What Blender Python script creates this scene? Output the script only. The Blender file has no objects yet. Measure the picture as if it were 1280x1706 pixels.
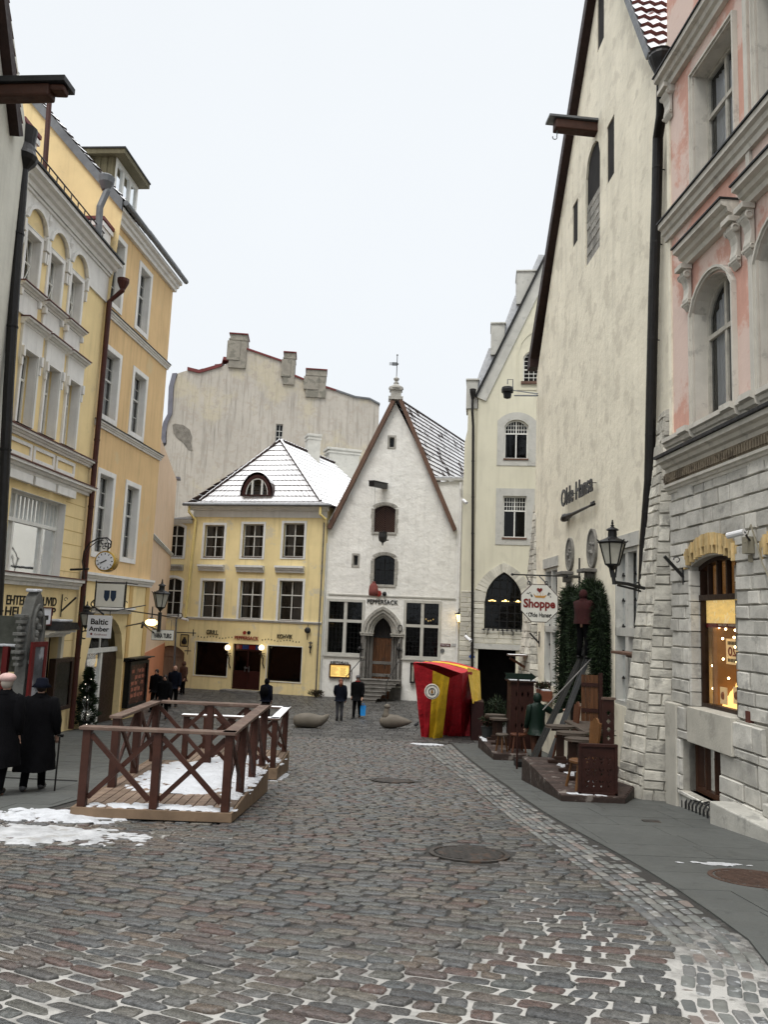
import bpy, bmesh, math, random
import numpy as np
from mathutils import Vector, Matrix
from mathutils.geometry import tessellate_polygon
random.seed(7); rng = np.random.RandomState(5)
R = math.radians
scene = bpy.context.scene
col = scene.collection
# ---------------------------------------------------------------- camera
FPX = 1300.0; CAM = Vector((0, 0, 1.65)); PITCH = math.atan(175/1300.0); ROLL = 0.040
CR_, SR_, CP_, SP_ = math.cos(ROLL), math.sin(ROLL), math.cos(PITCH), math.sin(PITCH)
cd = bpy.data.cameras.new('camera'); cam = bpy.data.objects.new('camera', cd); col.objects.link(cam)
M = Matrix(((CR_, -SR_, 0, 0), (-SR_*SP_, -CR_*SP_, -CP_, 0), (SR_*CP_, CR_*CP_, -SP_, 0), (0, 0, 0, 1)))
M.translation = CAM
cam.matrix_world = M
cd.sensor_fit = 'VERTICAL'; cd.sensor_height = 36; cd.sensor_width = 27; cd.lens = FPX/1706*36
cd.clip_start = 0.1; cd.clip_end = 2000
scene.camera = cam
# ---------------------------------------------------------------- light: overcast winter sky
SUN_EL, SUN_AZ = R(58), R(205)
w = bpy.data.worlds.new('World'); scene.world = w; w.use_nodes = True
nt = w.node_tree; nt.nodes.clear()
def N(nt, typ, **kw):
    n = nt.nodes.new(typ)
    for k, v in kw.items(): setattr(n, k, v)
    return n
out = N(nt, 'ShaderNodeOutputWorld'); bg = N(nt, 'ShaderNodeBackground'); sky = N(nt, 'ShaderNodeTexSky')
sky.sky_type = 'NISHITA'; sky.sun_disc = False; sky.sun_elevation = SUN_EL; sky.sun_rotation = SUN_AZ; sky.dust_density = 4
tc = N(nt, 'ShaderNodeTexCoord'); sep = N(nt, 'ShaderNodeSeparateXYZ'); nt.links.new(tc.outputs['Generated'], sep.inputs[0])
rmp = N(nt, 'ShaderNodeValToRGB'); nt.links.new(sep.outputs['Z'], rmp.inputs[0])
# overcast cloud deck: brighter towards the zenith
el = rmp.color_ramp.elements
el[0].position = 0.0; el[0].color = (.28, .295, .31, 1)
el[1].position = 1.0; el[1].color = (1.0, 1.0, 1.0, 1)
e = el.new(.12); e.color = (.292, .303, .312, 1)
e = el.new(.69); e.color = (.298, .309, .318, 1)
e = el.new(.82); e.color = (.95, .97, 1.0, 1)
cn = N(nt, 'ShaderNodeTexNoise'); cn.inputs['Scale'].default_value = 1.6; cn.inputs['Detail'].default_value = 4
nt.links.new(tc.outputs['Generated'], cn.inputs['Vector'])
cm = N(nt, 'ShaderNodeMapRange'); cm.inputs['To Min'].default_value = .94; cm.inputs['To Max'].default_value = 1.02
nt.links.new(cn.outputs[0], cm.inputs['Value'])
mul = N(nt, 'ShaderNodeVectorMath', operation='SCALE'); nt.links.new(rmp.outputs[0], mul.inputs[0])
mm = N(nt, 'ShaderNodeMath', operation='MULTIPLY'); mm.inputs[1].default_value = 18.0
nt.links.new(cm.outputs[0], mm.inputs[0]); nt.links.new(mm.outputs[0], mul.inputs['Scale'])
mx = N(nt, 'ShaderNodeMix', data_type='RGBA'); mx.inputs[0].default_value = .93
nt.links.new(sky.outputs[0], mx.inputs[6]); nt.links.new(mul.outputs[0], mx.inputs[7])
nt.links.new(mx.outputs[2], bg.inputs[0]); bg.inputs[1].default_value = 0.105
nt.links.new(bg.outputs[0], out.inputs[0])
sl = bpy.data.lights.new('sun', 'SUN'); sl.energy = 1.0; sl.angle = R(25); sl.color = (1, .96, .9)
so = bpy.data.objects.new('sun', sl); col.objects.link(so)
sd = Vector((math.sin(SUN_AZ)*math.cos(SUN_EL), math.cos(SUN_AZ)*math.cos(SUN_EL), math.sin(SUN_EL)))
so.rotation_euler = sd.to_track_quat('Z', 'Y').to_euler(); so.location = (0, 0, 60)
vs = scene.view_settings; vs.view_transform = 'Standard'; vs.look = 'None'; vs.gamma = 1; vs.exposure = 0.78
scene.cycles.max_bounces = 6; scene.cycles.diffuse_bounces = 4; scene.cycles.transparent_max_bounces = 6
# ---------------------------------------------------------------- pixels of the survey photo to places
def ray(px, py):
    u = (px-640)/FPX; v = (853-py)/FPX
    a = u*CR_ - v*SR_; b = u*SR_ + v*CR_
    return Vector((a, CP_ - b*SP_, SP_ + b*CP_))
def at(px, py, Y):
    r = ray(px, py); return CAM + r*(Y/r.y)
GK = [(-60, 1.2), (-5, .4), (0, 0), (5, -.46), (12, -1.13), (20, -1.93), (27, -2.36), (33, -2.53), (40, -2.65), (60, -2.75), (900, -2.9)]
_gy = np.array([k[0] for k in GK], float); _gz = np.array([k[1] for k in GK], float)
_gs = np.gradient(_gz, _gy)
def gzv(y):
    y = np.asarray(y, float); i = np.clip(np.searchsorted(_gy, y)-1, 0, len(_gy)-2)
    h = _gy[i+1]-_gy[i]; t = np.clip((y-_gy[i])/h, 0, 1)
    # monotone-ish smooth blend
    m = (_gz[i+1]-_gz[i])
    s0 = np.clip(_gs[i]*h, -abs(m)*2-.0, 0); s1 = np.clip(_gs[i+1]*h, -abs(m)*2-.0, 0)
    return (2*t**3-3*t**2+1)*_gz[i] + (t**3-2*t**2+t)*s0 + (-2*t**3+3*t**2)*_gz[i+1] + (t**3-t**2)*s1
def gz(y): return float(gzv(y))
def ground(px, py):
    r = ray(px, py); lo, hi = 1.0, 120.0
    for _ in range(50):
        m = (lo+hi)/2; p = CAM + r*(m/r.y)
        if p.z > gz(m): lo = m
        else: hi = m
    p = CAM + r*(lo/r.y); return Vector((p.x, p.y, gz(p.y)))
class Fac:
    """a vertical plane; A is its left end and B its right end as seen from the street"""
    def __init__(s, A, B):
        s.o = Vector((A[0], A[1], 0)); d = Vector((B[0]-A[0], B[1]-A[1], 0)); s.L = d.length
        s.u = d.normalized(); s.n = Vector((s.u.y, -s.u.x, 0))
    def pt(s, u, z, n=0): 
        p = s.o + s.u*u + s.n*n; return Vector((p.x, p.y, z))
    def px(s, x, y, n=0):
        r = ray(x, y); t = ((s.o-CAM).dot(s.n)+n)/r.dot(s.n); p = CAM + r*t
        return ((p-s.o).dot(s.u), p.z)
    def rc(s, x0, y0, x1, y1, n=0):
        a = s.px(x0, y0, n); b = s.px(x1, y1, n); return (a[0], b[1], b[0], a[1])   # u0,z0,u1,z1
    def g(s, u): return gz(s.pt(u, 0).y)
    def mat(s, u, z, n=0):
        m = Matrix(((s.u.x, 0, s.n.x, 0), (s.u.y, 0, s.n.y, 0), (0, 1, 0, 0), (0, 0, 0, 1))); m.translation = s.pt(u, z, n); return m
# ---------------------------------------------------------------- materials
MATS = {}
def rgb(*c): return tuple(c)+(1,) if len(c) == 3 else c
def pm(name, c, rough=.85, var=.14, sc=1.5, bump=.2, bsc=18, bdist=.02, streak=0, stain=None, tint=0, pal=None, snow=0, snowc=.8, metal=0, spec=.28, emit=0, ecol=None, coat=0, stretch=None, snsc=5, moss=None):
    if name in MATS: return MATS[name]
    m = bpy.data.materials.new(name); MATS[name] = m; m.use_nodes = True
    t = m.node_tree; b = t.nodes['Principled BSDF']; L = t.links.new
    b.inputs['Roughness'].default_value = rough; b.inputs['Metallic'].default_value = metal
    b.inputs['Specular IOR Level'].default_value = spec; b.inputs['Coat Weight'].default_value = coat
    tc = N(t, 'ShaderNodeTexCoord'); vec = tc.outputs['Object']
    if stretch:
        mp = N(t, 'ShaderNodeMapping'); mp.inputs['Scale'].default_value = stretch; L(vec, mp.inputs[0]); svec = mp.outputs[0]
    else: svec = vec
    def noise(scale, detail=5, v=svec, rgh=.6):
        n = N(t, 'ShaderNodeTexNoise'); n.inputs['Scale'].default_value = scale; n.inputs['Detail'].default_value = detail
        n.inputs['Roughness'].default_value = rgh; L(v, n.inputs['Vector']); return n.outputs[0]
    def mr(v, a, b_, c0=0, c1=1):
        r = N(t, 'ShaderNodeMapRange'); r.inputs[1].default_value = a; r.inputs[2].default_value = b_
        r.inputs[3].default_value = c0; r.inputs[4].default_value = c1; L(v, r.inputs[0]); return r.outputs[0]
    def mix(f, A, B, bt='MIX'):
        x = N(t, 'ShaderNodeMix', data_type='RGBA', blend_type=bt)
        if isinstance(f, (int, float)): x.inputs[0].default_value = f
        else: L(f, x.inputs[0])
        for k, q in ((6, A), (7, B)):
            if isinstance(q, tuple): x.inputs[k].default_value = rgb(*q)
            else: L(q, x.inputs[k])
        return x.outputs[2]
    dk = tuple(x*(1-var) for x in c); lt = tuple(min(1, x*(1+var)) for x in c)
    f1 = noise(sc, 8)
    if pal:
        at_ = N(t, 'ShaderNodeAttribute'); at_.attribute_name = 'tint'
        r = N(t, 'ShaderNodeValToRGB'); r.color_ramp.interpolation = 'CONSTANT'
        for i, pc in enumerate(pal):
            if i < 2: e = r.color_ramp.elements[i]; e.position = i/len(pal)
            else: e = r.color_ramp.elements.new(i/len(pal))
            e.color = rgb(*pc)
        L(at_.outputs['Fac'], r.inputs[0])
        k = N(t, 'ShaderNodeVectorMath', operation='SCALE'); L(r.outputs[0], k.inputs[0]); L(mr(f1, .3, .7, 1-var, 1+var), k.inputs['Scale'])
        cur = k.outputs[0]
    else:
        cur = mix(mr(f1, .3, .7), dk, lt)
    if tint:
        at_ = N(t, 'ShaderNodeAttribute'); at_.attribute_name = 'tint'
        k = N(t, 'ShaderNodeVectorMath', operation='SCALE'); L(cur, k.inputs[0]); L(mr(at_.outputs['Fac'], 0, 1, 1-tint, 1+tint), k.inputs['Scale']); cur = k.outputs[0]
    if streak:
        mp = N(t, 'ShaderNodeMapping'); mp.inputs['Scale'].default_value = (5, 5, .35); L(vec, mp.inputs[0])
        s1 = noise(1.0, 6, mp.outputs[0]); cur = mix(mr(s1, .5, .75, 0, streak), cur, tuple(x*.42 for x in c))
    if stain:
        sc_, amt, ssc, th = stain
        s2 = noise(ssc, 9, vec, .65); cur = mix(mr(s2, th, th+.06, 0, amt), cur, sc_)
    if moss:
        s3 = noise(2.2, 9, vec, .7); cur = mix(mr(s3, .5, .62, 0, .7), cur, moss)
    if snow:
        ge = N(t, 'ShaderNodeNewGeometry'); sx = N(t, 'ShaderNodeSeparateXYZ'); L(ge.outputs['Normal'], sx.inputs[0])
        up = mr(sx.outputs[2], .35, .6); s4 = mr(noise(snsc, 6, vec), 1-snow-.03, 1-snow+.05)
        mu = N(t, 'ShaderNodeMath', operation='MULTIPLY'); L(up, mu.inputs[0]); L(s4, mu.inputs[1])
        cur = mix(mu.outputs[0], cur, (snowc, snowc*1.01, snowc*1.03))
    L(cur, b.inputs['Base Color'])
    if bump:
        bp = N(t, 'ShaderNodeBump'); bp.inputs['Strength'].default_value = bump; bp.inputs['Distance'].default_value = bdist
        L(noise(bsc, 8), bp.inputs['Height']); L(bp.outputs[0], b.inputs['Normal'])
    if rough < .8:
        L(mr(noise(sc*3+1), .3, .7, max(.04, rough-.12), min(1, rough+.15)), b.inputs['Roughness'])
    if emit:
        b.inputs['Emission Color'].default_value = rgb(*(ecol or c)); b.inputs['Emission Strength'].default_value = emit
    return m
def glassmat(name, tintc=(.02, .025, .03), trans=.55):
    if name in MATS: return MATS[name]
    m = bpy.data.materials.new(name); MATS[name] = m; m.use_nodes = True
    t = m.node_tree; t.nodes.clear(); L = t.links.new
    o = N(t, 'ShaderNodeOutputMaterial'); tr = N(t, 'ShaderNodeBsdfTransparent'); gl = N(t, 'ShaderNodeBsdfGlossy'); mxs = N(t, 'ShaderNodeMixShader')
    tr.inputs[0].default_value = (trans, trans, trans*1.02, 1); gl.inputs['Roughness'].default_value = .06; gl.inputs[0].default_value = (.9, .93, .95, 1)
    fr = N(t, 'ShaderNodeFresnel'); fr.inputs[0].default_value = 1.52 if trans > .4 else 1.34
    tc = N(t, 'ShaderNodeTexCoord'); no = N(t, 'ShaderNodeTexNoise'); no.inputs['Scale'].default_value = 1.3; L(tc.outputs['Object'], no.inputs[0])
    bp = N(t, 'ShaderNodeBump'); bp.inputs['Strength'].default_value = .15; bp.inputs['Distance'].default_value = .05; L(no.outputs[0], bp.inputs['Height'])
    L(bp.outputs[0], gl.inputs['Normal'])
    L(fr.outputs[0], mxs.inputs[0]); L(tr.outputs[0], mxs.inputs[1]); L(gl.outputs[0], mxs.inputs[2]); L(mxs.outputs[0], o.inputs[0])
    return m
# ---------------------------------------------------------------- objects
def thing(name, label, cat, loc=(0, 0, 0), group=None, rz=0):
    o = bpy.data.objects.new(name, None); col.objects.link(o); o.location = loc; o.rotation_euler.z = rz
    o.empty_display_size = .2; o['label'] = label; o['category'] = cat
    if group: o['group'] = group
    return o
def tag(o, label, cat, group=None, kind=None):
    o['label'] = label; o['category'] = cat
    if group: o['group'] = group
    if kind: o['kind'] = kind
    return o
def struct(o): o['kind'] = 'structure'; return o
def root_of(o):
    while o.parent: o = o.parent
    return o
class MB:
    def __init__(s): s.v = []; s.f = []; s.t = []
    def add(s, vs, fs, t=0.5):
        b = len(s.v); s.v += [tuple(p) for p in vs]; s.f += [tuple(i+b for i in f) for f in fs]; s.t += [t]*len(fs); return s
    def box(s, c, d, M=None, t=.5):
        x, y, z = d[0]/2, d[1]/2, d[2]/2
        P = [Vector((a, b, e)) for a in (-x, x) for b in (-y, y) for e in (-z, z)]
        P = [(M @ p if M else p)+Vector(c) for p in P]
        return s.add(P, [(0, 1, 3, 2), (4, 6, 7, 5), (0, 4, 5, 1), (2, 3, 7, 6), (0, 2, 6, 4), (1, 5, 7, 3)], t)
    def fbox(s, F, u0, u1, z0, z1, n0, n1, t=.5):
        P = [F.pt(a, e, b) for a in (u0, u1) for b in (n0, n1) for e in (z0, z1)]
        return s.add(P, [(0, 1, 3, 2), (4, 6, 7, 5), (0, 4, 5, 1), (2, 3, 7, 6), (0, 2, 6, 4), (1, 5, 7, 3)], t)
    def beam(s, a, b, wd, ht, t=.5, up=Vector((0, 0, 1))):
        a = Vector(a); b = Vector(b); d = (b-a); L = d.length; d.normalize()
        sd = d.cross(up)
        if sd.length < 1e-3: sd = Vector((1, 0, 0))
        sd.normalize(); upv = sd.cross(d)
        P = [p + sd*(i*wd/2) + upv*(j*ht/2) for p in (a, b) for i in (-1, 1) for j in (-1, 1)]
        return s.add(P, [(0, 1, 3, 2), (4, 6, 7, 5), (0, 4, 5, 1), (2, 3, 7, 6), (0, 2, 6, 4), (1, 5, 7, 3)], t)
    def prism(s, F, outer, holes=(), n0=0, n1=.05, back=False, t=.5):
        polys = [[Vector((p[0], p[1], 0)) for p in pl] for pl in [outer]+list(holes)]
        tris = tessellate_polygon(polys); flat = [p for pl in polys for p in pl]
        P = [F.pt(p.x, p.y, n1) for p in flat]; nf = []
        for a, b, c in tris:
            if (flat[b]-flat[a]).cross(flat[c]-flat[a]).z < 0: a, c = c, a
            nf.append((a, b, c))
        s.add(P, nf, t)
        if back: s.add([F.pt(p.x, p.y, n0) for p in flat], [(c, b, a) for a, b, c in nf], t)
        for pl in polys:
            k = len(pl); s.add([F.pt(p.x, p.y, n1) for p in pl]+[F.pt(p.x, p.y, n0) for p in pl], [(i, (i+1) % k, k+(i+1) % k, k+i) for i in range(k)], t)
        return s
    def tube(s, pts, r, seg=8, t=.5, cap=True, rad=None):
        pts = [Vector(p) for p in pts]; vs = []; n = len(pts); up = None
        for i, p in enumerate(pts):
            d = (pts[min(i+1, n-1)]-pts[max(i-1, 0)]).normalized()
            if up is None:
                up = d.orthogonal().normalized()
            up = (up - d*up.dot(d)).normalized(); sd = d.cross(up); rr = rad[i] if rad else r
            for k in range(seg):
                a = 2*math.pi*k/seg; vs.append(p+(up*math.cos(a)+sd*math.sin(a))*rr)
        fs = [(i*seg+k, i*seg+(k+1) % seg, (i+1)*seg+(k+1) % seg, (i+1)*seg+k) for i in range(n-1) for k in range(seg)]
        if cap: fs += [tuple(range(seg))[::-1], tuple((n-1)*seg+k for k in range(seg))]
        return s.add(vs, fs, t)
    def lathe(s, prof, loc=(0, 0, 0), seg=12, M=None, t=.5, rot=0, sx=1, sy=1):
        vs = []; loc = Vector(loc)
        for r, z in prof:
            for k in range(seg):
                a = 2*math.pi*k/seg+rot; p = Vector((r*math.cos(a)*sx, r*math.sin(a)*sy, z)); vs.append((M @ p if M else p)+loc)
        n = len(prof)
        fs = [(i*seg+k, i*seg+(k+1) % seg, (i+1)*seg+(k+1) % seg, (i+1)*seg+k) for i in range(n-1) for k in range(seg)]
        fs += [tuple(range(seg))[::-1], tuple((n-1)*seg+k for k in range(seg))]
        return s.add(vs, fs, t)
    def ball(s, c, r, seg=10, rings=7, t=.5, sc=(1, 1, 1)):
        vs = []; c = Vector(c)
        for i in range(rings+1):
            th = math.pi*(i/rings); rr = max(math.sin(th), .02)
            for k in range(seg):
                a = 2*math.pi*k/seg; vs.append(c+Vector((r*rr*math.cos(a)*sc[0], r*rr*math.sin(a)*sc[1], -r*math.cos(th)*sc[2])))
        fs = [(i*seg+k, i*seg+(k+1) % seg, (i+1)*seg+(k+1) % seg, (i+1)*seg+k) for i in range(rings) for k in range(seg)]
        return s.add(vs, fs, t)
    def build(s, name, mat, parent=None, smooth=False, bevel=0, loc=None):
        me = bpy.data.meshes.new(name); off = Vector((0, 0, 0))
        if parent is not None: off = root_of(parent).location.copy()
        elif loc is not None: off = Vector(loc)
        me.from_pydata([(p[0]-off.x, p[1]-off.y, p[2]-off.z) for p in s.v], [], s.f)
        if any(x != .5 for x in s.t):
            a = me.attributes.new('tint', 'FLOAT', 'FACE'); a.data.foreach_set('value', s.t)
        me.materials.append(mat)
        if smooth: me.polygons.foreach_set('use_smooth', [True]*len(me.polygons))
        o = bpy.data.objects.new(name, me); col.objects.link(o)
        if parent is not None: o.parent = parent
        elif loc is not None: o.location = loc
        if bevel:
            b = o.modifiers.new('bevel', 'BEVEL'); b.width = bevel; b.segments = 2; b.limit_method = 'ANGLE'; b.angle_limit = R(40)
        return o
def copy_tree(o, parent=None):
    c = o.copy(); col.objects.link(c)
    if parent is not None: c.parent = parent
    for ch in list(o.children): copy_tree(ch, c)
    return c
def npmesh(name, V, Fc, mat, tint=None, smooth=True, sizes=None):
    """V (n,3), Fc list/array of quads"""
    me = bpy.data.meshes.new(name); Fc = np.asarray(Fc, dtype=np.int32); k = Fc.shape[1]
    me.vertices.add(len(V)); me.vertices.foreach_set('co', np.asarray(V, np.float32).ravel())
    me.loops.add(Fc.size); me.loops.foreach_set('vertex_index', Fc.ravel())
    me.polygons.add(len(Fc)); me.polygons.foreach_set('loop_start', np.arange(len(Fc), dtype=np.int32)*k)
    me.update(calc_edges=True); me.validate()
    me.polygons.foreach_set('use_smooth', np.full(len(me.polygons), smooth, bool))
    if tint is not None:
        a = me.attributes.new('tint', 'FLOAT', 'FACE'); a.data.foreach_set('value', np.asarray(tint, np.float32))
    if mat: me.materials.append(mat)
    o = bpy.data.objects.new(name, me); col.objects.link(o); return o
_txt = {}
def text_mb(s, M, wd, ht, ext=.01, bold=0.0, mb=None, shear=0):
    """lettering as mesh; M maps (x right, y up, z out); centred on M"""
    key = (s, bold, shear)
    if key not in _txt:
        cu = bpy.data.curves.new('t', 'FONT'); cu.body = s; cu.align_x = 'LEFT'; cu.size = 1; cu.offset = bold; cu.extrude = .5; cu.resolution_u = 3; cu.shear = shear
        o = bpy.data.objects.new('t', cu); col.objects.link(o); dg = bpy.context.evaluated_depsgraph_get(); dg.update()
        me = bpy.data.meshes.new_from_object(o.evaluated_get(dg))
        V = [v.co.copy() for v in me.vertices]; Fs = [tuple(p.vertices) for p in me.polygons]
        bpy.data.objects.remove(o); bpy.data.meshes.remove(me); _txt[key] = (V, Fs)
    V, Fs = _txt[key]
    x0 = min(v.x for v in V); x1 = max(v.x for v in V); y0 = min(v.y for v in V); y1 = max(v.y for v in V)
    mb = mb or MB()
    mb.add([M @ Vector(((v.x-(x0+x1)/2)/(x1-x0)*wd, (v.y-(y0+y1)/2)/(y1-y0)*ht, v.z*ext)) for v in V], Fs)
    return mb
# ---------------------------------------------------------------- openings
def hp(r, rise=0, kind='seg', n=10):
    """polygon of an opening r=(u0,z0,u1,z1) whose head rises by rise inside the rectangle"""
    u0, z0, u1, z1 = r
    if rise <= 0: return [(u0, z0), (u1, z0), (u1, z1), (u0, z1)]
    P = [(u0, z0), (u1, z0)]; c = (u0+u1)/2; h = (u1-u0)/2
    for i in range(n+1):
        x = 1-2*i/n
        if kind == 'seg': y = math.sqrt(max(0, 1-x*x)) if rise >= h*.95 else (math.sqrt(max(0, ((h*h+rise*rise)/(2*rise))**2-(x*h)**2))-((h*h+rise*rise)/(2*rise)-rise))/rise
        else: y = (math.sqrt(max(0, 4-(abs(x)+1)**2)))/math.sqrt(3)
        P.append((c+x*h, z1-rise+y*rise))
    return P
def shrink(r, w_): return (r[0]+w_, r[1]+w_, r[2]-w_, r[3]-w_)
def grow(r, w_): return (r[0]-w_, r[1]-w_, r[2]+w_, r[3]+w_)
def headz(r, rise, kind, u):
    P = hp(r, rise, kind, 16)[2:]
    if rise <= 0: return r[3]
    P = sorted(P)
    for (a, za), (b, zb) in zip(P, P[1:]):
        if a <= u <= b: return za+(zb-za)*(u-a)/max(b-a, 1e-6)
    return r[3]-rise
# ---------------------------------------------------------------- wall and window builders
def wall(name, F, outline, holes, mat, parent, depth=.25, back=0.0, n=0.0):
    """front sheet with openings, their reveals, and side walls running back"""
    mb = MB(); polys = [[Vector((p[0], p[1], 0)) for p in pl] for pl in [outline]+list(holes)]
    tris = tessellate_polygon(polys); flat = [p for pl in polys for p in pl]; nf = []
    for a, b, c in tris:
        if (flat[b]-flat[a]).cross(flat[c]-flat[a]).z < 0: a, c = c, a
        nf.append((a, b, c))
    mb.add([F.pt(p.x, p.y, n) for p in flat], nf)
    for h in holes:
        k = len(h); mb.add([F.pt(p[0], p[1], n) for p in h]+[F.pt(p[0], p[1], n-depth) for p in h], [(i, (i+1) % k, k+(i+1) % k, k+i) for i in range(k)])
    k = len(outline); bk = back if back else depth
    mb.add([F.pt(p[0], p[1], n) for p in outline]+[F.pt(p[0], p[1], n-bk) for p in outline], [(i, (i+1) % k, k+(i+1) % k, k+i) for i in range(k)]+[tuple(range(2*k-1, k-1, -1))])
    return mb.build(name, mat, parent)
def window(F, r, parent, fm, gm, rise=0, kind='seg', depth=.22, nx=2, rows=(.62,), fw=.055, bar=.035, sub=None, sur=None, sm=None, surp=.03, sill=None, sillm=None, curtain=None, room=True, n=0.0, name='window', keep=0, subr=None):
    """a window set back in its opening: frame with bars > pane, surround, window_sill, curtain"""
    u0, z0, u1, z1 = r; P = hp(r, rise, kind); q = shrink(r, fw); Q = hp(q, max(0, rise-.0) if rise else 0, kind)
    d = n-depth; mb = MB(); mb.prism(F, P, [Q], d-.03, d+.04)
    W = q[2]-q[0]; H = q[3]-q[1]
    tz = q[1]+H*rows[0] if rows else None
    for i in range(1, nx):
        u = q[0]+W*i/nx; mb.fbox(F, u-bar/2-.008, u+bar/2+.008, q[1], headz(q, rise, kind, u), d-.025, d+.032)
    for rr in rows: mb.fbox(F, q[0], q[2], q[1]+H*rr-bar*.7, q[1]+H*rr+bar*.7, d-.022, d+.045)
    if sub:   # finer glazing bars: (columns per light below, rows below, columns above, rows above)
        for i in range(nx):
            a = q[0]+W*i/nx; b = q[0]+W*(i+1)/nx; zb = tz if tz else q[3]
            for k in range(1, sub[0]): u = a+(b-a)*k/sub[0]; mb.fbox(F, u-.011, u+.011, q[1], zb, d-.012, d+.014)
            for k in range(1, sub[1]): z = q[1]+(zb-q[1])*k/sub[1]; mb.fbox(F, a, b, z-.011, z+.011, d-.011, d+.013)
            if tz:
                for k in range(1, sub[2]): u = a+(b-a)*k/sub[2]; mb.fbox(F, u-.011, u+.011, tz, headz(q, rise, kind, u), d-.012, d+.014)
                for k in range(1, sub[3]): z = tz+(q[3]-tz)*k/sub[3]; mb.fbox(F, a, b, z-.011, z+.011, d-.011, d+.013)
    o = mb.build(name, fm, parent)
    g = MB().prism(F, Q, [], d-.012, d-.004).build('pane', gm, o)
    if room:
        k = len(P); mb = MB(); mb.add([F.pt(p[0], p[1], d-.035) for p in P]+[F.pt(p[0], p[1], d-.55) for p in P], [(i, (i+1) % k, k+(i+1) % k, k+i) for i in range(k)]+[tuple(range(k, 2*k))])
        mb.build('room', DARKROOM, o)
    if curtain:
        for (a, b) in curtain[1]:
            mb = MB(); K = 14; pts = []
            for i in range(K+1):
                u = q[0]+W*(a+(b-a)*i/K); pts.append((u, d-.10+.025*math.sin(i*2.2)))
            vs = [F.pt(u, z, nn) for u, nn in pts for z in (q[1], headz(q, rise, kind, u))]
            mb.add(vs, [(2*i, 2*i+2, 2*i+3, 2*i+1) for i in range(K)]); mb.build('curtain', curtain[0], o, smooth=True)
    if sur:
        MB().prism(F, hp(grow(r, sur), rise+(sur*.6 if rise else 0), kind), [hp(r, rise, kind)], n-.02, n+surp).build('surround', sm, o)
    if sill:
        sa, sb, st = sill; MB().fbox(F, u0-sa, u1+sa, z0-st, z0+.005, n-depth+.05, n+sb).build('window_sill', sillm or sm, o)
    return o
def band(name, F, u0, u1, z, h, p, mat, parent, steps=3, top=None):
    """moulded string course or cornice: stepped profile, widest at the top"""
    mb = MB()
    prof = [(0, -.02), (0, p*.35), (h*.3, p*.4), (h*.38, p*.62), (h*.62, p*.7), (h*.7, p), (h, p), (h, -.02)]
    vs = [F.pt(u, z+a, b) for u in (u0, u1) for a, b in prof]; k = len(prof)
    mb.add(vs, [(i, (i+1) % k, k+(i+1) % k, k+i) for i in range(k)]+[tuple(range(k))[::-1], tuple(range(k, 2*k))])
    o = mb.build(name, mat, parent)
    if top:
        MB().fbox(F, u0-.02, u1+.02, z+h+.002, z+h+.03, -.01, p+.03).build('flashing', top, o)
    return o
def pipe(name, pts, r, mat, parent, hop=None, clamps=0, seg=10):
    mb = MB(); mb.tube(pts, r, seg)
    if hop: mb.lathe([(r*1.1, -.35), (r*1.6, -.2), (r*2.4, -.02), (r*2.5, .12), (r*2.0, .13)], pts[0], 10)
    for i in range(1, clamps+1):
        a = Vector(pts[-2]); b = Vector(pts[-1]); c = a.lerp(b, i/(clamps+1)); mb.lathe([(r*1.18, -.03), (r*1.18, .03)], c, seg)
    return mb.build(name, mat, parent, smooth=False)
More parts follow.
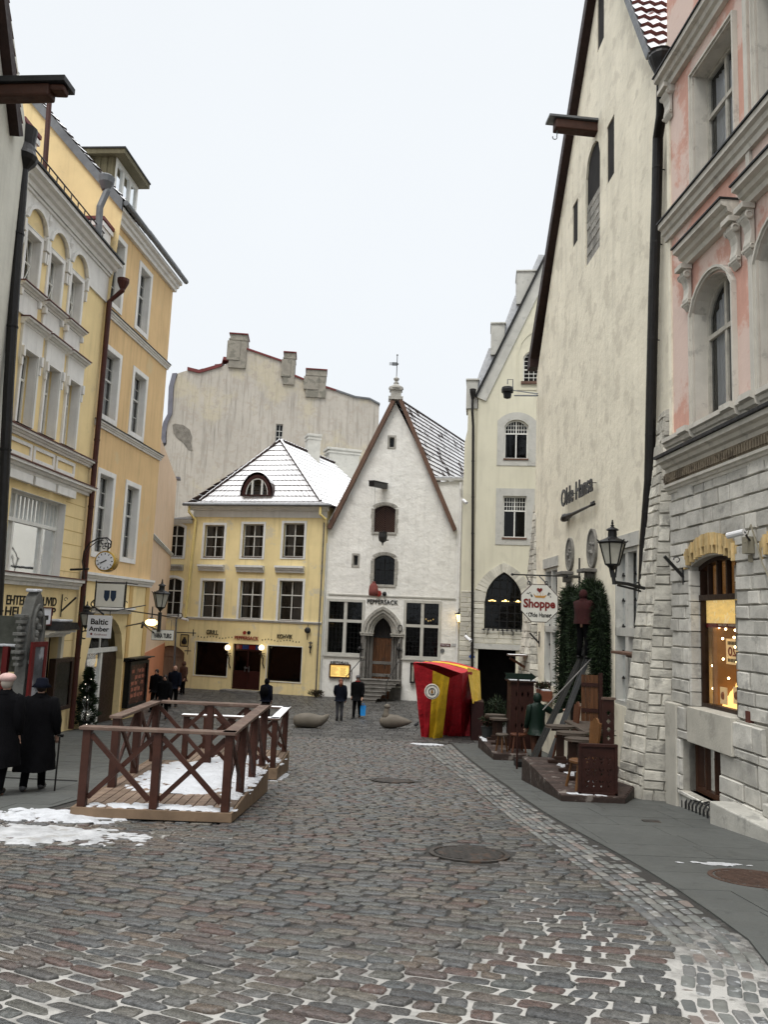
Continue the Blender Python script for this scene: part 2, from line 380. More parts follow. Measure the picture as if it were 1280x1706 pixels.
def blocks(mb, mapf, uL, uR, z0, z1, rh=(.2, .28), bw=(.3, .6), raise_=.03, gap=.014, holes=(), jit=.012, rnd=None, chip=.02):
    """coursed stone: each block a low pillow over the bed; holes are (u0,z0,u1,z1)"""
    rnd = rnd or random; z = z0
    while z < z1-.04:
        h = rnd.uniform(*rh)
        if z+h > z1-.08: h = z1-z
        # keep courses level with hole edges
        for H in holes:
            for e in (H[1], H[3]):
                if z+.05 < e < z+h-.02: h = e-z
                elif z+h-.02 <= e < z+h+.05: h = e-z
        zc = z+h/2; segs = [(uL(zc), uR(zc))]
        for H in holes:
            if H[1] < zc < H[3]:
                ns = []
                for a, b in segs:
                    if H[2] <= a or H[0] >= b: ns.append((a, b))
                    else:
                        if H[0] > a: ns.append((a, H[0]))
                        if H[2] < b: ns.append((H[2], b))
                segs = ns
        for a, b in segs:
            u = a
            while u < b-.02:
                wv = rnd.uniform(*bw)
                if u+wv > b-bw[0]*.45: wv = b-u
                g = gap; A = u+g; B = u+wv-g; C = z+g; D = z+h-g
                if B-A > .02 and D-C > .02:
                    r_ = raise_*rnd.uniform(.5, 1.25); e = min(.014, (B-A)*.2, (D-C)*.2)
                    fa = (uL(z)-uL(zc)) if abs(u-uL(zc)) < 1e-6 else 0
                    K = []
                    for (x, y) in ((A, C), (B, C), (B, D), (A, D)):
                        K.append((x+rnd.uniform(-jit, jit)*.6, y+rnd.uniform(-jit, jit)*.6))
                    cxm = (A+B)/2; czm = (C+D)/2
                    inn = [(x+(e if x < cxm else -e)+rnd.uniform(-.4, .4)*jit, y+(e if y < czm else -e)+rnd.uniform(-.4, .4)*jit) for x, y in K]
                    nb = len(mb.v); t = rnd.random()
                    vs = [mapf(x, y, -.01) for x, y in K]+[mapf(x, y, r_*.75) for x, y in [( (k[0]*.55+i_[0]*.45), (k[1]*.55+i_[1]*.45)) for k, i_ in zip(K, inn)]]+[mapf(x, y, r_+rnd.uniform(-chip, chip)*.4) for x, y in inn]
                    mb.add(vs, [(0, 1, 5, 4), (1, 2, 6, 5), (2, 3, 7, 6), (3, 0, 4, 7), (4, 5, 9, 8), (5, 6, 10, 9), (6, 7, 11, 10), (7, 4, 8, 11), (8, 9, 10, 11)], t)
                u += wv
        z += h
    return mb
# ---------------------------------------------------------------- materials of the place
ASPH = pm('earth', (.07, .068, .062), .9, .2, 3)
PAVE = pm('pavement_slab', (.078, .082, .077), .6, .12, .8, .3, 40, stain=((.030, .030, .028), .55, 5, .60), tint=.035)
SQUARE = pm('square_setts', (.068, .067, .064), .5, .2, 2, .4, 25, tint=.4, snow=0)
COBBLE = pm('cobble_stone', (.1, .1, .1), .22, .55, 30, 1.0, 60, .012, spec=.5, pal=[(0.084, 0.072, 0.065), (0.075, 0.077, 0.077), (0.092, 0.087, 0.076), (0.051, 0.052, 0.052), (0.078, 0.082, 0.077), (0.083, 0.056, 0.048), (0.103, 0.093, 0.076), (0.065, 0.070, 0.071), (0.090, 0.076, 0.065), (0.060, 0.058, 0.055), (0.086, 0.086, 0.081), (0.072, 0.056, 0.050), (0.078, 0.077, 0.067), (0.098, 0.078, 0.061)], stain=((.17, .165, .155), .45, 26, .57))
SETT = pm('border_sett', (.13, .13, .12), .55, .3, 9, .5, 60, .006, spec=.5, pal=[(.13, .135, .125), (.10, .105, .10), (.16, .155, .14), (.12, .12, .115), (.085, .088, .088), (.145, .12, .105), (.13, .132, .12)], stain=((.45, .46, .46), .55, 11, .58))
SNOW = pm('snow', (0.504, 0.5184, 0.54), .75, .10, 6, .9, 9, .05, spec=.3, stain=((.36, .35, .33), .5, 7, .60))
SLUSH = pm('trodden_snow', (0.4216, 0.4284, 0.4352), .65, .3, 5, .6, 25, .04, stain=((.3, .29, .27), .7, 4, .55))
IRON = pm('cast_iron', (.055, .050, .046), .5, .35, 12, .4, 40, .01, metal=.5, stain=((.14, .08, .05), .5, 8, .55))
BLACKIRON = pm('black_iron', (0.0072, 0.0072, 0.0078), .45, .3, 10, .2, 40, .005, spec=.5)
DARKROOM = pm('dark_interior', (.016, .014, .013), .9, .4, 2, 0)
GLASS = glassmat('window_glass', trans=.8); GLASSD = glassmat('dark_window_glass', trans=.35)
# joint bed: sand with salt and snow swept into the gaps
def bedmat():
    m = bpy.data.materials.new('joint_bed'); m.use_nodes = True; t = m.node_tree; b = t.nodes['Principled BSDF']; L = t.links.new
    a = N(t, 'ShaderNodeAttribute'); a.attribute_name = 'snow'
    tc = N(t, 'ShaderNodeTexCoord'); n1 = N(t, 'ShaderNodeTexNoise'); n1.inputs['Scale'].default_value = 5; n1.inputs['Detail'].default_value = 8; n1.inputs['Roughness'].default_value = .7
    L(tc.outputs['Object'], n1.inputs[0])
    s = N(t, 'ShaderNodeMath', operation='ADD'); L(a.outputs['Fac'], s.inputs[0]); L(n1.outputs[0], s.inputs[1])
    r = N(t, 'ShaderNodeMapRange'); r.inputs[1].default_value = .93; r.inputs[2].default_value = 1.30; L(s.outputs[0], r.inputs[0])
    x = N(t, 'ShaderNodeMix', data_type='RGBA'); L(r.outputs[0], x.inputs[0]); x.inputs[6].default_value = (.024, .022, .019, 1); x.inputs[7].default_value = (.36, .35, .325, 1)
    L(x.outputs[2], b.inputs['Base Color']); b.inputs['Roughness'].default_value = .85
    bp = N(t, 'ShaderNodeBump'); bp.inputs['Distance'].default_value = .02; bp.inputs['Strength'].default_value = .5
    n2 = N(t, 'ShaderNodeTexNoise'); n2.inputs['Scale'].default_value = 60; L(tc.outputs['Object'], n2.inputs[0]); L(n2.outputs[0], bp.inputs['Height']); L(bp.outputs[0], b.inputs['Normal'])
    return m
BED = bedmat()
# ---------------------------------------------------------------- ground sheet
xs = np.concatenate([[-400, -120, -60], np.arange(-30, 31, 5.0), [60, 120, 400]]); ys = np.concatenate([[-120, -60, -30, -15], np.arange(-8, 62, 1.0), [80, 120, 250, 500, 900]])
GX, GY = np.meshgrid(xs, ys); V = np.stack([GX.ravel(), GY.ravel(), (gzv(GY)-.03).ravel()], 1)
nx_, ny_ = len(xs), len(ys); idx = np.arange(nx_*ny_).reshape(ny_, nx_)
Fq = np.stack([idx[:-1, :-1], idx[:-1, 1:], idx[1:, 1:], idx[1:, :-1]], -1).reshape(-1, 4)
struct(npmesh('ground', V, Fq, ASPH))
# edges of the roadway, from survey points
def poly_of(pts): return np.array([list(ground(*p))[:2] for p in pts])
inner = poly_of([(1136, 1700), (1132, 1650), (1140, 1610), (1120, 1570), (1055, 1515), (950, 1435), (830, 1350), (770, 1295), (700, 1238)])
outer = poly_of([(1296, 1700), (1292, 1660), (1280, 1615), (1243, 1572), (1165, 1515), (1070, 1450), (890, 1350), (830, 1300), (752, 1240)])
inner = np.vstack([[inner[0][0]-.1, 2.0], inner]); outer = np.vstack([[outer[0][0]-.1, 2.0], outer])
def resamp(P, n):
    # smooth then resample by arc length
    for _ in range(2):
        Q = [P[0]]
        for a, b in zip(P[:-1], P[1:]): Q += [a*.75+b*.25, a*.25+b*.75]
        Q.append(P[-1]); P = np.array(Q)
    d = np.concatenate([[0], np.cumsum(np.linalg.norm(np.diff(P, axis=0), axis=1))]); s = np.linspace(0, d[-1], n)
    return np.stack([np.interp(s, d, P[:, 0]), np.interp(s, d, P[:, 1])], 1)
IN = resamp(inner, 160); OUT = resamp(outer, 160)
def xin(y): return np.interp(y, IN[:, 1], IN[:, 0])
def xout(y): return np.interp(y, OUT[:, 1], OUT[:, 0])
LE = np.array([(-7.2, -2), (-6.2, 6.5), (-4.9, 8.6), (-4.15, 10.3), (-3.9, 14), (-3.9, 26.2), (-3.9, 30)])
def xleft(y): return np.interp(y, LE[:, 1], LE[:, 0])
YSQ = 26.0
def blob(x, y, cx, cy, sx, sy, ang=0):
    c, s = math.cos(ang), math.sin(ang); dx = x-cx; dy = y-cy; a = dx*c+dy*s; b = -dx*s+dy*c
    return np.exp(-.5*((a/sx)**2+(b/sy)**2))
gp = lambda x, y: ground(x, y)
_s1 = gp(930, 1530); _s2 = gp(960, 1640); _s3 = gp(80, 1380); _s4 = gp(60, 1400)
def snowmask(x, y):
    m = .30*np.ones_like(x)
    m = m + .46*np.clip((6.8-y)/2.6, 0, 1)
    m = m - .08*np.clip((y-7.5)/4, 0, 1)
    # swept line along the kerb
    d = xin(y)-x; m = m+.08*np.exp(-((d-.5)/.75)**2)*np.clip((16-y)/6, 0, 1)
    m = m+.35*blob(x, y, _s1.x, _s1.y, .22, 1.1, .1)+.35*blob(x, y, _s2.x, _s2.y, .28, .7)
    m = m+.6*blob(x, y, _s3.x, _s3.y-.2, 1.7, .55)
    m = m+.10*np.exp(-((x-xout(y)+.35)/.5)**2)*np.clip((9-y)/4, .3, 1)
    return m
# road bed (joints)
xs = np.arange(-8, 9.01, .16); ys = np.arange(1.0, YSQ+.01, .16); GX, GY = np.meshgrid(xs, ys)
V = np.stack([GX.ravel(), GY.ravel(), (gzv(GY)+.004).ravel()], 1); nx_, ny_ = len(xs), len(ys); idx = np.arange(nx_*ny_).reshape(ny_, nx_)
cxm = (GX[:-1, :-1]+GX[1:, 1:])/2; cym = (GY[:-1, :-1]+GY[1:, 1:])/2
keep = (cxm > xleft(cym)-.35) & (cxm < xout(cym)+.25)
Fq = np.stack([idx[:-1, :-1], idx[:-1, 1:], idx[1:, 1:], idx[1:, :-1]], -1)[keep]
road = struct(npmesh('road', V, Fq, BED)); a = road.data.attributes.new('snow', 'FLOAT', 'POINT'); 
sm = snowmask(GX.ravel(), GY.ravel())
if len(a.data) == len(sm): a.data.foreach_set('value', sm.astype(np.float32))
# cobbles as low rounded stones
def stones(name, C, ang, A, B, mat, tint, nr=12, rings=((1.02, -.03), (1.0, .003), (.965, .013), (.87, .017)), hs=1.0, jit=.10, skw=True):
    n = len(C); th = np.arange(nr)*2*np.pi/nr+np.pi/nr; ex = 2/5.6
    ux = np.sign(np.cos(th))*np.abs(np.cos(th))**ex; uy = np.sign(np.sin(th))*np.abs(np.sin(th))**ex; skew = rng.uniform(-.10, .45, (n, 1)) if skw else np.zeros((n, 1))
    rj = 1+rng.uniform(-jit, jit, (n, nr)); rj = (rj+np.roll(rj, 1, 1))/2
    tilt = rng.uniform(-.05, .05, (n, 2)); hh = rng.uniform(.75, 1.2, n)*hs; base = rng.uniform(-.007, .006, n)
    P = []
    for sc_, z in rings+((0.0, rings[-1][1]*1.06),):
        k = nr if sc_ > 0 else 1
        lx = (ux*sc_*rj*A[:, None]+skew*uy*sc_*B[:, None]) if sc_ > 0 else np.zeros((n, 1)); ly = (uy*sc_*rj*B[:, None]) if sc_ > 0 else np.zeros((n, 1))
        X = C[:, :1]+lx*np.cos(ang)[:, None]-ly*np.sin(ang)[:, None]; Y = C[:, 1:2]+lx*np.sin(ang)[:, None]+ly*np.cos(ang)[:, None]
        Z = gzv(Y)+z*hh[:, None]+(base[:, None]+tilt[:, :1]*lx+tilt[:, 1:]*ly if z > 0 else 0)
        P.append(np.stack([X, Y, Z], -1))
    V = np.concatenate(P, 1); per = V.shape[1]; nR = len(rings); f = []
    for i in range(nR-1):
        for k in range(nr): f.append((i*nr+k, i*nr+(k+1) % nr, (i+1)*nr+(k+1) % nr, (i+1)*nr+k))
    i = nR-1
    for k in range(0, nr, 2): f.append((i*nr+k, i*nr+(k+1) % nr, i*nr+(k+2) % nr, nR*nr))
    f = np.array(f); Fc = (f[None]+(np.arange(n)*per)[:, None, None]).reshape(-1, 4)
    return npmesh(name, V.reshape(-1, 3), Fc, mat, np.repeat(tint, len(f)))
Cs = []; As = []; Bs = []; Gs = []
def fall(t): return math.exp(-max(0.0, t-4.0)/3.5)
def rowy(x, t): f = fall(t); xx = max(-3.0, min(3.2, x)); return t-.38*f*x-.04*(1-f)*x+.05*f*xx*xx+.05*math.sin(x*.9+t*.35)*min(1, t/8)
t = .8
while t < YSQ+2.5:
    pit = .120*rng.uniform(.92, 1.08); x = -8.5+rng.uniform(0, .3)
    while x < 8.5:
        L_ = rng.uniform(.17, .31) if rng.rand() > .15 else rng.uniform(.12, .17)
        y = rowy(x+L_/2, t); sl_ = (rowy(x+L_/2+.05, t)-rowy(x+L_/2-.05, t))/.1; dt = (rowy(x+L_/2, t+pit)-y); cs = 1/math.sqrt(1+sl_*sl_)
        xl_, xr_ = x, x+L_; xe_ = float(xin(y))+.01
        if xl_ < xe_-.06 and xr_ > xe_: xr_ = xe_
        if 1.6 < y < YSQ and xl_ > xleft(y) and xr_ <= xe_+.001 and abs(x) < y*.62+1.5 and dt > .05:
            xc = (xl_+xr_)/2; Cs.append((xc, rowy(xc, t)+dt/2)); As.append((xr_-xl_)/2/cs-.010*rng.uniform(.7, 1.5)); Bs.append(max(.03, dt*cs/2-.0085*rng.uniform(.7, 1.6))); Gs.append(math.atan(sl_)+rng.normal(0, .025))
        x += L_
    t += pit
Cs = np.array(Cs); As = np.array(As); Bs = np.array(Bs); Gs = np.array(Gs)
MH = [(782, 1425, .40), (655, 1302, .40)]
for (mx_, my_, mr_) in MH:
    g_ = ground(mx_, my_); k = np.hypot(Cs[:, 0]-g_.x, Cs[:, 1]-g_.y) > mr_+.12; Cs, As, Bs, Gs = Cs[k], As[k], Bs[k], Gs[k]
tn = rng.rand(len(Cs)); near = Cs[:, 1] < 12
# warmer stones gather in drifts
for nm, k, kw in (('cobblestones', near, {}), ('far_cobblestones', ~near, dict(nr=8, rings=((1.0, -.02), (.95, .008), (.6, .02))))):
    o = stones(nm, Cs[k], Gs[k], As[k], Bs[k], COBBLE, tn[k], **kw); o['kind'] = 'structure'
# border rows along the right kerb
Cs = []; As = []; Bs = []; Gs = []; n_rows = 6
for r_ in range(n_rows):
    f0 = r_/n_rows; f1 = (r_+1)/n_rows; fc = (f0+f1)/2; P = IN*(1-fc)+OUT*fc; Wd = np.linalg.norm(OUT-IN, axis=1)/n_rows
    d = np.concatenate([[0], np.cumsum(np.linalg.norm(np.diff(P, axis=0), axis=1))]); s = rng.uniform(0, .2)
    while s < d[-1]-.3:
        L_ = rng.uniform(.15, .24); c = s+L_/2; x = np.interp(c, d, P[:, 0]); y = np.interp(c, d, P[:, 1]); x2 = np.interp(c+.05, d, P[:, 0]); y2 = np.interp(c+.05, d, P[:, 1])
        wv = np.interp(c, d, Wd)*1.10
        if y < YSQ+1 and y > 2: Cs.append((x, y)); As.append(L_/2-.006); Bs.append(wv/2-.0085); Gs.append(math.atan2(y2-y, x2-x))
        s += L_
o = stones('border_setts', np.array(Cs), np.array(Gs), np.array(As), np.array(Bs), SETT, rng.rand(len(Cs)), nr=8, rings=((1.0, -.02), (.98, .004), (.82, .014)), hs=.7, jit=.05, skw=False); o['kind'] = 'structure'
# pavements and the square: slab sheets, each slab a face
def slabs(name, x0f, x1f, y0, y1, mat, sx, sy, h=.014, gap=.0035, ang=0, stag=True):
    V = []; Fc = []; T = []; y = y0; row = 0
    while y < y1:
        ye = min(y+sy*rng.uniform(.92, 1.08), y1); x = x0f((y+ye)/2); xe_ = x1f((y+ye)/2); x_ = x+(rng.uniform(.1, 1)*sx if stag else sx); a = x
        while a < xe_-.01:
            b = min(x_, xe_); b = xe_ if xe_-b < .1 else b
            dx0 = x0f(y)-x0f((y+ye)/2) if a == x else 0; dx1 = x0f(ye)-x0f((y+ye)/2) if a == x else 0
            ex0 = x1f(y)-x1f((y+ye)/2) if b == xe_ else 0; ex1 = x1f(ye)-x1f((y+ye)/2) if b == xe_ else 0
            q = [(a+gap+dx0, y+gap), (b-gap+ex0, y+gap), (b-gap+ex1, ye-gap), (a+gap+dx1, ye-gap)]; n = len(V); hh = h+rng.uniform(-.002, .002)
            V += [(u, v, gz(v)+hh) for u, v in q]+[(u, v, gz(v)-.02) for u, v in q]
            Fc += [(n, n+1, n+2, n+3)]+[(n+i, n+4+i, n+4+(i+1) % 4, n+(i+1) % 4) for i in range(4)]; T += [rng.rand()]*5
            a = b; x_ = b+sx*rng.uniform(.9, 1.1)
        y = ye; row += 1
    o = npmesh(name, V, Fc, mat, T, smooth=False); o['kind'] = 'structure'; return o
slabs('pavement', lambda y: float(xout(y))+.05, lambda y: 9.5, 1.5, YSQ, PAVE, 1.1, .75, h=.02)
slabs('pavement_beside_shops', lambda y: -16.0, lambda y: float(xleft(y))-.06, 2.0, YSQ, PAVE, 1.1, .8, h=.02)
slabs('market_square', lambda y: -16.0, lambda y: 12.0, YSQ, 48, SQUARE, .34, .30, h=.012, gap=.012)
# snow lying on the ground
def drift(name, cx, cy, rx, ry, h, mat, th=.0, seed=1, res=.05, zf=None, label=None, hole=None, maxh=None, parent=None, base=0.02):
    r = np.random.RandomState(seed); nx_ = int(2*rx/res)+1; ny_ = int(2*ry/res)+1
    xs = np.linspace(cx-rx, cx+rx, nx_); ys = np.linspace(cy-ry, cy+ry, ny_); X, Y = np.meshgrid(xs, ys); Z = np.zeros_like(X)
    for k in range(26):
        f = r.uniform(.8, 9)*(1.3/max(rx, ry, 1))*1.5; a = r.uniform(0, 6.28); Z += np.sin((X*math.cos(a)+Y*math.sin(a))*f*2+r.uniform(0, 6.28))/(1+f*.5)
    Z = Z/3.2; e = 1-((X-cx)/rx)**2-((Y-cy)/ry)**2; HF = np.zeros_like(X)
    for k in range(40):
        f = r.uniform(14, 60); a = r.uniform(0, 6.28); HF += np.sin((X*math.cos(a)+Y*math.sin(a))*f+r.uniform(0, 6.28))
    ZL = Z*.55+e*.9-th; Z = Z*.62+e*.9-th + HF*.055 + r.normal(0, .05, X.shape)
    k = Z > 0; Zh = np.clip(np.where(Z > 0, np.clip(ZL, .12, 1.2)+HF*.012, -.15), -.2, 1.3)*h; zb = (zf(X, Y) if zf else gzv(Y)+base)
    V = np.stack([X.ravel(), Y.ravel(), (zb+Zh).ravel()], 1); idx = np.arange(nx_*ny_).reshape(ny_, nx_)
    kk = k[:-1, :-1] | k[1:, :-1] | k[:-1, 1:] | k[1:, 1:]
    Fq = np.stack([idx[:-1, :-1], idx[:-1, 1:], idx[1:, 1:], idx[1:, :-1]], -1)[kk]
    o = npmesh(name, V, Fq, mat); 
    if label: o['kind'] = 'stuff'; o['label'] = label; o['category'] = 'snow'
    return o
d1 = ground(95, 1362); d2 = ground(10, 1390)
drift('snow_heap', d1.x+.0, d1.y, 1.0, .46, .075, SNOW, .22, 3, .022, label='lumpy white snow heap at the near corner of the left wooden deck')
drift('snow_slush', d2.x+.1, d2.y-.1, 1.5, .60, .035, SLUSH, .38, 8, .025, label='flattened trodden snow at the left edge of the cobbles')
d3 = ground(710, 1241)
drift('snow_streak', d3.x, d3.y, .55, .3, .03, SNOW, .25, 5, .03, label='thin snow streak on the road in front of the striped tent')
# ---------------------------------------------------------------- plaster, stone, wood
LIMEWASH = pm('limewashed_plaster', (.74, .735, .70), .9, .07, 1.2, .55, 2.2, .12, streak=.25, stain=((.5, .49, .46), .35, .9, .6))
YPLASTER = pm('yellow_plaster', (.69, .575, .31), .9, .08, .9, .15, 12, streak=.4, stain=((.50, .46, .36), .7, 1.0, .57))
GRIME = pm('old_grey_yellow_plaster', (.43, .40, .35), .95, .12, .3, .3, 4, .05, streak=.75, stain=((.50, .44, .29), .45, .16, .52), moss=(.36, .32, .27))
CREAM = pm('cream_plaster', (.60, .575, .455), .9, .07, .6, .15, 10, streak=.2, stain=((.45, .43, .34), .35, .5, .58))
DOLO = pm('grey_dolomite_trim', (.45, .445, .41), .85, .12, 2, .3, 18, stain=((.25, .25, .23), .4, 3, .58))
TRIMW = pm('white_grey_trim', (.60, .61, .60), .8, .08, 2, .15, 20, streak=.25)
WHITEW = pm('white_window_paint', (.70, .70, .66), .5, .08, 8, .1, 30)
GREYW = pm('grey_white_window_paint', (.50, .50, .47), .5, .12, 8, .1, 30)
STONE = pm('weathered_limestone', (.34, .33, .30), .9, .22, 3, .6, 25, .015, stain=((.13, .13, .12), .5, 3.5, .57))
DKSTONE = pm('dark_portal_stone', (0.14, 0.133, 0.1225), .85, .25, 4, .6, 25, .015, stain=((.06, .06, .055), .6, 3, .55))
BROWNWOOD = pm('brown_painted_wood', (.115, .065, .045), .6, .25, 3, .25, 14, stretch=(1, 1, .2))
OAK = pm('oak_door', (0.084, 0.0357, 0.0147), .5, .4, 5, .4, 16, stretch=(3, 3, .4), stain=((.03, .02, .015), .6, 2, .56))
DARKRED = pm('dark_red_paint', (0.0225, 0.004, 0.0035), .4, .2, 4, .1)
TILE = pm('roof_tile_snowed', (.042, .028, .024), .85, .3, 2, .3, 10, snow=.60, snsc=1.3, snowc=.82, tint=.3)
TILEF = pm('roof_tile_full_snow', (.06, .04, .035), .85, .3, 2, .2, 10, snow=.9, snsc=1.6, snowc=.80, tint=.3)
SNOWFLAT = SNOW
REDMETAL = pm('red_sheet_metal', (.14, .03, .028), .5, .2, 3, .1, snow=.35)
GREYMETAL = pm('grey_sheet_metal', (0.14, 0.147, 0.154), .45, .2, 3, .1, metal=.4)
ZINC = pm('purple_grey_zinc', (.15, .15, .175), .45, .2, 1.5, .1, metal=.3)
WHITEPIPE = pm('white_pipe_paint', (.68, .68, .66), .5, .1, 3, .05)
YPIPE = pm('yellow_pipe_paint', (.66, .54, .22), .5, .1, 3, .05)
BLACKPAINT = pm('black_paint', (0.0054, 0.0054, 0.0054), .45, .3, 5, .1)
BLACKPIPE = pm('black_downpipe', (0.009, 0.008, 0.0075), .45, .4, 3, .3, 6)
REDTEXT = pm('dark_red_lettering', (0.224, 0.024, 0.016), .6, .1, 5, .05)
GLASSM = glassmat('house_window_glass', trans=.6); CURT0 = pm('pane_reflection_cloth', (.30, .30, .28), .9, .3, 6, .1, stretch=(6, 6, .3))  # CURT0: pale cloth standing in for reflections in the panes
GLOW = pm('warm_lamp_glass', (1, .78, .35), .4, .1, 9, 0, emit=3.2, ecol=(1, .66, .22))
GLOWW = pm('pale_lamp_globe', (1, .9, .6), .4, .05, 5, 0, emit=2.2, ecol=(1, .82, .48))
BLUEP = pm('blue_pane', (.03, .07, .28), .2, .1, 5, 0)
REDP = pm('red_pane', (.22, .02, .02), .2, .1, 5, 0)
def roofplane(name, EL, ER, RR_, RL, courses, mat, parent, cols=None, lift=.05, wave=.02):
    """tile courses: EL, ER eave ends; RL, RR_ the ends of the upper edge"""
    EL, ER, RR_, RL = map(Vector, (EL, ER, RR_, RL)); nrm = (ER-EL).cross(RL-EL)
    if nrm.length < 1e-4: nrm = (ER-EL).cross(RR_-EL)
    nrm.normalize(); 
    if nrm.z < 0: nrm = -nrm
    mb = MB(); 
    for i in range(courses):
        t0 = i/courses; t1 = (i+1)/courses; a0 = EL.lerp(RL, t0); b0 = ER.lerp(RR_, t0); a1 = EL.lerp(RL, t1); b1 = ER.lerp(RR_, t1)
        W = (b0-a0).length; nc = max(2, int(W/.26)) if cols is None else cols
        vs = []
        nc *= 2
        for k in range(nc*2+1):
            s = k/(nc*2); wv = wave*(.5-.5*math.cos(k*math.pi/2))
            vs += [a0.lerp(b0, s)+nrm*(-.01), a0.lerp(b0, s)+nrm*(lift+wv+rng.uniform(-.006, .006)), a1.lerp(b1, s)+nrm*(.004+wv)]
        for k in range(nc*2):
            b = k*3; mb.add([vs[b], vs[b+3], vs[b+4], vs[b+1]], [(0, 1, 2, 3)], rng.rand()); mb.add([vs[b+1], vs[b+4], vs[b+5], vs[b+2]], [(0, 1, 2, 3)], mb.t[-1])
    return mb.build(name, mat, parent)
def plane_hit(px, py, p0, n):
    r = ray(px, py); return CAM + r*((Vector(p0)-CAM).dot(n)/r.dot(n))
# ================================================================ white gabled restaurant house
FP = Fac(at(528, 1160, 42.6), at(766, 1170, 41.9))
W1 = thing('white_gable_house', 'narrow white limewashed house with a steep pointed gable, brown bargeboards and an arched stone portal', 'house', FP.pt(FP.L/2, FP.g(FP.L/2)))
def o_(F, *pts): return [F.px(*p) for p in pts]
zb = FP.g(0)-.3
apex = FP.px(658, 668)
outl = [(0, zb), (FP.L, zb)]+o_(FP, (773, 800), (727, 803))+[apex]+[FP.px(542, 878), (FP.px(541, 885)[0]-.02, FP.px(541, 885)[1]), (0, FP.px(536, 900)[1])]
attic = FP.rc(649, 728, 657, 745); hatch = FP.rc(624.5, 841, 658, 887); midw = FP.rc(624, 924, 656.5, 974.5); slit = FP.rc(589.5, 925, 596, 942)
wl = FP.rc(548, 1000.5, 601.5, 1090); wr = FP.rc(677, 1003, 730, 1096); por = FP.rc(610, 1015, 662, 1150)
por = (por[0], FP.g(2)-.1, por[2], por[3])
H = [hp(attic), hp(hatch, .22), hp(midw, .22), hp(slit), hp(wl), hp(wr), hp(por, 1.25, 'gothic', 16)]
wall('wall', FP, outl, H, LIMEWASH, W1, .45, back=9)
# lower whitewashed band stands slightly proud under the string course
sz = FP.px(640, 993)[1]
MB().fbox(FP, .35, FP.L-.35, sz-.035, sz+.03, -.02, .05).build('string_course', DOLO, W1)
window(FP, attic, W1, DKSTONE, GLASSD, depth=.3, nx=1, rows=(), sur=.09, sm=STONE)
window(FP, slit, W1, DKSTONE, GLASSD, depth=.3, nx=1, rows=(), sur=.10, sm=STONE)
wm = window(FP, midw, W1, BLACKPAINT, GLASSD, rise=.22, depth=.4, nx=2, rows=(.5,), sub=(2, 3, 2, 2), fw=.04, bar=.025)
for nm, r in (('hatch_surround', hatch), ('window_surround', midw)):   # dressed stones round the opening
    mb = MB(); x0, z0, x1, z1 = r
    zz = z0-.02
    while zz < z1-.25:
        h = random.uniform(.22, .34)
        for sgn, e in ((-1, x0), (1, x1)):
            w_ = random.uniform(.12, .2); a, b = (e-w_, e) if sgn < 0 else (e, e+w_)
            mb.fbox(FP, a, b, zz+.01, min(zz+h, z1-.2)-.01, -.05, .03+random.uniform(0, .015), random.random())
        zz += h
    c = (x0+x1)/2; hw = (x1-x0)/2
    for k in range(8):
        a0 = -1.18+2.36*k/8; a1 = -1.18+2.36*(k+.92)/8
        P = [(c+math.sin(a)*(hw+rr), z1-.22+math.cos(a)*(.22+rr)*(.98)) for a, rr in ((a0, .0), (a1, .0), (a1, .17), (a0, .17))]
        mb.prism(FP, P, [], -.03, .035)
    mb.fbox(FP, x0-.1, x1+.1, z0-.12, z0-.005, -.05, .06)
    mb.build(nm, STONE, W1)
# loading hatch with herringbone boards
mb = MB().prism(FP, hp(hatch, .22), [], -.34, -.3); x0, z0, x1, z1 = hatch; c = (x0+x1)/2
hd = mb.build('hatch_door', DARKRED, W1); mb = MB()
for k in range(16):
    zc = z0-.1+k*.105
    for s in (-1, 1):
        a = (c+s*.02, zc+.05); b = (c+s*(x1-x0)*.48, zc-.38)
        if b[1] < z0+.02: t_ = (a[1]-(z0+.02))/(a[1]-b[1]); b = (a[0]+(b[0]-a[0])*t_, z0+.02)
        if a[1] < z1-.06 and a[1] > z0+.05: mb.beam(FP.pt(a[0], a[1], -.285), FP.pt(b[0], b[1], -.285), .02, .065, up=FP.n)
mb.build('herringbone_board', BROWNWOOD, hd)
# big cross windows with stone mullions
for r, tz_ in ((wl, 1037), (wr, 1040.5)):
    x0, z0, x1, z1 = r; tz = FP.px(640, tz_)[1]; c = (x0+x1)/2
    mb = MB(); mb.prism(FP, hp(grow(r, .11)), [hp(shrink(r, .03))], -.25, .045)
    mb.fbox(FP, c-.085, c+.085, z0, z1, -.24, .01); mb.fbox(FP, x0, x1, tz-.075, tz+.075, -.23, .015)
    o = mb.build('window', DOLO, W1)
    MB().fbox(FP, x0, x1, z0, z1, -.262, -.25).build('pane', GLASSD, o); MB().fbox(FP, x0, x1, z0, z1, -.75, -.7).build('room', DARKROOM, o)
    mb = MB()
    for (a, b) in ((x0+.03, c-.085), (c+.085, x1-.03)):
        for (e, f) in ((z0+.03, tz-.075), (tz+.075, z1-.03)):
            for k in range(1, 4): mb.fbox(FP, a+(b-a)*k/4-.008, a+(b-a)*k/4+.008, e, f, -.25, -.235)
            n_ = 6 if f-e > 1.2 else 4
            for k in range(1, n_): mb.fbox(FP, a, b, e+(f-e)*k/n_-.008, e+(f-e)*k/n_+.008, -.25, -.236)
            mb.fbox(FP, a, a+.03, e, f, -.25, -.225); mb.fbox(FP, b-.03, b, e, f, -.25, -.225)
    mb.build('lead_glazing', BLACKPAINT, o)
    MB().fbox(FP, x0-.16, x1+.16, z0-.17, z0-.112, -.1, .1).build('window_sill', DOLO, o)
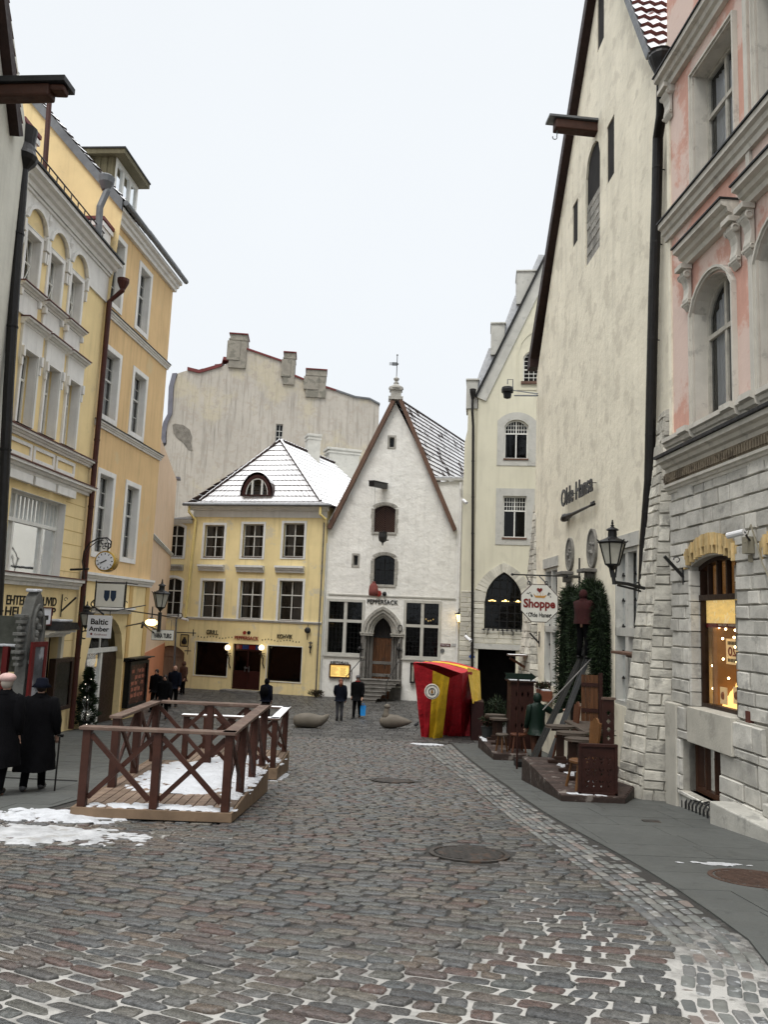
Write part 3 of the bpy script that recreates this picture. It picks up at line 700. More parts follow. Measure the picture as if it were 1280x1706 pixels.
x0, z0, x1, z1 = wr
mb = MB()
for k in range(5): mb.ball(FP.pt(x0+.95+k*.13, z1-.92+.05*math.sin(k*2), -.4), .035, 8, 5)
mb.build('chandelier_bulbs', GLOW, W1)
# portal: stepped gothic mouldings, capitals, jamb shafts, door and dark tympanum
x0, z0, x1, z1 = por; spz = z1-1.25; mb = MB()
for k, (w_, n0, n1, dz) in enumerate(((.20, -.1, .09, 0), (.02, -.2, .03, .0), (-.13, -.3, -.08, 0), (-.25, -.42, -.2, 0))):
    ro = (x0-w_, spz, x1+w_, z1+w_*1.0); ri = (x0-w_+.17, spz, x1+w_-.17, z1+w_-.17)
    P = hp(ro, ro[3]-spz, 'gothic', 16)[2:]; Q = hp(ri, ri[3]-spz, 'gothic', 16)[2:]
    mb.prism(FP, P+Q[::-1], [], n0, n1)
mb.build('portal_arch', STONE, W1)
mb = MB()
for s, e in ((1, x0), (-1, x1)):
    for k in range(4):
        mb.lathe([(.05, z0), (.05, spz-.12)], FP.pt(e+s*(-.08+.13*k), 0, .06-.12*k), 10)
    mb.fbox(FP, min(e-s*.2, e+s*.42), max(e-s*.2, e+s*.42), z0-.1, z0+.75, -.42, .10)
    mb.fbox(FP, min(e+s*.02, e+s*.42), max(e+s*.02, e+s*.42), z0, spz, -.42, -.3)
    mb.fbox(FP, min(e-s*.02, e-s*.2), max(e-s*.02, e-s*.2), z0, spz-.1, -.05, .05)
mb.build('portal_jamb', DKSTONE, W1)
mb = MB()
for s, e in ((1, x0), (-1, x1)):
    a, b = min(e-s*.24, e+s*.44), max(e-s*.24, e+s*.44)
    mb.fbox(FP, a, b, spz-.14, spz-.04, -.4, .13); mb.fbox(FP, a-.03, b+.03, spz-.04, spz+.02, -.4, .16)
    mb.fbox(FP, a-.02, b+.02, z0+.75, z0+.83, -.4, .13)
mb.build('capital', STONE, W1)
ix0, ix1 = x0+.40, x1-.40; dz1 = FP.px(640, 1062)[1]
mb = MB()
for k in range(6):
    a = ix0+(ix1-ix0)*k/6; mb.fbox(FP, a+.004, a+(ix1-ix0)/6-.004, z0, dz1, -.5, -.455, random.random())
dr = mb.build('door', OAK, W1, bevel=.006)
mb = MB()
for k, zz in enumerate((.55, 1.25, 1.9)): mb.fbox(FP, ix0+.01, ix1-.01, z0+zz, z0+zz+.16, -.456, -.44)
mb.build('door_band', DKSTONE, dr)
MB().lathe([(.03, 0), (.03, .05)], FP.pt(ix1-.22, z0+1.3, -.43), 8).build('handle', BLACKIRON, dr)
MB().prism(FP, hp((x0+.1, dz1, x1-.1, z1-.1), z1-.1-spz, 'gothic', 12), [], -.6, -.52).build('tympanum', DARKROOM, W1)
mb = MB(); mb.fbox(FP, ix0, ix1, dz1-.03, dz1+.07, -.5, -.42)
for k in range(1, 4): mb.fbox(FP, ix0+(ix1-ix0)*k/4-.012, ix0+(ix1-ix0)*k/4+.012, dz1, z1-.5, -.5, -.47)
mb.build('transom', BLACKPAINT, W1)
# steps
s0 = FP.rc(602, 1131, 668, 1131)
mb = MB(); zt = FP.px(640, 1131)[1]; zg = gz(41); ns = 6; hst = (zt-zg)/ns
for k in range(ns):
    a = s0[0]+.02*k; b = s0[2]-.0-(.28*k if k > 0 else 0)*.8; mb.fbox(FP, a, b, zt-hst*(k+1)+.0, zt-hst*k-.05, 0.0 if k == 0 else .5+.2*(k-1), .75+.24*k-.03); mb.fbox(FP, a-.03, b+.05, zt-hst*k-.05, zt-hst*k, 0.1, .75+.24*k)
mb.build('stone_step', DKSTONE, W1, bevel=.012)
def rail(name, pts, parent, r=.022, posts=()):
    mb = MB(); mb.tube(pts, r, 8)
    for a, b in posts: mb.tube([a, b], r*.9, 6)
    return mb.build(name, BLACKIRON, parent)
ul = FP.px(592, 1110)[0]; p0 = FP.pt(FP.px(603, 1078)[0], zt+.95, .35); p1 = FP.pt(FP.px(579, 1115)[0], zg+1.0, 1.6)
rail('handrail', [p0+Vector((.25, 0, .02)), p0, p1, p1-Vector((0, 0, .12))], W1, posts=((p1, Vector((p1.x, p1.y, zg))), (p0.lerp(p1, .5), Vector((*(p0.lerp(p1, .5).xy), zg+.5)))))
ur = FP.px(664, 1090)[0]; p0 = FP.pt(ur, zt+.9, .5); p1 = FP.pt(FP.px(650, 1118)[0], zg+1.05, 1.9)
rail('handrail', [p0+Vector((.1, .3, .05)), p0, p1], W1, posts=((p1, Vector((p1.x, p1.y, zg))),))
# bargeboards
def verge(F, a, b, wd, parent, n0=-.1, n1=.35, mat=BROWNWOOD):
    a = Vector(a); b = Vector(b); d = (b-a).normalized(); p = Vector((-d.y, d.x))
    if p.y < 0: p = -p
    q = [a-p*wd*.1, b-p*wd*.1, b+p*wd, a+p*wd]
    return MB().prism(F, [tuple(x) for x in q], [], n0, n1, back=True).build('bargeboard', mat, parent, bevel=.01)
ap = Vector(FP.px(660, 664)); 
verge(FP, FP.px(550, 881, .35), FP.px(658, 668, .35), .20, W1); verge(FP, FP.px(756, 884, .35), FP.px(665, 667, .35), .20, W1)
# roof running back to the right
dv = Vector((.48, 1, 0)).normalized()
rp = FP.pt(apex[0], apex[1]+.15, .2); re = rp+dv*13
eaveR = FP.pt(FP.px(727, 800)[0], FP.px(727, 800)[1], -.05)
slR = FP.pt(FP.px(752, 880)[0], FP.px(752, 880)[1], .2)
nrm = (re-rp).cross(eaveR-rp).normalized()
E0 = eaveR; E1 = eaveR+dv*13
roofplane('roof', E0, E1, re, rp, 15, TILE, W1, lift=.07, wave=.035)
EL0 = FP.pt(FP.px(545, 880)[0], FP.px(545, 880)[1], .1); roofplane('roof', EL0+dv*13, EL0, rp, re, 20, TILE, W1, lift=.06)
mb = MB()
for k in range(44): a = rp+dv*(k*.3); mb.tube([a-dv*.03+Vector((0, 0, .0)), a+dv*.27+Vector((0, 0, .03))], .10, 7)
mb.build('ridge_tile', TILE, W1)
sidel = MB(); a = FP.pt(FP.L, zb, -.02); sidel.add([a, a+dv*12, a+dv*12+Vector((0, 0, eaveR.z-zb)), a+Vector((0, 0, eaveR.z-zb))], [(0, 1, 2, 3)]); sidel.build('side_wall', LIMEWASH, W1)
# side wing eave with snow and gutter
g0 = FP.pt(FP.px(724, 799)[0], FP.px(724, 799)[1], .12); g1 = FP.pt(FP.px(772, 799)[0], FP.px(772, 799)[1], .12)
MB().tube([g0, g1], .08, 8).build('gutter', WHITEPIPE, W1)
MB().beam(g0+Vector((0, .05, .10)), g1+Vector((0, .05, .08)), .3, .10).build('eave_snow', SNOW, W1, bevel=.03)
pt_ = FP.px(769, 806, .12)
pipe('downpipe', [FP.pt(pt_[0]-.02, pt_[1]+.05, .25), FP.pt(pt_[0]-.02, pt_[1]-.3, .25), FP.pt(pt_[0]+.02, pt_[1]-.75, .1), FP.pt(pt_[0]+.02, FP.g(FP.L)+.2, .1)], .065, WHITEPIPE, W1, clamps=7)
pipe('downpipe', [FP.pt(.14, FP.px(536, 905)[1], .1), FP.pt(.14, FP.g(0)+.1, .1)], .05, WHITEPIPE, W1, clamps=6)
# finial on the gable: stone pedestal, cap, ball; iron vane above
c = FP.pt(apex[0]+.05, 0, .05); s = 40/1300
z = lambda y: FP.px(657, y)[1]
mb = MB(); mb.box(Vector((c.x, c.y, (z(668)+z(663))/2)), (.8, .7, z(663)-z(668))); mb.box(Vector((c.x, c.y, (z(663)+z(651))/2)), (.58, .55, z(651)-z(663))); mb.box(Vector((c.x, c.y, (z(652)+z(649))/2)), (.72, .68, z(649)-z(652)))
mb.lathe([(.42, z(649)), (.40, z(646)), (.22, z(643)), (.12, z(640)), (.16, z(639)), (.10, z(637)), (.08, z(635)), (.15, z(633.5)), (.16, z(631)), (.05, z(629)), (.02, z(627))], (c.x, c.y, 0), 12)
fin = mb.build('gable_finial', STONE, W1)
mb = MB(); mb.tube([(c.x, c.y, z(629)), (c.x, c.y, z(592))], .022, 6); mb.ball((c.x, c.y, z(592)), .05, 8, 5)
mb.build('vane_pole', BLACKIRON, fin)
mb = MB(); zz = z(607)
mb.box((c.x-.12, c.y, zz), (.3, .02, .2)); mb.box((c.x-.33, c.y, zz+.06), (.2, .02, .03)); mb.box((c.x-.33, c.y, zz), (.2, .02, .03)); mb.box((c.x-.33, c.y, zz-.06), (.2, .02, .03)); mb.box((c.x+.06, c.y, zz), (.06, .02, .1))
mb.build('weather_vane', GREYMETAL, fin)
# hoist beam over the hatch, with rope
b0 = FP.px(643, 815); b1 = FP.px(617, 800)
P0 = FP.pt(b0[0]-.05, b0[1]+.15, 0); P1 = at(619, 806, 40.5)
mb = MB(); mb.beam(P0, P1, .3, .26); mb.beam(P0+Vector((0, 0, .16)), P1+Vector((0, -.03, .16)), .38, .05)
hb = mb.build('hoist_beam', BLACKPAINT, W1, bevel=.015)
MB().tube([P1+Vector((.2, .2, -.1)), (P1.x+.22, P1.y+.3, FP.px(626, 905)[1])], .009, 5).build('rope', GREYMETAL, hb)
# iron wall anchors
for x, y in ((601, 1083), (665.5, 1084)):
    u, zc = FP.px(x, y, .08); mb = MB()
    mb.tube([FP.pt(u, zc-.42, .1), FP.pt(u, zc+.38, .1)], .035, 6); mb.tube([FP.pt(u-.16, zc+.05, .1), FP.pt(u+.18, zc+.05, .1)], .03, 6); mb.ball(FP.pt(u-.04, zc+.08, .12), .11, 8, 6); mb.tube([FP.pt(u, zc, 0), FP.pt(u, zc, .1)], .03, 6)
    mb.build('iron_anchor', BLACKIRON, W1)
u, zc = FP.px(667, 1046, .1); mb = MB(); mb.tube([FP.pt(u+.1*math.sin(a), zc+.17*math.cos(a), .12) for a in np.linspace(.3, 6.2, 14)], .022, 6); mb.tube([FP.pt(u, zc-.17, .12), FP.pt(u-.07, zc-.4, .1)], .022, 6); mb.build('iron_ring', BLACKIRON, W1)
# ================================================================ yellow hip roofed cafe house
dyv = Vector((.45, 1, 0)).normalized()
FY = Fac(at(262, 1150, 44.6), at(530, 1158, 42.3))
Y1 = thing('yellow_cafe_house', 'yellow three storey corner house with a snowy hipped tile roof and a grill cafe below', 'house', FY.pt(FY.L*.6, FY.g(FY.L*.6)))
um = FY.px(312, 1000)[0]; zb = FY.g(2)-.3
zt = FY.px(420, 843)[1]; ztl = FY.px(285, 866)[1]
tops = [FY.rc(342, 874.5, 371, 928), FY.rc(406, 873, 436.5, 928), FY.rc(473.5, 871.5, 505, 928)]
mids = [FY.rc(337.5, 967, 368, 1030), FY.rc(401, 967, 434, 1031.5), FY.rc(466.5, 967, 501.5, 1034.5)]
narr = [FY.rc(278.5, 874, 304, 927), FY.rc(273.5, 962, 299, 1025)]
shop = [FY.rc(326.5, 1068.5, 377, 1127.5), FY.rc(446.5, 1075.5, 500.5, 1137.5)]; door = FY.rc(388.5, 1072, 431.5, 1152)
gate = FY.rc(261.5, 1074, 302.5, 1150); gate = (gate[0]+.02, FY.g(1)-.02, gate[2], gate[3])
H = [hp(r) for r in tops+mids+shop]+[hp(r, .16) for r in narr]+[hp((door[0], FY.g(3)+.12, door[2], door[3])), hp(gate, .4)]
wall('wall', FY, [(-.3, zb), (FY.L, zb), (FY.L, zt), (um, zt), (um, ztl), (-.3, ztl)], H, YPLASTER, Y1, .3, back=1.5)
mb = MB(); P = [FY.pt(-.3, zb, -.4), FY.pt(FY.L, zb, -.4)]; 
mb.add([P[1], P[1]+dyv*12, P[1]+dyv*12+Vector((0, 0, zt-zb)), P[1]+Vector((0, 0, zt-zb)), P[0], P[0]+dyv*12, P[0]+dyv*12+Vector((0, 0, zt-zb)), P[0]+Vector((0, 0, ztl-zb))], [(0, 1, 2, 3), (4, 5, 6, 7)]); mb.build('side_wall', YPLASTER, Y1)
for iw, r in enumerate(tops+mids):
    window(FY, r, Y1, GREYW, GLASSM, curtain=(CURT0, (((0, .28), (.74, 1)), ((0, .2), (.5, .75)), ((.1, .45),), ((0, .35), (.62, .98)), ((.02, .25), (.8, 1)), ((.55, .9),))[iw]), depth=.24, nx=2, rows=(.64,), sub=(1, 2, 1, 1), fw=.05, bar=.045, sur=.13, sm=TRIMW, subr=None, sill=(.0, .03, .07), sillm=BROWNWOOD)  # partial curtains added so the panes look lighter, as if reflecting
for r in narr: window(FY, r, Y1, GREYW, GLASSD, rise=.16, depth=.2, nx=2, rows=(.66,), sub=(1, 2, 1, 1), fw=.05, bar=.045, sur=.14, sm=TRIMW, sill=(0, .03, .06), sillm=BROWNWOOD)
for (x0, x1, y0, y1) in ((330, 376, 940.5, 952), (393, 442, 941.5, 954), (458, 509, 942.5, 955)):
    a = FY.px(x0+2, y0); b = FY.px(x1-2, y1); band('window_hood', FY, a[0], b[0], b[1], a[1]-b[1], .28, TRIMW, Y1)
a = FY.px(267, 940); b = FY.px(305, 951); band('window_hood', FY, a[0], b[0], b[1], a[1]-b[1], .28, STONE, Y1)
a = FY.px(420, 1034)[1]; band('string_course', FY, -.3, FY.L, a-.06, .13, .10, TRIMW, Y1)
MB().fbox(FY, um, FY.L+.02, zt-.02-.62, zt-.02, 0, .035).build('frieze', TRIMW, Y1)
band('cornice', FY, um-.15, FY.L+.1, zt-.27, .27, .42, TRIMW, Y1); band('cornice', FY, -.3, um-.02, ztl-.2, .2, .3, TRIMW, Y1, top=GREYMETAL)
MB().prism(FY, [(-.3, ztl+.03), (um, ztl+.03), (um, ztl+.2)], [], -.6, .2).build('eave_snow', SNOW, Y1)
for r in shop:
    o = window(FY, r, Y1, BLACKPAINT, GLASSD, depth=.2, nx=1, rows=(), fw=.05, sur=.035, sm=TRIMW)
# cafe door
x0, z0, x1, z1 = (door[0], FY.g(3)+.12, door[2], door[3]); c = (x0+x1)/2; tzz = FY.px(410, 1083)[1]
mb = MB(); mb.prism(FY, hp((x0, z0, x1, z1)), [hp((x0+.07, z0+.07, c-.03, tzz-.05)), hp((c+.03, z0+.07, x1-.07, tzz-.05)), hp((x0+.05, tzz+.04, x1-.05, z1-.05))], -.27, -.18)
d = mb.build('door', DARKRED, Y1)
MB().fbox(FY, x0, x1, z0, z0+1.0, -.26, -.2).build('door_panel', DARKRED, d); MB().fbox(FY, x0, x1, z0+1, tzz, -.24, -.232).build('pane', GLASSD, d); MB().fbox(FY, x0, x1, z0, z1, -.8, -.75).build('room', DARKROOM, d)
for k in range(4):
    a = x0+.06+(x1-x0-.12)*k/4; MB().fbox(FY, a, a+(x1-x0-.12)/4-.02, tzz+.03, z1-.05, -.25, -.235).build('coloured_pane', BLUEP if k % 2 else REDP, d)
mb = MB()
for u in (c-.12, c+.12): mb.tube([FY.pt(u, z0+.95, -.12), FY.pt(u, z0+1.25, -.12)], .02, 6)
mb.lathe([(.12, 0), (.12, .02)], FY.pt(c-.05, z0+1.15, -.13), 10); mb.build('handle', GREYMETAL, d)
MB().fbox(FY, x0-.35, x1+.1, z0-.16, z0, -.1, .65).build('door_step', DKSTONE, Y1, bevel=.015)
# brown double gate under the low arch
x0, z0, x1, z1 = gate; c = (x0+x1)/2; GATE = pm('faded_brown_gate', (.20, .135, .09), .7, .15, 3, .2, 14, stretch=(2, 2, .3))
mb = MB(); zs = z1-.55
mb.prism(FY, hp((x0, zs, x1, z1), .4), [], -.25, -.17); mb.fbox(FY, x0, c-.01, z0, zs-.01, -.25, -.19); mb.fbox(FY, c+.01, x1, z0, zs-.01, -.25, -.19); mb.fbox(FY, x0, x1, zs-.06, zs+.03, -.25, -.15)
for a, b in ((x0+.1, c-.1), (c+.1, x1-.1)): mb.prism(FY, hp((a, z0+.15, b, zs-.2)), [hp((a+.05, z0+.2, b-.05, zs-.25))], -.2, -.175)
mb.build('gate', GATE, Y1)
# pipes and stains
pt_ = FY.px(309, 846, .3)
pipe('downpipe', [FY.pt(um-.12, zt-.05, .35), FY.pt(um-.12, zt-.4, .35), FY.pt(um+.22, zt-.85, .12), FY.pt(um-.12+.12, FY.px(308, 1029)[1], .12)], .07, YPIPE, Y1, clamps=3)
pipe('pipe', [FY.pt(um-.55, FY.px(308, 1029)[1]-.05, .1), FY.pt(um-.42, FY.g(1), .1)], .05, GREYMETAL, Y1)
pipe('downpipe', [FY.pt(FY.L-.25, zt+.05, .42), FY.pt(FY.L-.25, zt-.5, .42), FY.pt(FY.L+.02, zt-.75, .2)], .07, YPIPE, Y1)
pipe('downpipe', [FY.pt(FY.L-.12, zt-.9, .08), FY.pt(FY.L-.12, FY.g(5)+.1, .08)], .035, DKSTONE, Y1, clamps=6)
# hipped roof: apex and ridge measured in the plane through them
zap = None
apx = at(467.5, 735, 45.6); EA = FY.pt(um-.35, zt+.02, .45); EB = FY.pt(FY.L+.25, zt+.02, .45)
A1 = EA.lerp(apx, .13); A1.z = EA.z+.25; 
rend = apx+dyv*16; rend.z = apx.z
flA = EA+(apx-EA)*.16+Vector((0, 0, -.45)); flB = EB+(apx-EB)*.16+Vector((0, 0, -.45))
roofplane('roof_skirt', EA, EB, flB, flA, 3, TILEF, Y1, lift=.03, wave=0)
roofplane('roof', flA, flB, apx, apx, 12, TILEF, Y1, lift=.055, wave=.02)
EBb = EB+dyv*16; roofplane('roof_skirt', EB, EBb, flB+dyv*16, flB, 3, TILEF, Y1, lift=.03, wave=0)
roofplane('roof', flB, flB+dyv*16, rend, apx, 14, TILEF, Y1, lift=.03, wave=.012)
EAb = EA+dyv*16; roofplane('roof', EAb, EA, apx, rend, 14, TILEF, Y1, lift=.06)
mb = MB()
for (a, b) in ((flA, apx), (flB, apx), (apx, rend)):
    n_ = int((b-a).length/.33)
    for k in range(n_): mb.tube([a.lerp(b, k/n_)+Vector((0, 0, .05)), a.lerp(b, (k+.92)/n_)+Vector((0, 0, .09))], .10, 7)
mb.build('ridge_tile', TILE, Y1)
MB().tube([EA+Vector((-.1, -.05, -.02)), EB+Vector((.1, -.05, -.02))], .085, 8).build('gutter', GREYMETAL, Y1)
MB().beam(EA+Vector((0, .1, .06)), EB+Vector((0, .1, .06)), .35, .09).build('eave_snow', SNOW, Y1, bevel=.03)
# eyebrow dormer
FD = Fac(at(400, 826, 43.5), at(470, 829, 43.0)); r = FD.rc(405.5, 791, 452, 826); c = (r[0]+r[2])/2; hw = (r[2]-r[0])/2; h = r[3]-r[1]
arc = [(c+math.cos(a)*hw, r[1]+math.sin(a)*h) for a in np.linspace(0, math.pi, 17)]; arci = [(c+math.cos(a)*(hw-.2), r[1]+.05+math.sin(a)*(h-.24)) for a in np.linspace(0, math.pi, 17)]
dm = MB().prism(FD, arc, [arci], -.3, .05).build('dormer', DARKRED, Y1)
MB().prism(FD, arci, [], -.12, -.1).build('pane', GLASSD, dm)
mb = MB()
for f in (-.33, .33): mb.fbox(FD, c+hw*f-.05, c+hw*f+.05, r[1]+.05, r[1]+h*.83, -.1, .03)
mb.prism(FD, arci, [[(c+(p[0]-c)*.93, r[1]+.05+(p[1]-r[1]-.05)*.93+.0) for p in arci]], -.1, .02); mb.build('dormer_frame', GREYW, dm)
mb = MB(); back = FD.n*-2.6; k = len(arc); ex = [(c+math.cos(a)*(hw+.1), r[1]+math.sin(a)*(h+.14)) for a in np.linspace(0, math.pi, 17)]
mb.add([FD.pt(p[0], p[1], .1) for p in ex]+[FD.pt(p[0], p[1]+.0, -2.8) for p in ex], [(i, i+1, k+i+1, k+i) for i in range(k-1)]); mb.build('dormer_roof', TILEF, dm)
def chimney(name, px0, px1, py0, py1, Y, parent, mat, dep=1.0, cap=True, rz=.3):
    a = at(px0, py1, Y); b = at(px1, py0, Y); w_ = b.x-a.x; c = Vector(((a.x+b.x)/2, Y+dep/2, 0)); M_ = Matrix.Rotation(rz, 3, 'Z')
    mb = MB(); mb.box((c.x, c.y, (a.z+b.z)/2), (w_*.86, dep, b.z-a.z), M_)
    if cap:
        mb.box((c.x, c.y, b.z-.32), (w_*.96, dep*1.08, .12), M_); mb.box((c.x, c.y, b.z-.08), (w_*1.0, dep*1.12, .16), M_)
    return mb.build(name, mat, parent, bevel=.02)
chimney('chimney', 505, 533, 723, 785, 48.5, Y1, DOLO, 1.0); chimney('chimney', 537, 600, 748, 810, 52, Y1, DOLO, 1.2)
# ================================================================ tall blind gable behind
YG = 58.0
FG = Fac(at(262, 900, YG), at(634, 900, YG+1.5))
G1 = thing('blind_gable_building', 'tall blank gable with peeling grey plaster and chimneys behind the yellow house', 'building', FG.pt(FG.L/2, gz(YG)))
P = [(-.0, -3)]+[(FG.L-.3, -3)]+o_(FG, (632, 675), (616, 666), (592, 663), (561, 652), (542, 646), (490, 627), (480, 606), (409, 582), (390, 599), (369, 611), (332, 622), (312, 617), (296, 622), (290, 640), (287, 690), (281, 700), (277, 715), (277, 740), (272, 745))+[(FG.px(270, 900)[0], 0)]
hw_ = FG.rc(460, 706, 470, 738)
gm_ = wall('wall', FG, P, [hp(hw_)], GRIME, G1, .3, back=10)
window(FG, hw_, G1, GREYW, GLASSD, depth=.25, nx=2, rows=(.33, .66), fw=.05)
pts = o_(FG, (295, 622), (289, 645), (287, 690), (280, 703), (276, 722), (276, 738))
mb = MB()
for (a, b) in zip(pts, pts[1:]): mb.prism(FG, [a, b, (b[0]-.35, b[1]-.05), (a[0]-.35, a[1]-.05)], [], -9, .12)
mb.build('zinc_coping', ZINC, G1)
def coping(F, pts, parent, mat, h=.14, n0=-1.0, n1=.12):
    mb = MB()
    for a, b in zip(pts, pts[1:]): mb.prism(F, [a, b, (b[0], b[1]+h), (a[0], a[1]+h)], [], n0, n1, back=True)
    return mb.build('coping', mat, parent)
coping(FG, o_(FG, (409, 582), (470, 603)), G1, REDMETAL); coping(FG, o_(FG, (490, 627), (507, 634)), G1, REDMETAL); coping(FG, o_(FG, (542, 646), (560, 652)), G1, REDMETAL)
coping(FG, o_(FG, (560, 652), (592, 663), (616, 666), (633, 675)), G1, GREYMETAL); coping(FG, o_(FG, (312, 617), (332, 622), (369, 611), (372, 600), (385, 602), (391, 598)), G1, REDMETAL, .25)
P = [FG.pt(*q, -1.2) for q in o_(FG, (318, 625), (318, 612), (335, 606), (356, 609), (356, 616), (356, 600), (368, 599), (369, 612), (390, 600), (390, 650))]
MB().prism(FG, o_(FG, (318, 630), (318, 612), (335, 607), (355, 611), (355, 600), (368, 599), (370, 606), (385, 603), (391, 598), (391, 640), (330, 640)), [], -4, -1.0).build('roof', REDMETAL, G1)
MB().prism(FG, o_(FG, (264, 646), (280, 636), (282, 640), (276, 700), (268, 735), (262, 735)), [], -6, -4).build('roof', REDMETAL, G1)
OLDCHIM = pm('mossy_chimney_plaster', (.27, .25, .21), .95, .25, 1.2, .6, 6, .03, stain=((.10, .10, .08), .6, 1.2, .5))
for (x0, x1, y0, y1, c_) in ((382, 409, 557, 601, 1), (472, 490, 588, 628, 1), (509, 542, 616, 650, 0)):
    r = FG.rc(x0, y0, x1, y1+14); mb = MB(); w_ = r[2]-r[0]
    mb.fbox(FG, r[0]+.1, r[2], r[1], r[3], -1.4, .16); mb.fbox(FG, r[0]-.08, r[2]-w_*.35, r[1]+.6, r[3]-.55, -1.35, .22); mb.fbox(FG, r[0]+.02, r[2]+.03, r[3]-.5, r[3]-.35, -1.45, .2)
    o = mb.build('chimney', OLDCHIM, G1, bevel=.03); MB().fbox(FG, r[0]+.02, r[2]+.06, r[3]+.005, r[3]+.09, -1.5, .24).build('chimney_cap', REDMETAL, o)
# bare patch where render fell off
pp = o_(FG, (287, 708), (291, 706), (305, 708), (316, 716), (320, 728), (318, 738), (321, 751), (314, 750), (305, 738), (295, 730), (289, 722)); MB().prism(FG, pp, [], 0, .03).build('bare_patch', pm('bare_brickwork', (.19, .175, .15), .95, .3, 4, .8, 12, .03), G1)
# peach strip building between ochre house and yellow house
FPe = Fac(at(238, 1150, 33.5), at(268, 1150, 43.5))
PE = thing('peach_house', 'narrow strip of a peach plastered house between the ochre house and the yellow cafe house', 'house', FPe.pt(FPe.L/2, gz(40)))
PEACH = pm('peach_plaster', (.62, .46, .32), .9, .08, .8, .1, 12, streak=.3, stain=((.5, .42, .34), .4, .8, .58)); TERRA = pm('terracotta_plaster', (.50, .20, .10), .9, .1, 1, .1)
zt_ = FPe.px(266, 725)[1]; zm_ = FPe.px(256, 1080)[1]
wall('wall', FPe, [(-2, zm_), (FPe.L, zm_), (FPe.L, zt_), (-2, zt_)], [], PEACH, PE, .2, back=5); wall('lower_wall', FPe, [(-2, gz(40)-.4), (FPe.L, gz(40)-.4), (FPe.L, zm_), (-2, zm_)], [], TERRA, PE, .2, back=5, n=.02)
for y in (905,): a = FPe.px(262, y)[1]; band('string_course', FPe, -2, FPe.L, a, .15, .12, TRIMW, PE)
MB().fbox(FPe, FPe.L-.6, FPe.L+.1, zt_, zt_+.12, -5, .2).build('coping', ZINC, PE)
# ================================================================ cream gabled building
FC = Fac(at(785, 1180, 34.6), at(905, 1185, 34.2))
C1 = thing('cream_gable_building', 'tall cream plastered building with stepped gable pillars, snowy copings and a pointed arch window', 'building', FC.pt(FC.L/2, FC.g(1)))
zb = FC.g(0)-.3; L_ = FC.L+1.5
vl = FC.px(793, 662); sl_ = (FC.px(905, 440)[1]-vl[1])/(FC.px(905, 440)[0]-vl[0])
wA = FC.rc(841.5, 699, 880, 764.5); wB = FC.rc(839, 826, 877, 896.5); wG = FC.rc(809, 952, 871, 1050); wU = FC.rc(873, 584, 896, 636); wU = (wU[0], wU[1], wU[0]+.95, wU[3]); dk = FC.rc(797, 1081, 859, 1150); dk = (dk[0], zb+.05, dk[2], dk[3])
zst = FC.px(840, 986)[1]
H = [hp(wA, .28), hp(wB), hp(wG, 1.35, 'gothic', 16), hp(wU, .3), hp(dk)]
wall('wall', FC, [(0, zb), (L_, zb), (L_, vl[1]+sl_*L_), (0, vl[1])], H, CREAM, C1, .35, back=8)
for r, ri in ((wA, .28), (wB, 0)):
    window(FC, r, C1, WHITEW, GLASSD, rise=ri, depth=.16, nx=2, rows=(.66,), sub=(1, 1, 4, 3), fw=.06, bar=.04, sill=(.03, .06, .07), sillm=BROWNWOOD)
    MB().prism(FC, hp((r[0]-.32, r[1]-.32, r[2]+.35, r[3]+.34), ri+.12 if ri else 0), [hp(r, ri)], -.02, .025).build('window_surround', DOLO, C1)
window(FC, wU, C1, WHITEW, GLASSD, rise=.3, depth=.16, nx=1, rows=(.4,), sub=(4, 3, 4, 4), fw=.05, sill=(.1, .1, .12), sillm=BROWNWOOD)
uo = FC.rc(863, 549, 905, 650); mb = MB(); ro = (uo[0], uo[1], uo[0]+1.75, uo[3]); mb.prism(FC, hp(ro, 1.15, 'gothic', 12), [hp(shrink(ro, .06), 1.12, 'gothic', 12)], -.02, .03); mb.build('niche_moulding', CREAM, C1)
# ashlar below the springing, voussoirs, iron lattice
ASH = pm('pale_ashlar', (.52, .50, .43), .85, .14, 2, .4, 20, tint=.18, stain=((.30, .29, .26), .4, 2.5, .6))
mb = MB(); blocks(mb, lambda u, z, n: FC.pt(u, z, n), lambda z: 0, lambda z: L_, zb+.1, zst, rh=(.19, .23), bw=(.35, .75), raise_=.03, gap=.008, holes=[(wG[0]-.02, wG[1], wG[2]+.02, 99), (dk[0]-.1, -99, dk[2]+.1, dk[3]+.26)], jit=.003, chip=.004)
mb.build('ashlar', ASH, C1)
MB().fbox(FC, dk[0]-.35, dk[2]+.35, dk[3]+.01, dk[3]+.25, -.1, .07).build('lintel', DOLO, C1)
mb = MB(); x0, z0, x1, z1 = wG; spz = z1-1.35
ro = (x0-.52, spz, x1+.52, z1+.42); P = hp(ro, ro[3]-spz, 'gothic', 26)[2:]; Q = hp((x0, spz, x1, z1), 1.35, 'gothic', 26)[2:]
for i in range(len(P)-1):
    f = .06; a = [P[i][j]*(1-f)+P[i+1][j]*f for j in (0, 1)]; b = [P[i+1][j]*(1-f)+P[i][j]*f for j in (0, 1)]; c_ = [Q[i+1][j]*(1-f)+Q[i][j]*f for j in (0, 1)]; d_ = [Q[i][j]*(1-f)+Q[i+1][j]*f for j in (0, 1)]
    mb.prism(FC, [a, b, c_, d_], [], -.05, .04+random.uniform(0, .01), t=random.random())
mb.build('arch_stone', ASH, C1)
mb = MB(); d_ = -.16; n_ = 5
mb.prism(FC, hp(wG, 1.35, 'gothic', 16), [hp(shrink(wG, .07), 1.3, 'gothic', 16)], -.2, -.1)
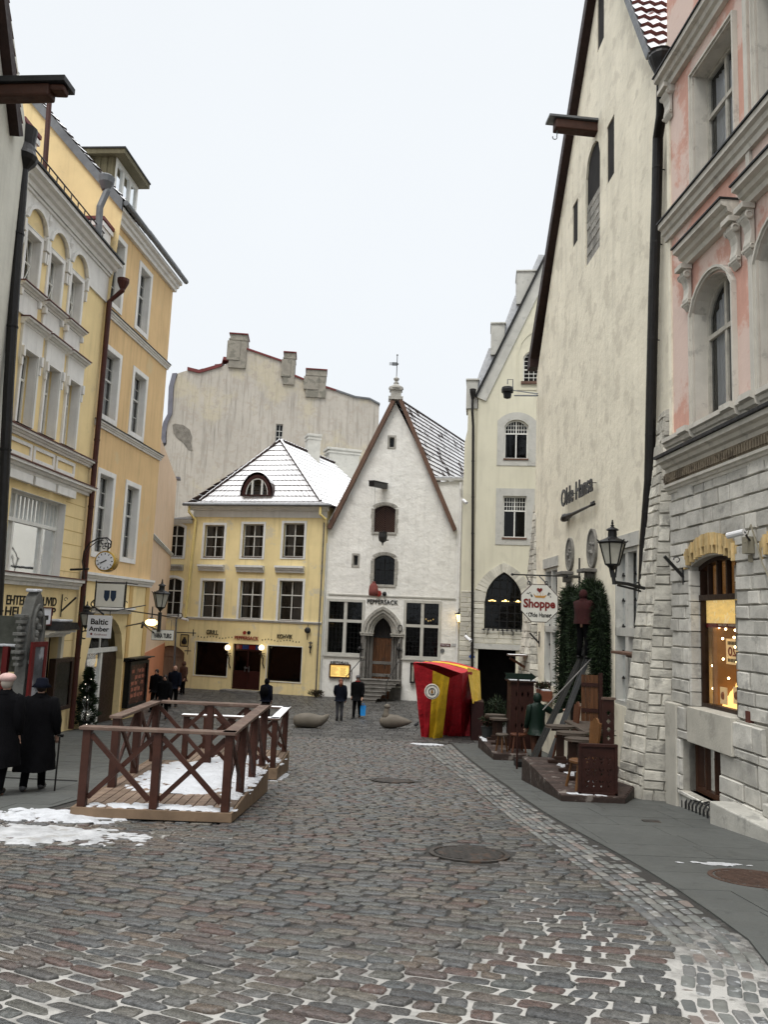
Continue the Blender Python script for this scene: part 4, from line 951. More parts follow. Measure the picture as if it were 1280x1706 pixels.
for k in range(1, n_): u = x0+(x1-x0)*k/n_; mb.fbox(FC, u-.025, u+.025, z0, headz(wG, 1.35, 'gothic', u), d_, d_+.06)
for k in range(1, 7): zz = z0+(z1-z0)*k/7; hwid = (x1-x0)/2; ww = hwid if zz < spz else hwid*max(.1, 1-((zz-spz)/1.35)**1.8); c_ = (x0+x1)/2; mb.fbox(FC, c_-ww, c_+ww, zz-.018, zz+.018, d_, d_+.05)
mb.fbox(FC, x0, x1, spz-.03, spz+.06, d_, d_+.09)
o = mb.build('gothic_window', BLACKPAINT, C1); MB().prism(FC, hp(wG, 1.35, 'gothic', 16), [], -.25, -.24).build('pane', GLASSD, o); MB().fbox(FC, x0-.1, x1+.1, z0-.1, z1, -1.1, -1.0).build('room', DARKROOM, o)
for fx in (.2, .55, .88):
    mb = MB(); cc = FC.pt(x0+(x1-x0)*fx, FC.px(840, 1003)[1], -.21)
    for k in range(3): mb.ball(cc+Vector(((k-1)*.12, .0, (k % 2)*.05)), .06, 8, 5)
    mb.build('lit_bulbs', GLOW, o)
mb = MB(); 
for k in range(11): mb.ball(FC.pt(x0+.2*k, z0-.03, .12), .05, 6, 4)
mb.tube([FC.pt(x0-.1, z0-.03, .12), FC.pt(x0+2.1, z0-.03, .12)], .02, 5)
for u in (x0+.15, (x0+x1)/2, x1-.4): mb.tube([FC.pt(u, z0-.02, -.1), FC.pt(u, z0-.12, .2), FC.pt(u, z0-.25, .1)], .02, 5)
mb.build('window_ironwork', BLACKIRON, o)
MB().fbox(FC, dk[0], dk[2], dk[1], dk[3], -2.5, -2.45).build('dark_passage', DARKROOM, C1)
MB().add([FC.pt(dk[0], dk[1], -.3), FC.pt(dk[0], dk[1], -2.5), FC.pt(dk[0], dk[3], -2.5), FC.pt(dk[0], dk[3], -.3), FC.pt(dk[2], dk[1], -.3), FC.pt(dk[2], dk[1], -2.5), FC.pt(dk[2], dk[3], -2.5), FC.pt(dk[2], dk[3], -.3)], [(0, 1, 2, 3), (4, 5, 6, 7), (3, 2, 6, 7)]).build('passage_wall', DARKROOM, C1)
# left return wall / pilaster strip
pl = FC.px(770, 900)[0]
mb = MB(); zt_ = FC.px(777, 680)[1]
mb.prism(FC, [(pl, zb), (-.001, zb), (-.001, zt_), (pl+.12, zt_), (pl+.12, zt_-1.0), (pl, zt_-1.6)], [], -8, -.12); mb.build('corner_pier', CREAM, C1)
mb = MB(); blocks(mb, lambda u, z, n: FC.pt(u, z, n-.12), lambda z: pl, lambda z: -.02, zb+.1, zst, rh=(.19, .23), bw=(.3, .5), raise_=.03, gap=.008, jit=.003, chip=.004); mb.build('ashlar', ASH, C1)
# stepped pillars and snowy slopes between them
def pill(x0, x1, y0, y1, dep):
    r = FC.rc(x0, y0, x1, y1, 0); mb = MB(); mb.fbox(FC, r[0], r[2], r[1], r[3], -dep, -.06); mb.fbox(FC, r[0]-.03, r[2]+.05, r[3]-.06, r[3]+.02, -dep-.05, .0); o = mb.build('gable_pillar', DOLO, C1, bevel=.012)
    return r
r1 = pill(778, 796, 631, 680, 1.3); r2 = pill(819, 841, 537, 590, 1.3); r3 = pill(862, 892, 450, 505, 1.3)
for (a, b) in (((792, 662), (824, 577)), ((838, 571), (868, 489)), ((886, 470), (908, 420))):
    p = FC.px(*a); q = FC.px(*b); mb = MB(); mb.prism(FC, [(p[0]-.25, p[1]), (q[0]-.25, q[1]), (q[0]+.15, q[1]-.05), (p[0]+.15, p[1]-.05)], [], -.9, -.22, back=True); o = mb.build('gable_coping', SNOW, C1, bevel=.03)
p = FC.px(795, 662); q = FC.px(905, 440); d = Vector((q[0]-p[0], q[1]-p[1])).normalized(); nn = Vector((-d.y, d.x))
P = [Vector(p), Vector(q)+d*2, Vector(q)+d*2+nn*.10, Vector(p)+nn*.10]; MB().prism(FC, [tuple(v) for v in P], [], -.4, .16, back=True).build('gable_verge', BLACKPAINT, C1)
P = [Vector(p)-nn*.45, Vector(q)+d*2-nn*.45, Vector(q)+d*2-nn*.0, Vector(p)-nn*.0]; MB().prism(FC, [tuple(v) for v in P], [], -.1, .07, back=True).build('gable_trim', DOLO, C1)
top = FC.px(792, 655); pipe('downpipe', [FC.pt(top[0]-.1, top[1], .2), FC.pt(top[0]-.1, top[1]-.9, .2), FC.pt(FC.px(789, 700)[0], FC.px(789, 710)[1], .1), FC.pt(.03, FC.g(0)+1.5, .1)], .06, BLACKPIPE, C1, hop=True, clamps=6)
rb = FC.pt(FC.px(905, 440)[0], FC.px(905, 440)[1]-.2, -.3); eb = FC.pt(-.1, vl[1]-.2, -.3); bk = -FC.n*12
MB().add([eb, rb+(rb-eb)*.3, rb+(rb-eb)*.3+bk, eb+bk], [(0, 1, 2, 3)]).build('roof', TILE, C1)
# ================================================================ beige medieval gable on the right
BEIGE = pm('beige_rough_render', (.77, .72, .585), .92, .10, .9, .45, 6, .035, streak=.28, stain=((.52, .475, .385), .5, 1.3, .53))
DOLOB = pm('buttress_limestone', (.48, .46, .40), .92, .26, 4, .9, 22, .018, tint=.28, stain=((.18, .175, .16), .55, 3.0, .54))
MORTAR = pm('lime_mortar', (.34, .325, .285), .95, .25, 4, .6, 30)
RIMSTONE = pm('rough_grey_rubble', (.27, .26, .235), .95, .3, 5, .8, 20, .02, tint=.3)
VERGE = pm('dark_brown_verge', (0.021, 0.0084, 0.006), .6, .3, 3, .2)
BEAMW = pm('hoist_beam_wood', (0.0425, 0.015, 0.008), .6, .3, 3, .2)
FB = Fac(at(888, 1150, 26.2), at(1124, 1250, 14.6))
B1 = thing('beige_gable_house', 'huge beige rendered medieval gable house with slit openings, a hoist beam and stone buttresses', 'house', FB.pt(FB.L/2, FB.g(FB.L/2)))
zb = gz(25)-.4
e0 = FB.px(893, 622); e1 = FB.px(1100, 92); 
a0 = FB.px(947, 204); a1 = FB.px(1062, 0)
sl0 = 1.20; sl1 = (a1[1]-e1[1])/(e1[0]-a1[0])
# apex where the two slopes meet
ua = (e1[1]+sl1*e1[0]-e0[1]+sl0*e0[0])/(sl0+sl1); za = e0[1]+sl0*(ua-e0[0])
lp = FB.px(985, 0); sl0 = (lp[1]-e0[1])/(lp[0]-e0[0]); ua = (e1[1]+sl1*e1[0]-e0[1]+sl0*e0[0])/(sl0+sl1); za = e0[1]+sl0*(ua-e0[0])
s1 = FB.rc(996, -6, 1007, 62); s2 = FB.rc(1012, 213, 1024, 288); s3 = FB.rc(955, 345, 963, 400); nich = FB.rc(977, 264, 1000, 410)
w1 = FB.rc(908, 948, 927.5, 1146); w2 = FB.rc(1024, 918, 1064, 1185); d1_ = FB.rc(943, 982, 961, 1180); d2_ = FB.rc(976, 976, 1003, 1205)
d1_ = (d1_[0], FB.g(d1_[0])-.0, d1_[2], d1_[3]); d2_ = (d2_[0], FB.g(d2_[0])-.0, d2_[2], d2_[3])
rd1 = (d1_[2]-d1_[0])*.5; rd2 = (d2_[2]-d2_[0])*.5
H = [hp(s1), hp(s2), hp(s3), hp(nich, (nich[2]-nich[0])*.5), hp(w1), hp(w2), hp(d1_, rd1*1.3, 'gothic', 14), hp(d2_, rd2*1.3, 'gothic', 14)]
wall('wall', FB, [(0, zb), (FB.L, zb), (FB.L, e1[1]), (e1[0], e1[1]), (ua, za), (e0[0]*.2, e0[1]-.2), (0, e0[1]-.4)], H, BEIGE, B1, .5, back=9)
for s in (s1, s2, s3): MB().prism(FB, hp(grow(s, .01)), [], -.06, -.03).build('slit_black_panel', DARKROOM, B1)  # black panel just behind the face stands for the unlit slit
r = nich; mb = MB(); zf = FB.px(990, 322)[1]
mb2 = MB(); mb2.fbox(FB, r[0]-.02, r[2]+.02, zf, r[3], -.10, -.06); mb2.build('niche_black_panel', DARKROOM, B1)  # black sheet paints the darkness of the upper niche
blocks(mb, lambda u, z, n: FB.pt(u, z, n-.05), lambda z: r[0]+.01, lambda z: r[2]-.01, r[1], zf, rh=(.2, .28), bw=(.3, .5), raise_=.02, jit=.01); mb.fbox(FB, r[0], r[2], r[1], zf-.02, -.3, -.05); mb.build('niche_stonework', RIMSTONE, B1)
# roof with verge boards
dB = -FB.n
def rp_(u, z, n): return FB.pt(u, z, n)
L0 = (e0[0]-.35, e0[1]-.42*sl0-.3); AP = (ua, za+.25); R0 = (e1[0]+.1, e1[1]-.02)
roofplane('roof', rp_(R0[0], R0[1], .25), rp_(R0[0], R0[1], -12), rp_(AP[0], AP[1], -12), rp_(AP[0], AP[1], .25), 22, pm('big_roof_tile', (.13, .042, .036), .6, .3, 3, .3, 12, snow=.62, snsc=2.5), B1, lift=.08, wave=.05)
q0 = FB.px(880, 600, .24); q1 = FB.px(975, 0, .24); dd = (Vector(q1)-Vector(q0)).normalized()
L0 = (q0[0]+.03, q0[1]-.05); AP2 = (L0[0]+(AP[0]-L0[0]), L0[1]+(AP[0]-L0[0])*dd.y/dd.x)
roofplane('roof', rp_(L0[0], L0[1], -12), rp_(L0[0], L0[1], .18), rp_(AP2[0], AP2[1], .18), rp_(AP2[0], AP2[1], -12), 26, TILE, B1, lift=.02, wave=.01)
def vb(F, a, b, wd, n0, n1, mat, nm, parent, below=True):
    a = Vector(a); b = Vector(b); d = (b-a).normalized(); p = Vector((-d.y, d.x))
    if p.y > 0: p = -p
    return MB().prism(F, [tuple(a), tuple(b), tuple(b+p*wd), tuple(a+p*wd)], [], n0, n1, back=True).build(nm, mat, parent)
vl0 = FB.px(880, 552, .5); 
q0 = FB.px(880, 600, .24); q1 = FB.px(975, 0, .24)
dd = (Vector(q1)-Vector(q0)).normalized(); tl = Vector(q0); tr = Vector(q0)+dd*12; pp_ = Vector((dd.y, -dd.x))
zbt = FB.px(878, 619, .24)[1]
MB().prism(FB, [(tl.x+.02, tl.y), tuple(tr), tuple(tr+pp_*.34), (tl.x+.40, tl.y+.40*dd.y/dd.x-.34*1.6), (tl.x+.40, zbt), (tl.x-.12, zbt)], [], -.1, .24, back=True).build('bargeboard', VERGE, B1)
vb(FB, (AP[0], AP[1]+.1), (R0[0], R0[1]), .16, -.02, .28, GREYMETAL, 'verge_flashing', B1)
# hoist beam
bz = FB.px(985, 216)[1]; P1 = FB.pt(FB.px(994, 216)[0], bz, -.1); 
Yb = P1.y; P0 = at(914, 214, Yb-.1); P1.z = at(994, 217, Yb).z; P0.z = P1.z+.02
mb = MB(); mb.beam(P0+Vector((.16, 0, 0)), P1, .3, .27); o = mb.build('hoist_beam', BEAMW, B1, bevel=.03)
mb = MB(); mb.beam(P0+Vector((-.02, 0, .18)), P1+Vector((0, 0, .18)), .42, .06); mb.build('beam_cap', GREYMETAL, o)
c = P0+Vector((.24, 0, -.14)); mb = MB(); mb.tube([c, c-Vector((0, 0, .14))]+[c-Vector((.06-.06*math.cos(a), 0, .2+.06*math.sin(a))) for a in np.linspace(-.5, 3.6, 9)], .014, 6); mb.build('hook', GREYMETAL, o)
# eave hopper and black downpipe at the near corner
fpp = lambda x, y, n: FB.pt(*FB.px(x, y, n), n)
pts = [fpp(1101, 100, .42), fpp(1104, 130, .42), fpp(1103, 190, .30), fpp(1097, 230, .18), fpp(1095, 330, .16), fpp(1090, 480, .16), fpp(1086, 650, .16), fpp(1083, 800, .16), fpp(1075, 905, .16), fpp(1070, 1080, .16)]
mb = MB(); mb.tube(pts, .105, 12); mb.lathe([(.1, -.32), (.14, -.2), (.20, -.05), (.23, .04), (.21, .1), (.23, .14)], pts[0], 14)
for p, q in zip(pts[3:], pts[4:]): mb.lathe([(.108, -.02), (.108, .02)], p.lerp(q, .5), 12); mb.tube([p.lerp(q, .5), p.lerp(q, .5)+Vector((.3, .1, 0))], .012, 5)
mb.build('downpipe', BLACKPIPE, B1, smooth=False)
# stone cross windows
def crosswin(F, r, parent, tz, dep=.10, lint=.3):
    x0, z0, x1, z1 = r; c = (x0+x1)/2; mb = MB(); w_ = .09
    mb.prism(F, hp(grow(r, .02)), [hp(shrink(r, .10))], -dep-.1, -.02); mb.fbox(F, c-w_, c+w_, z0, z1, -dep-.05, -.03); mb.fbox(F, x0, x1, tz-w_, tz+w_, -dep-.04, -.02)
    o = mb.build('window', DOLO, parent); MB().fbox(F, x0, x1, z0, z1, -dep-.09, -dep-.08).build('pane', GLASSD, o); MB().fbox(F, x0-.05, x1+.05, z0, z1, -dep-.6, -dep-.55).build('room', DARKROOM, o)
    MB().fbox(F, x0-.12, x1+.12, z1, z1+lint, -.2, .03).build('lintel', DOLO, o)
    mb = MB()
    for k in range(1, 6): zz = z0+(z1-z0)*k/6; mb.tube([F.pt(x0+.1, zz, -.16), F.pt(x0+.25, zz, -.12), F.pt(x0+.28, zz+.05, -.12)], .02, 5); mb.tube([F.pt(c+.12, zz, -.16), F.pt(c+.27, zz, -.12), F.pt(c+.3, zz+.05, -.12)], .02, 5)
    mb.build('shutter_hinge', BLACKIRON, o)
    return o
crosswin(FB, w1, B1, FB.px(917, 1048)[1]); crosswin(FB, w2, B1, FB.px(1044, 1053)[1])
a = FB.px(1022, 1086, .3); b = FB.px(1054, 1086, .3); mb = MB(); mb.fbox(FB, a[0], b[0]+.2, a[1]-.03, a[1]+.03, 0, .35); mb.prism(FB, [(a[0]+.05, a[1]-.03), (b[0]+.1, a[1]-.03), (b[0]+.1, a[1]-.35), (b[0], a[1]-.12), (a[0]+.1, a[1]-.09)], [], .0, .05); mb.build('window_shelf', BROWNWOOD, B1, bevel=.01)
# two arched doorways
for r, rr in ((d1_, rd1), (d2_, rd2)):
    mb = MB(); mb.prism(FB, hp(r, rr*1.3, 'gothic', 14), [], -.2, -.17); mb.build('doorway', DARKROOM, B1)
    ro = grow(r, .22); P = hp((ro[0], r[3]-rr*1.3, ro[2], ro[3]), ro[3]-r[3]+rr*1.3, 'gothic', 12)[2:]; Q = hp((r[0], r[3]-rr*1.3, r[2], r[3]), rr*1.3, 'gothic', 12)[2:]; mb = MB()
    for i in range(12): mb.prism(FB, [P[i], P[i+1], Q[i+1], Q[i]], [], -.1, .02+random.uniform(0, .02), t=random.random())
    mb.build('arch_stone', RIMSTONE, B1)
r = d2_; MB().fbox(FB, r[0]-.02, r[0]+(r[2]-r[0])*.5, r[1], r[1]+1.6, -.3, -.24).build('door', OAK, B1)
# carved ovals with corbels
for (x0, x1, y0, y1) in ((947, 957, 898, 950), (983, 996, 883, 945)):
    r = FB.rc(x0, y0, x1, y1); c = (r[0]+r[2])/2; zc = (r[1]+r[3])/2; hw = (r[2]-r[0])/2*1.15; hh = (r[3]-r[1])/2
    P = [(c+math.cos(a)*hw, zc+math.sin(a)*hh) for a in np.linspace(0, 2*math.pi, 24, endpoint=False)]; P2 = [(c+math.cos(a)*hw*.82, zc+math.sin(a)*hh*.9) for a in np.linspace(0, 2*math.pi, 24, endpoint=False)]
    mb = MB(); mb.prism(FB, P, [P2], 0, .07); mb.prism(FB, P2, [], 0, .04)
    for k in range(7): a = random.uniform(0, 6.28); q = random.uniform(.1, .6); mb.ball(FB.pt(c+math.cos(a)*hw*q, zc+math.sin(a)*hh*q, .04), .05, 7, 4)
    o = mb.build('carved_oval', RIMSTONE, B1)
    mb = MB(); mb.fbox(FB, c-.3, c+.3, r[1]-.12, r[1]-.03, 0, .34); mb.fbox(FB, c-.13, c+.13, r[1]-.32, r[1]-.12, 0, .2); mb.fbox(FB, c-.08, c+.08, r[1]-.5, r[1]-.32, 0, .12); mb.build('corbel', DKSTONE, B1, bevel=.015)
    mb = MB(); 
    mb.lathe([(.02, -.0), (.12, .06), (.15, .2), (.1, .34), (.05, .42)], FB.pt(c, r[1]-1.0, .1), 9); mb.build('carved_head', RIMSTONE, B1, smooth=True)
# iron shop lettering on the wall and the spoon under it
a = FB.px(945, 842); b = FB.px(999, 792); x0, x1 = a[0], b[0]
M_ = FB.mat((x0+x1)/2, (FB.px(972, 817)[1]), .16); sh = Matrix.Identity(4)
text_mb('Olde Hansa', M_, x1-x0, .5, .03, .015).build('wall_lettering', BLACKIRON, B1)
mb = MB(); zc = FB.px(972, 852)[1]; Ls = x1-x0
for k in range(7): mb.tube([FB.pt(x0+Ls*(k+.5)/7, FB.px(972, 817)[1], 0), FB.pt(x0+Ls*(k+.5)/7, FB.px(972, 817)[1], .16)], .012, 4)
mb.build('lettering_pin', BLACKIRON, B1)
mb = MB(); mb.tube([FB.pt(x0+.0, zc-.02, .12), FB.pt(x0+.28, zc, .12), FB.pt(x0+.45, zc+.01, .12), FB.pt(x0+.62, zc, .12), FB.pt(x0+.95, zc, .12), FB.pt(x1-.4, zc, .12), FB.pt(x1-.02, zc, .12)], .03, 8, rad=[.07, .12, .05, .085, .05, .03, .045]); mb.fbox(FB, x1-.3, x1+.02, zc+.04, zc+.075, .11, .135); mb.build('iron_spoon', BLACKIRON, B1, smooth=True)
# buttresses
def buttress(F, u0, zt_, wid_t, wid_b, dep_t, dep_b, zb, parent, ub0=None, name='buttress', seed=3, rh=(.15, .3), bw=(.22, .5)):
    """tapered stone pier: far side at u0.., near side widens downwards, depth grows downwards"""
    rnd = random.Random(seed); H_ = zt_-zb
    t = lambda z: min(1, max(0, (zt_-z)/H_))
    ul = lambda z: u0[0]+(u0[1]-u0[0])*t(z); ur = lambda z: ul(z)+wid_t+(wid_b-wid_t)*t(z); dp = lambda z: dep_t+(dep_b-dep_t)*t(z)
    core = MB(); vs = []
    for z in (zb, zt_): vs += [F.pt(ul(z), z, 0), F.pt(ur(z), z, 0), F.pt(ur(z), z, dp(z)), F.pt(ul(z), z, dp(z))]
    core.add(vs, [(0, 1, 5, 4), (1, 2, 6, 5), (2, 3, 7, 6), (3, 0, 4, 7), (4, 5, 6, 7)]); o = core.build(name, MORTAR, parent)
    mb = MB()
    blocks(mb, lambda u, z, n: F.pt(u, z, dp(z)+n), ul, ur, zb, zt_, rh=rh, bw=bw, raise_=.04, gap=.009, jit=.016, rnd=rnd)
    blocks(mb, lambda s, z, n: F.pt(ur(z)+n, z, dp(z)-s), lambda z: 0, dp, zb, zt_, rh=rh, bw=bw, raise_=.045, gap=.009, jit=.016, rnd=rnd)
    blocks(mb, lambda s, z, n: F.pt(ul(z)-n, z, s), lambda z: 0, dp, zb, zt_, rh=rh, bw=bw, raise_=.035, gap=.009, jit=.014, rnd=rnd)
    mb.build('stone_course', DOLOB, o); return o
# near buttress, from survey of its edges
zb2 = gz(13)-.15; bt = FB.px(1100, 690)
uL = FB.px(1066, 1300)[0]; 
def fuv(P): d = P-FB.o; return (d.x*FB.u.x+d.y*FB.u.y, d.x*FB.n.x+d.y*FB.n.y)
def pier(name, base, top, zb, zt, parent, seed, rh=(.15, .28), bw=(.2, .45)):
    """stone pier: base and top are plan points far corner, outer corner, near corner"""
    rnd = random.Random(seed); base = [Vector((p[0], p[1], 0)) for p in base]; top = [Vector((p[0], p[1], 0)) for p in top]
    core = MB(); q = lambda P, z: Vector((P.x, P.y, z)); n_ = len(base)
    NL = 24; vs_ = []
    for l in range(NL+1):
        t_ = l/NL; ring = [b_.lerp(a_, t_) for a_, b_ in zip(top, base)]; cen = sum(ring, Vector())/n_
        vs_ += [q(p+(cen-p).normalized()*.012, zb+(zt-zb)*t_) for p in ring]
    core.add(vs_, [(l*n_+i, l*n_+(i+1) % n_, (l+1)*n_+(i+1) % n_, (l+1)*n_+i) for l in range(NL) for i in range(n_)]+[tuple(range(NL*n_, (NL+1)*n_))]); o = core.build(name, MORTAR, parent)
    mb = MB()
    for k in range(n_-1):
        a0, b0, a1, b1 = base[k], base[k+1], top[k], top[k+1]
        def mf(u, z, n, a0=a0, b0=b0, a1=a1, b1=b1):
            t = (z-zb)/(zt-zb); a = a0.lerp(a1, t); b = b0.lerp(b1, t); d = b-a; L_ = max(d.length, 1e-3); d = d/L_; nn = Vector((d.y, -d.x, 0)); p = a+d*u+nn*n; return Vector((p.x, p.y, z))
        ln = lambda z, a0=a0, b0=b0, a1=a1, b1=b1: (a0.lerp(a1, (z-zb)/(zt-zb))-b0.lerp(b1, (z-zb)/(zt-zb))).length
        blocks(mb, mf, lambda z: 0.0, ln, zb, zt, rh=rh, bw=bw, raise_=.032, gap=.008, jit=.013, rnd=rnd, chip=.02)
    mb.build('stone_course', DOLOB, o); return o
g1 = ground(1027, 1326); g2 = ground(1069, 1334); g3 = ground(1126, 1338); g3 = g2+(g3-g2)*1.25
zt2 = at(1110, 680, 14.4).z; t1 = at(1100, 690, 15.0); t2 = at(1110, 690, 14.5); t3 = at(1130, 672, 14.3)
g1 = g1+Vector((.2, 1.0, 0))*.0
pier('buttress', [(g1.x+.75, g1.y+.55), g1, g2, g3], [(t1.x+.1, t1.y+.3), t1, t2, t3], gz(14)-.25, zt2, B1, 4, rh=(.13, .30), bw=(.18, .52))
h1 = at(854, 1170, 26.6); h2 = at(878, 1178, 25.4); h3 = at(903, 1180, 25.2); k1 = at(891, 838, 26.5); k2 = at(894, 838, 26.2); k3 = at(900, 838, 26.0)
pier('buttress', [(h1.x+.7, h1.y+.2), h1, h2, h3], [(k1.x+.05, k1.y+.1), k1, k2, k3], gz(24)-.2, at(893, 838, 26.2).z, B1, 9, rh=(.2, .3))
# ================================================================ pink and stone building
PINK = pm('pink_worn_plaster', (.60, .345, .275), .92, .10, 1.6, .4, 8, .02, streak=.3, stain=((.66, .53, .465), .9, .8, .455))
STUCCO = pm('grey_stucco_trim', (.55, .525, .465), .88, .1, 2.5, .3, 22, .012, streak=.35, stain=((.30, .28, .25), .5, 3, .58))
OLDFRAME = pm('old_grey_window_frame', (.40, .38, .33), .7, .22, 6, .3, 30)
LEAD = pm('dark_lead_flashing', (0.02, 0.02, 0.021), .5, .3, 4, .2, metal=.3)
CURT = pm('pale_window_curtain', (.75, .77, .78), .9, .08, 4, .1, stretch=(6, 6, .3))
DIRTYM = pm('sooty_brown_moulding', (.23, .19, .135), .9, .35, 3, .7, 18, .02, stain=((.07, .055, .04), .75, 3, .5))
ASHG = pm('grey_ashlar', (.47, .455, .41), .88, .2, 4, .8, 26, .012, tint=.2, stain=((.22, .215, .2), .5, 3.2, .57))
YFRINGE = pm('yellow_brick_head', (.50, .37, .18), .85, .2, 5, .4, 25, tint=.25)
DBROWN = pm('dark_brown_frame', (0.024, 0.012, 0.0078), .4, .3, 5, .1)
RBROWN = pm('brown_basement_frame', (0.06, 0.025, 0.0125), .5, .2, 5, .1)
PLINTH = pm('concrete_plinth', (.42, .40, .345), .9, .12, 2.5, .3, 25, stain=((.24, .23, .2), .45, 2, .55))
Xp = at(1119, 1250, 13.85); Xq = at(1285, 1395, 10.8)
dxk = at(1120, 850, 13.85).x-Xp.x; Xp.x += dxk; Xq.x += dxk
FK = Fac((Xp.x, Xp.y), (Xq.x+(Xq.x-Xp.x)*1.9, Xq.y+(Xq.y-Xp.y)*1.9))
K1 = thing('pink_stone_building', 'old worn pink plastered building with grey ashlar ground floor, lit shop window and carved hoods', 'building', FK.pt(FK.L/2, FK.g(FK.L/2)))
LK = FK.L; zb = gz(8)-1.2; ztop = at(1200, -420, 11).z
uw = (FK.px(1161, 200)[0], FK.px(1183, 279)[1]-.25, FK.px(1226, 200)[0], FK.px(1226, 32)[1])
def dfor(F, xo, xi, y): a = F.px(xo, y)[0]; n0 = 0.0; lo, hi = 0.0, 1.5
def dfor(F, xo, xi, y):
    a = F.px(xo, y)[0]; lo, hi = 0.0, 1.5
    for _ in range(40):
        m = (lo+hi)/2; b = F.px(xi, y, -m)[0]
        if (b > a) == (xi > xo): lo = m
        else: hi = m
    return lo
dU = dfor(FK, 1161, 1180, 200); dS = dfor(FK, 1153.5, 1167, 1060)
lw = (FK.px(1161, 600)[0], FK.px(1175, 700)[1], FK.px(1224, 600)[0], FK.px(1215, 436)[1])
du = 2.05
zc1 = FK.px(1124, 729)[1]; zst = FK.px(1110, 812)[1]
sw = FK.rc(1168, 935, 1231, 1192); sw = (FK.px(1153.5, 1100)[0], FK.px(1168, 1180)[1], FK.px(1231, 1060)[0], FK.px(1200, 923)[1])
bs = (FK.px(1150, 1280)[0], FK.px(1152, 1318)[1], FK.px(1213, 1280)[0], FK.px(1175, 1240)[1])
sh2 = lambda r, d_: (r[0]+d_, r[1], r[2]+d_, r[3])
sw2 = sh2(sw, FK.px(1277, 1000)[0]-sw[0]+.12)
up = [hp(uw), hp(lw, .42), hp(sh2(uw, du)), hp(sh2(lw, du), .42), hp(sh2(uw, du*2)), hp(sh2(lw, du*2), .42)]
wall('wall', FK, [(0, zst), (LK, zst), (LK, ztop), (0, ztop)], up, PINK, K1, dU+.1, back=9)
wall('stone_wall', FK, [(0, zb), (LK, zb), (LK, zst-.001), (0, zst-.001)], [hp(sw, .14), hp(bs), hp(sw2, .14)], MORTAR, K1, dS+.12, back=9)
def shopfront_masonry():
    mb = MB(); holes = [(sw[0]-.02, sw[1]-.45, sw[2]+.02, sw[3]+.28), (bs[0]-.02, bs[1], bs[2]+.02, bs[3]), (sw2[0]-.02, sw2[1]-.4, sw2[2]+.02, sw2[3]+.28)]
    zpl = sw[1]-.0
    blocks(mb, lambda u, z, n: FK.pt(u, z, n), lambda z: .02, lambda z: LK, zpl, zst, rh=(.20, .27), bw=(.28, .62), raise_=.045, gap=.008, holes=holes, jit=.008, chip=.012)
    blocks(mb, lambda u, z, n: FK.pt(u, z, n+.1), lambda z: .02, lambda z: LK, zb, zpl-.03, rh=(.24, .34), bw=(.35, .7), raise_=.045, gap=.008, holes=holes, jit=.01, chip=.012)
    # dressed jambs inside the shop window opening
    for r in (sw,):
        z = r[1]
        while z < r[3]-.35:
            h = random.uniform(.22, .3)
            for (ue, s) in ((r[0], 1), (r[2], -1)):
                nb = len(mb.v); w_ = .3
                vs = [FK.pt(ue+s*.0, z+.008, .04), FK.pt(ue+s*.03, z+.01, .02), FK.pt(ue+s*.035, z+.01, -dS), FK.pt(ue, z+.01, -dS-.03), FK.pt(ue+s*.0, z+h-.008, .04), FK.pt(ue+s*.03, z+h-.01, .02), FK.pt(ue+s*.035, z+h-.01, -dS), FK.pt(ue, z+h-.01, -dS-.03)]
                mb.add(vs, [(0, 1, 5, 4), (1, 2, 6, 5), (4, 5, 6, 7), (0, 1, 2, 3)], random.random())
            z += h
    return mb.build('ashlar', ASHG, K1)
shopfront_masonry()
MB().fbox(FK, 0, bs[0]-.0, zb, sw[1]-.02, -.1, .098).build('plinth', MORTAR, K1); MB().fbox(FK, bs[2], LK, zb, sw[1]-.02, -.1, .098).build('plinth', MORTAR, K1)
uLn = FK.px(1145, 1215, .17)[0]; uLr = FK.px(1219, 1215, .17)[0]; uCp = FK.px(1127, 1250, .16)[0]
MB().fbox(FK, uLn, uLr, bs[3]+.0, sw[1]+.01, -.3, .17).build('concrete_lintel', PLINTH, K1, bevel=.012)
MB().fbox(FK, .0, uCp, gz(12)-.5, sw[1]+.0, -.1, .16).build('corner_plinth', PLINTH, K1, bevel=.015)
mb = MB(); mb.fbox(FK, sw[0]-.9, LK, sw[1]-.055, sw[1]-.0, .0, .19) if False else None
# shop window: brown frame, lights over a transom, display colours that glow in place of warm lamplight
x0, z0, x1, z1 = sw; tz = FK.px(1175, 994)[1]; zp = FK.px(1200, 1038)[1]; zr = FK.px(1200, 1044)[1]; D = -dS-.06
mb = MB(); mb.prism(FK, hp(sw, .14), [hp(shrink(sw, .07), .13)], D-.06, D+.06); mb.fbox(FK, x0, x1, tz-.05, tz+.04, D-.05, D+.08)
for k in range(1, 5): u = x0+(x1-x0)*k/5; mb.fbox(FK, u-.022, u+.022, tz, headz(sw, .14, 'seg', u), D-.03, D+.05)
SWO = mb.build('shop_window', DBROWN, K1)
MB().prism(FK, hp(sw, .14), [], D-.01, D).build('pane', glassmat('shop_glass', trans=.92), SWO)
AMBERT = pm('gold_glow_display', (.75, .48, .12), .6, .35, 3.5, .3, 9, .02, stretch=(1, 1, 3), emit=1.1, ecol=(1, .62, .2))  # emission put into the amber goods to read as lamplit
POSTERY = pm('yellow_patterned_valance', (.78, .55, .16), .6, .32, 6, .2, 20, stretch=(1, 1, 2.5), stain=((.85, .82, .75), .9, 4, .55), emit=.35, ecol=(.9, .65, .25))  # valance glows slightly by itself as if lit from inside
MB().fbox(FK, x0+.07, x1-.05, zp, tz-.05, D-.06, D-.03).build('valance', POSTERY, SWO)
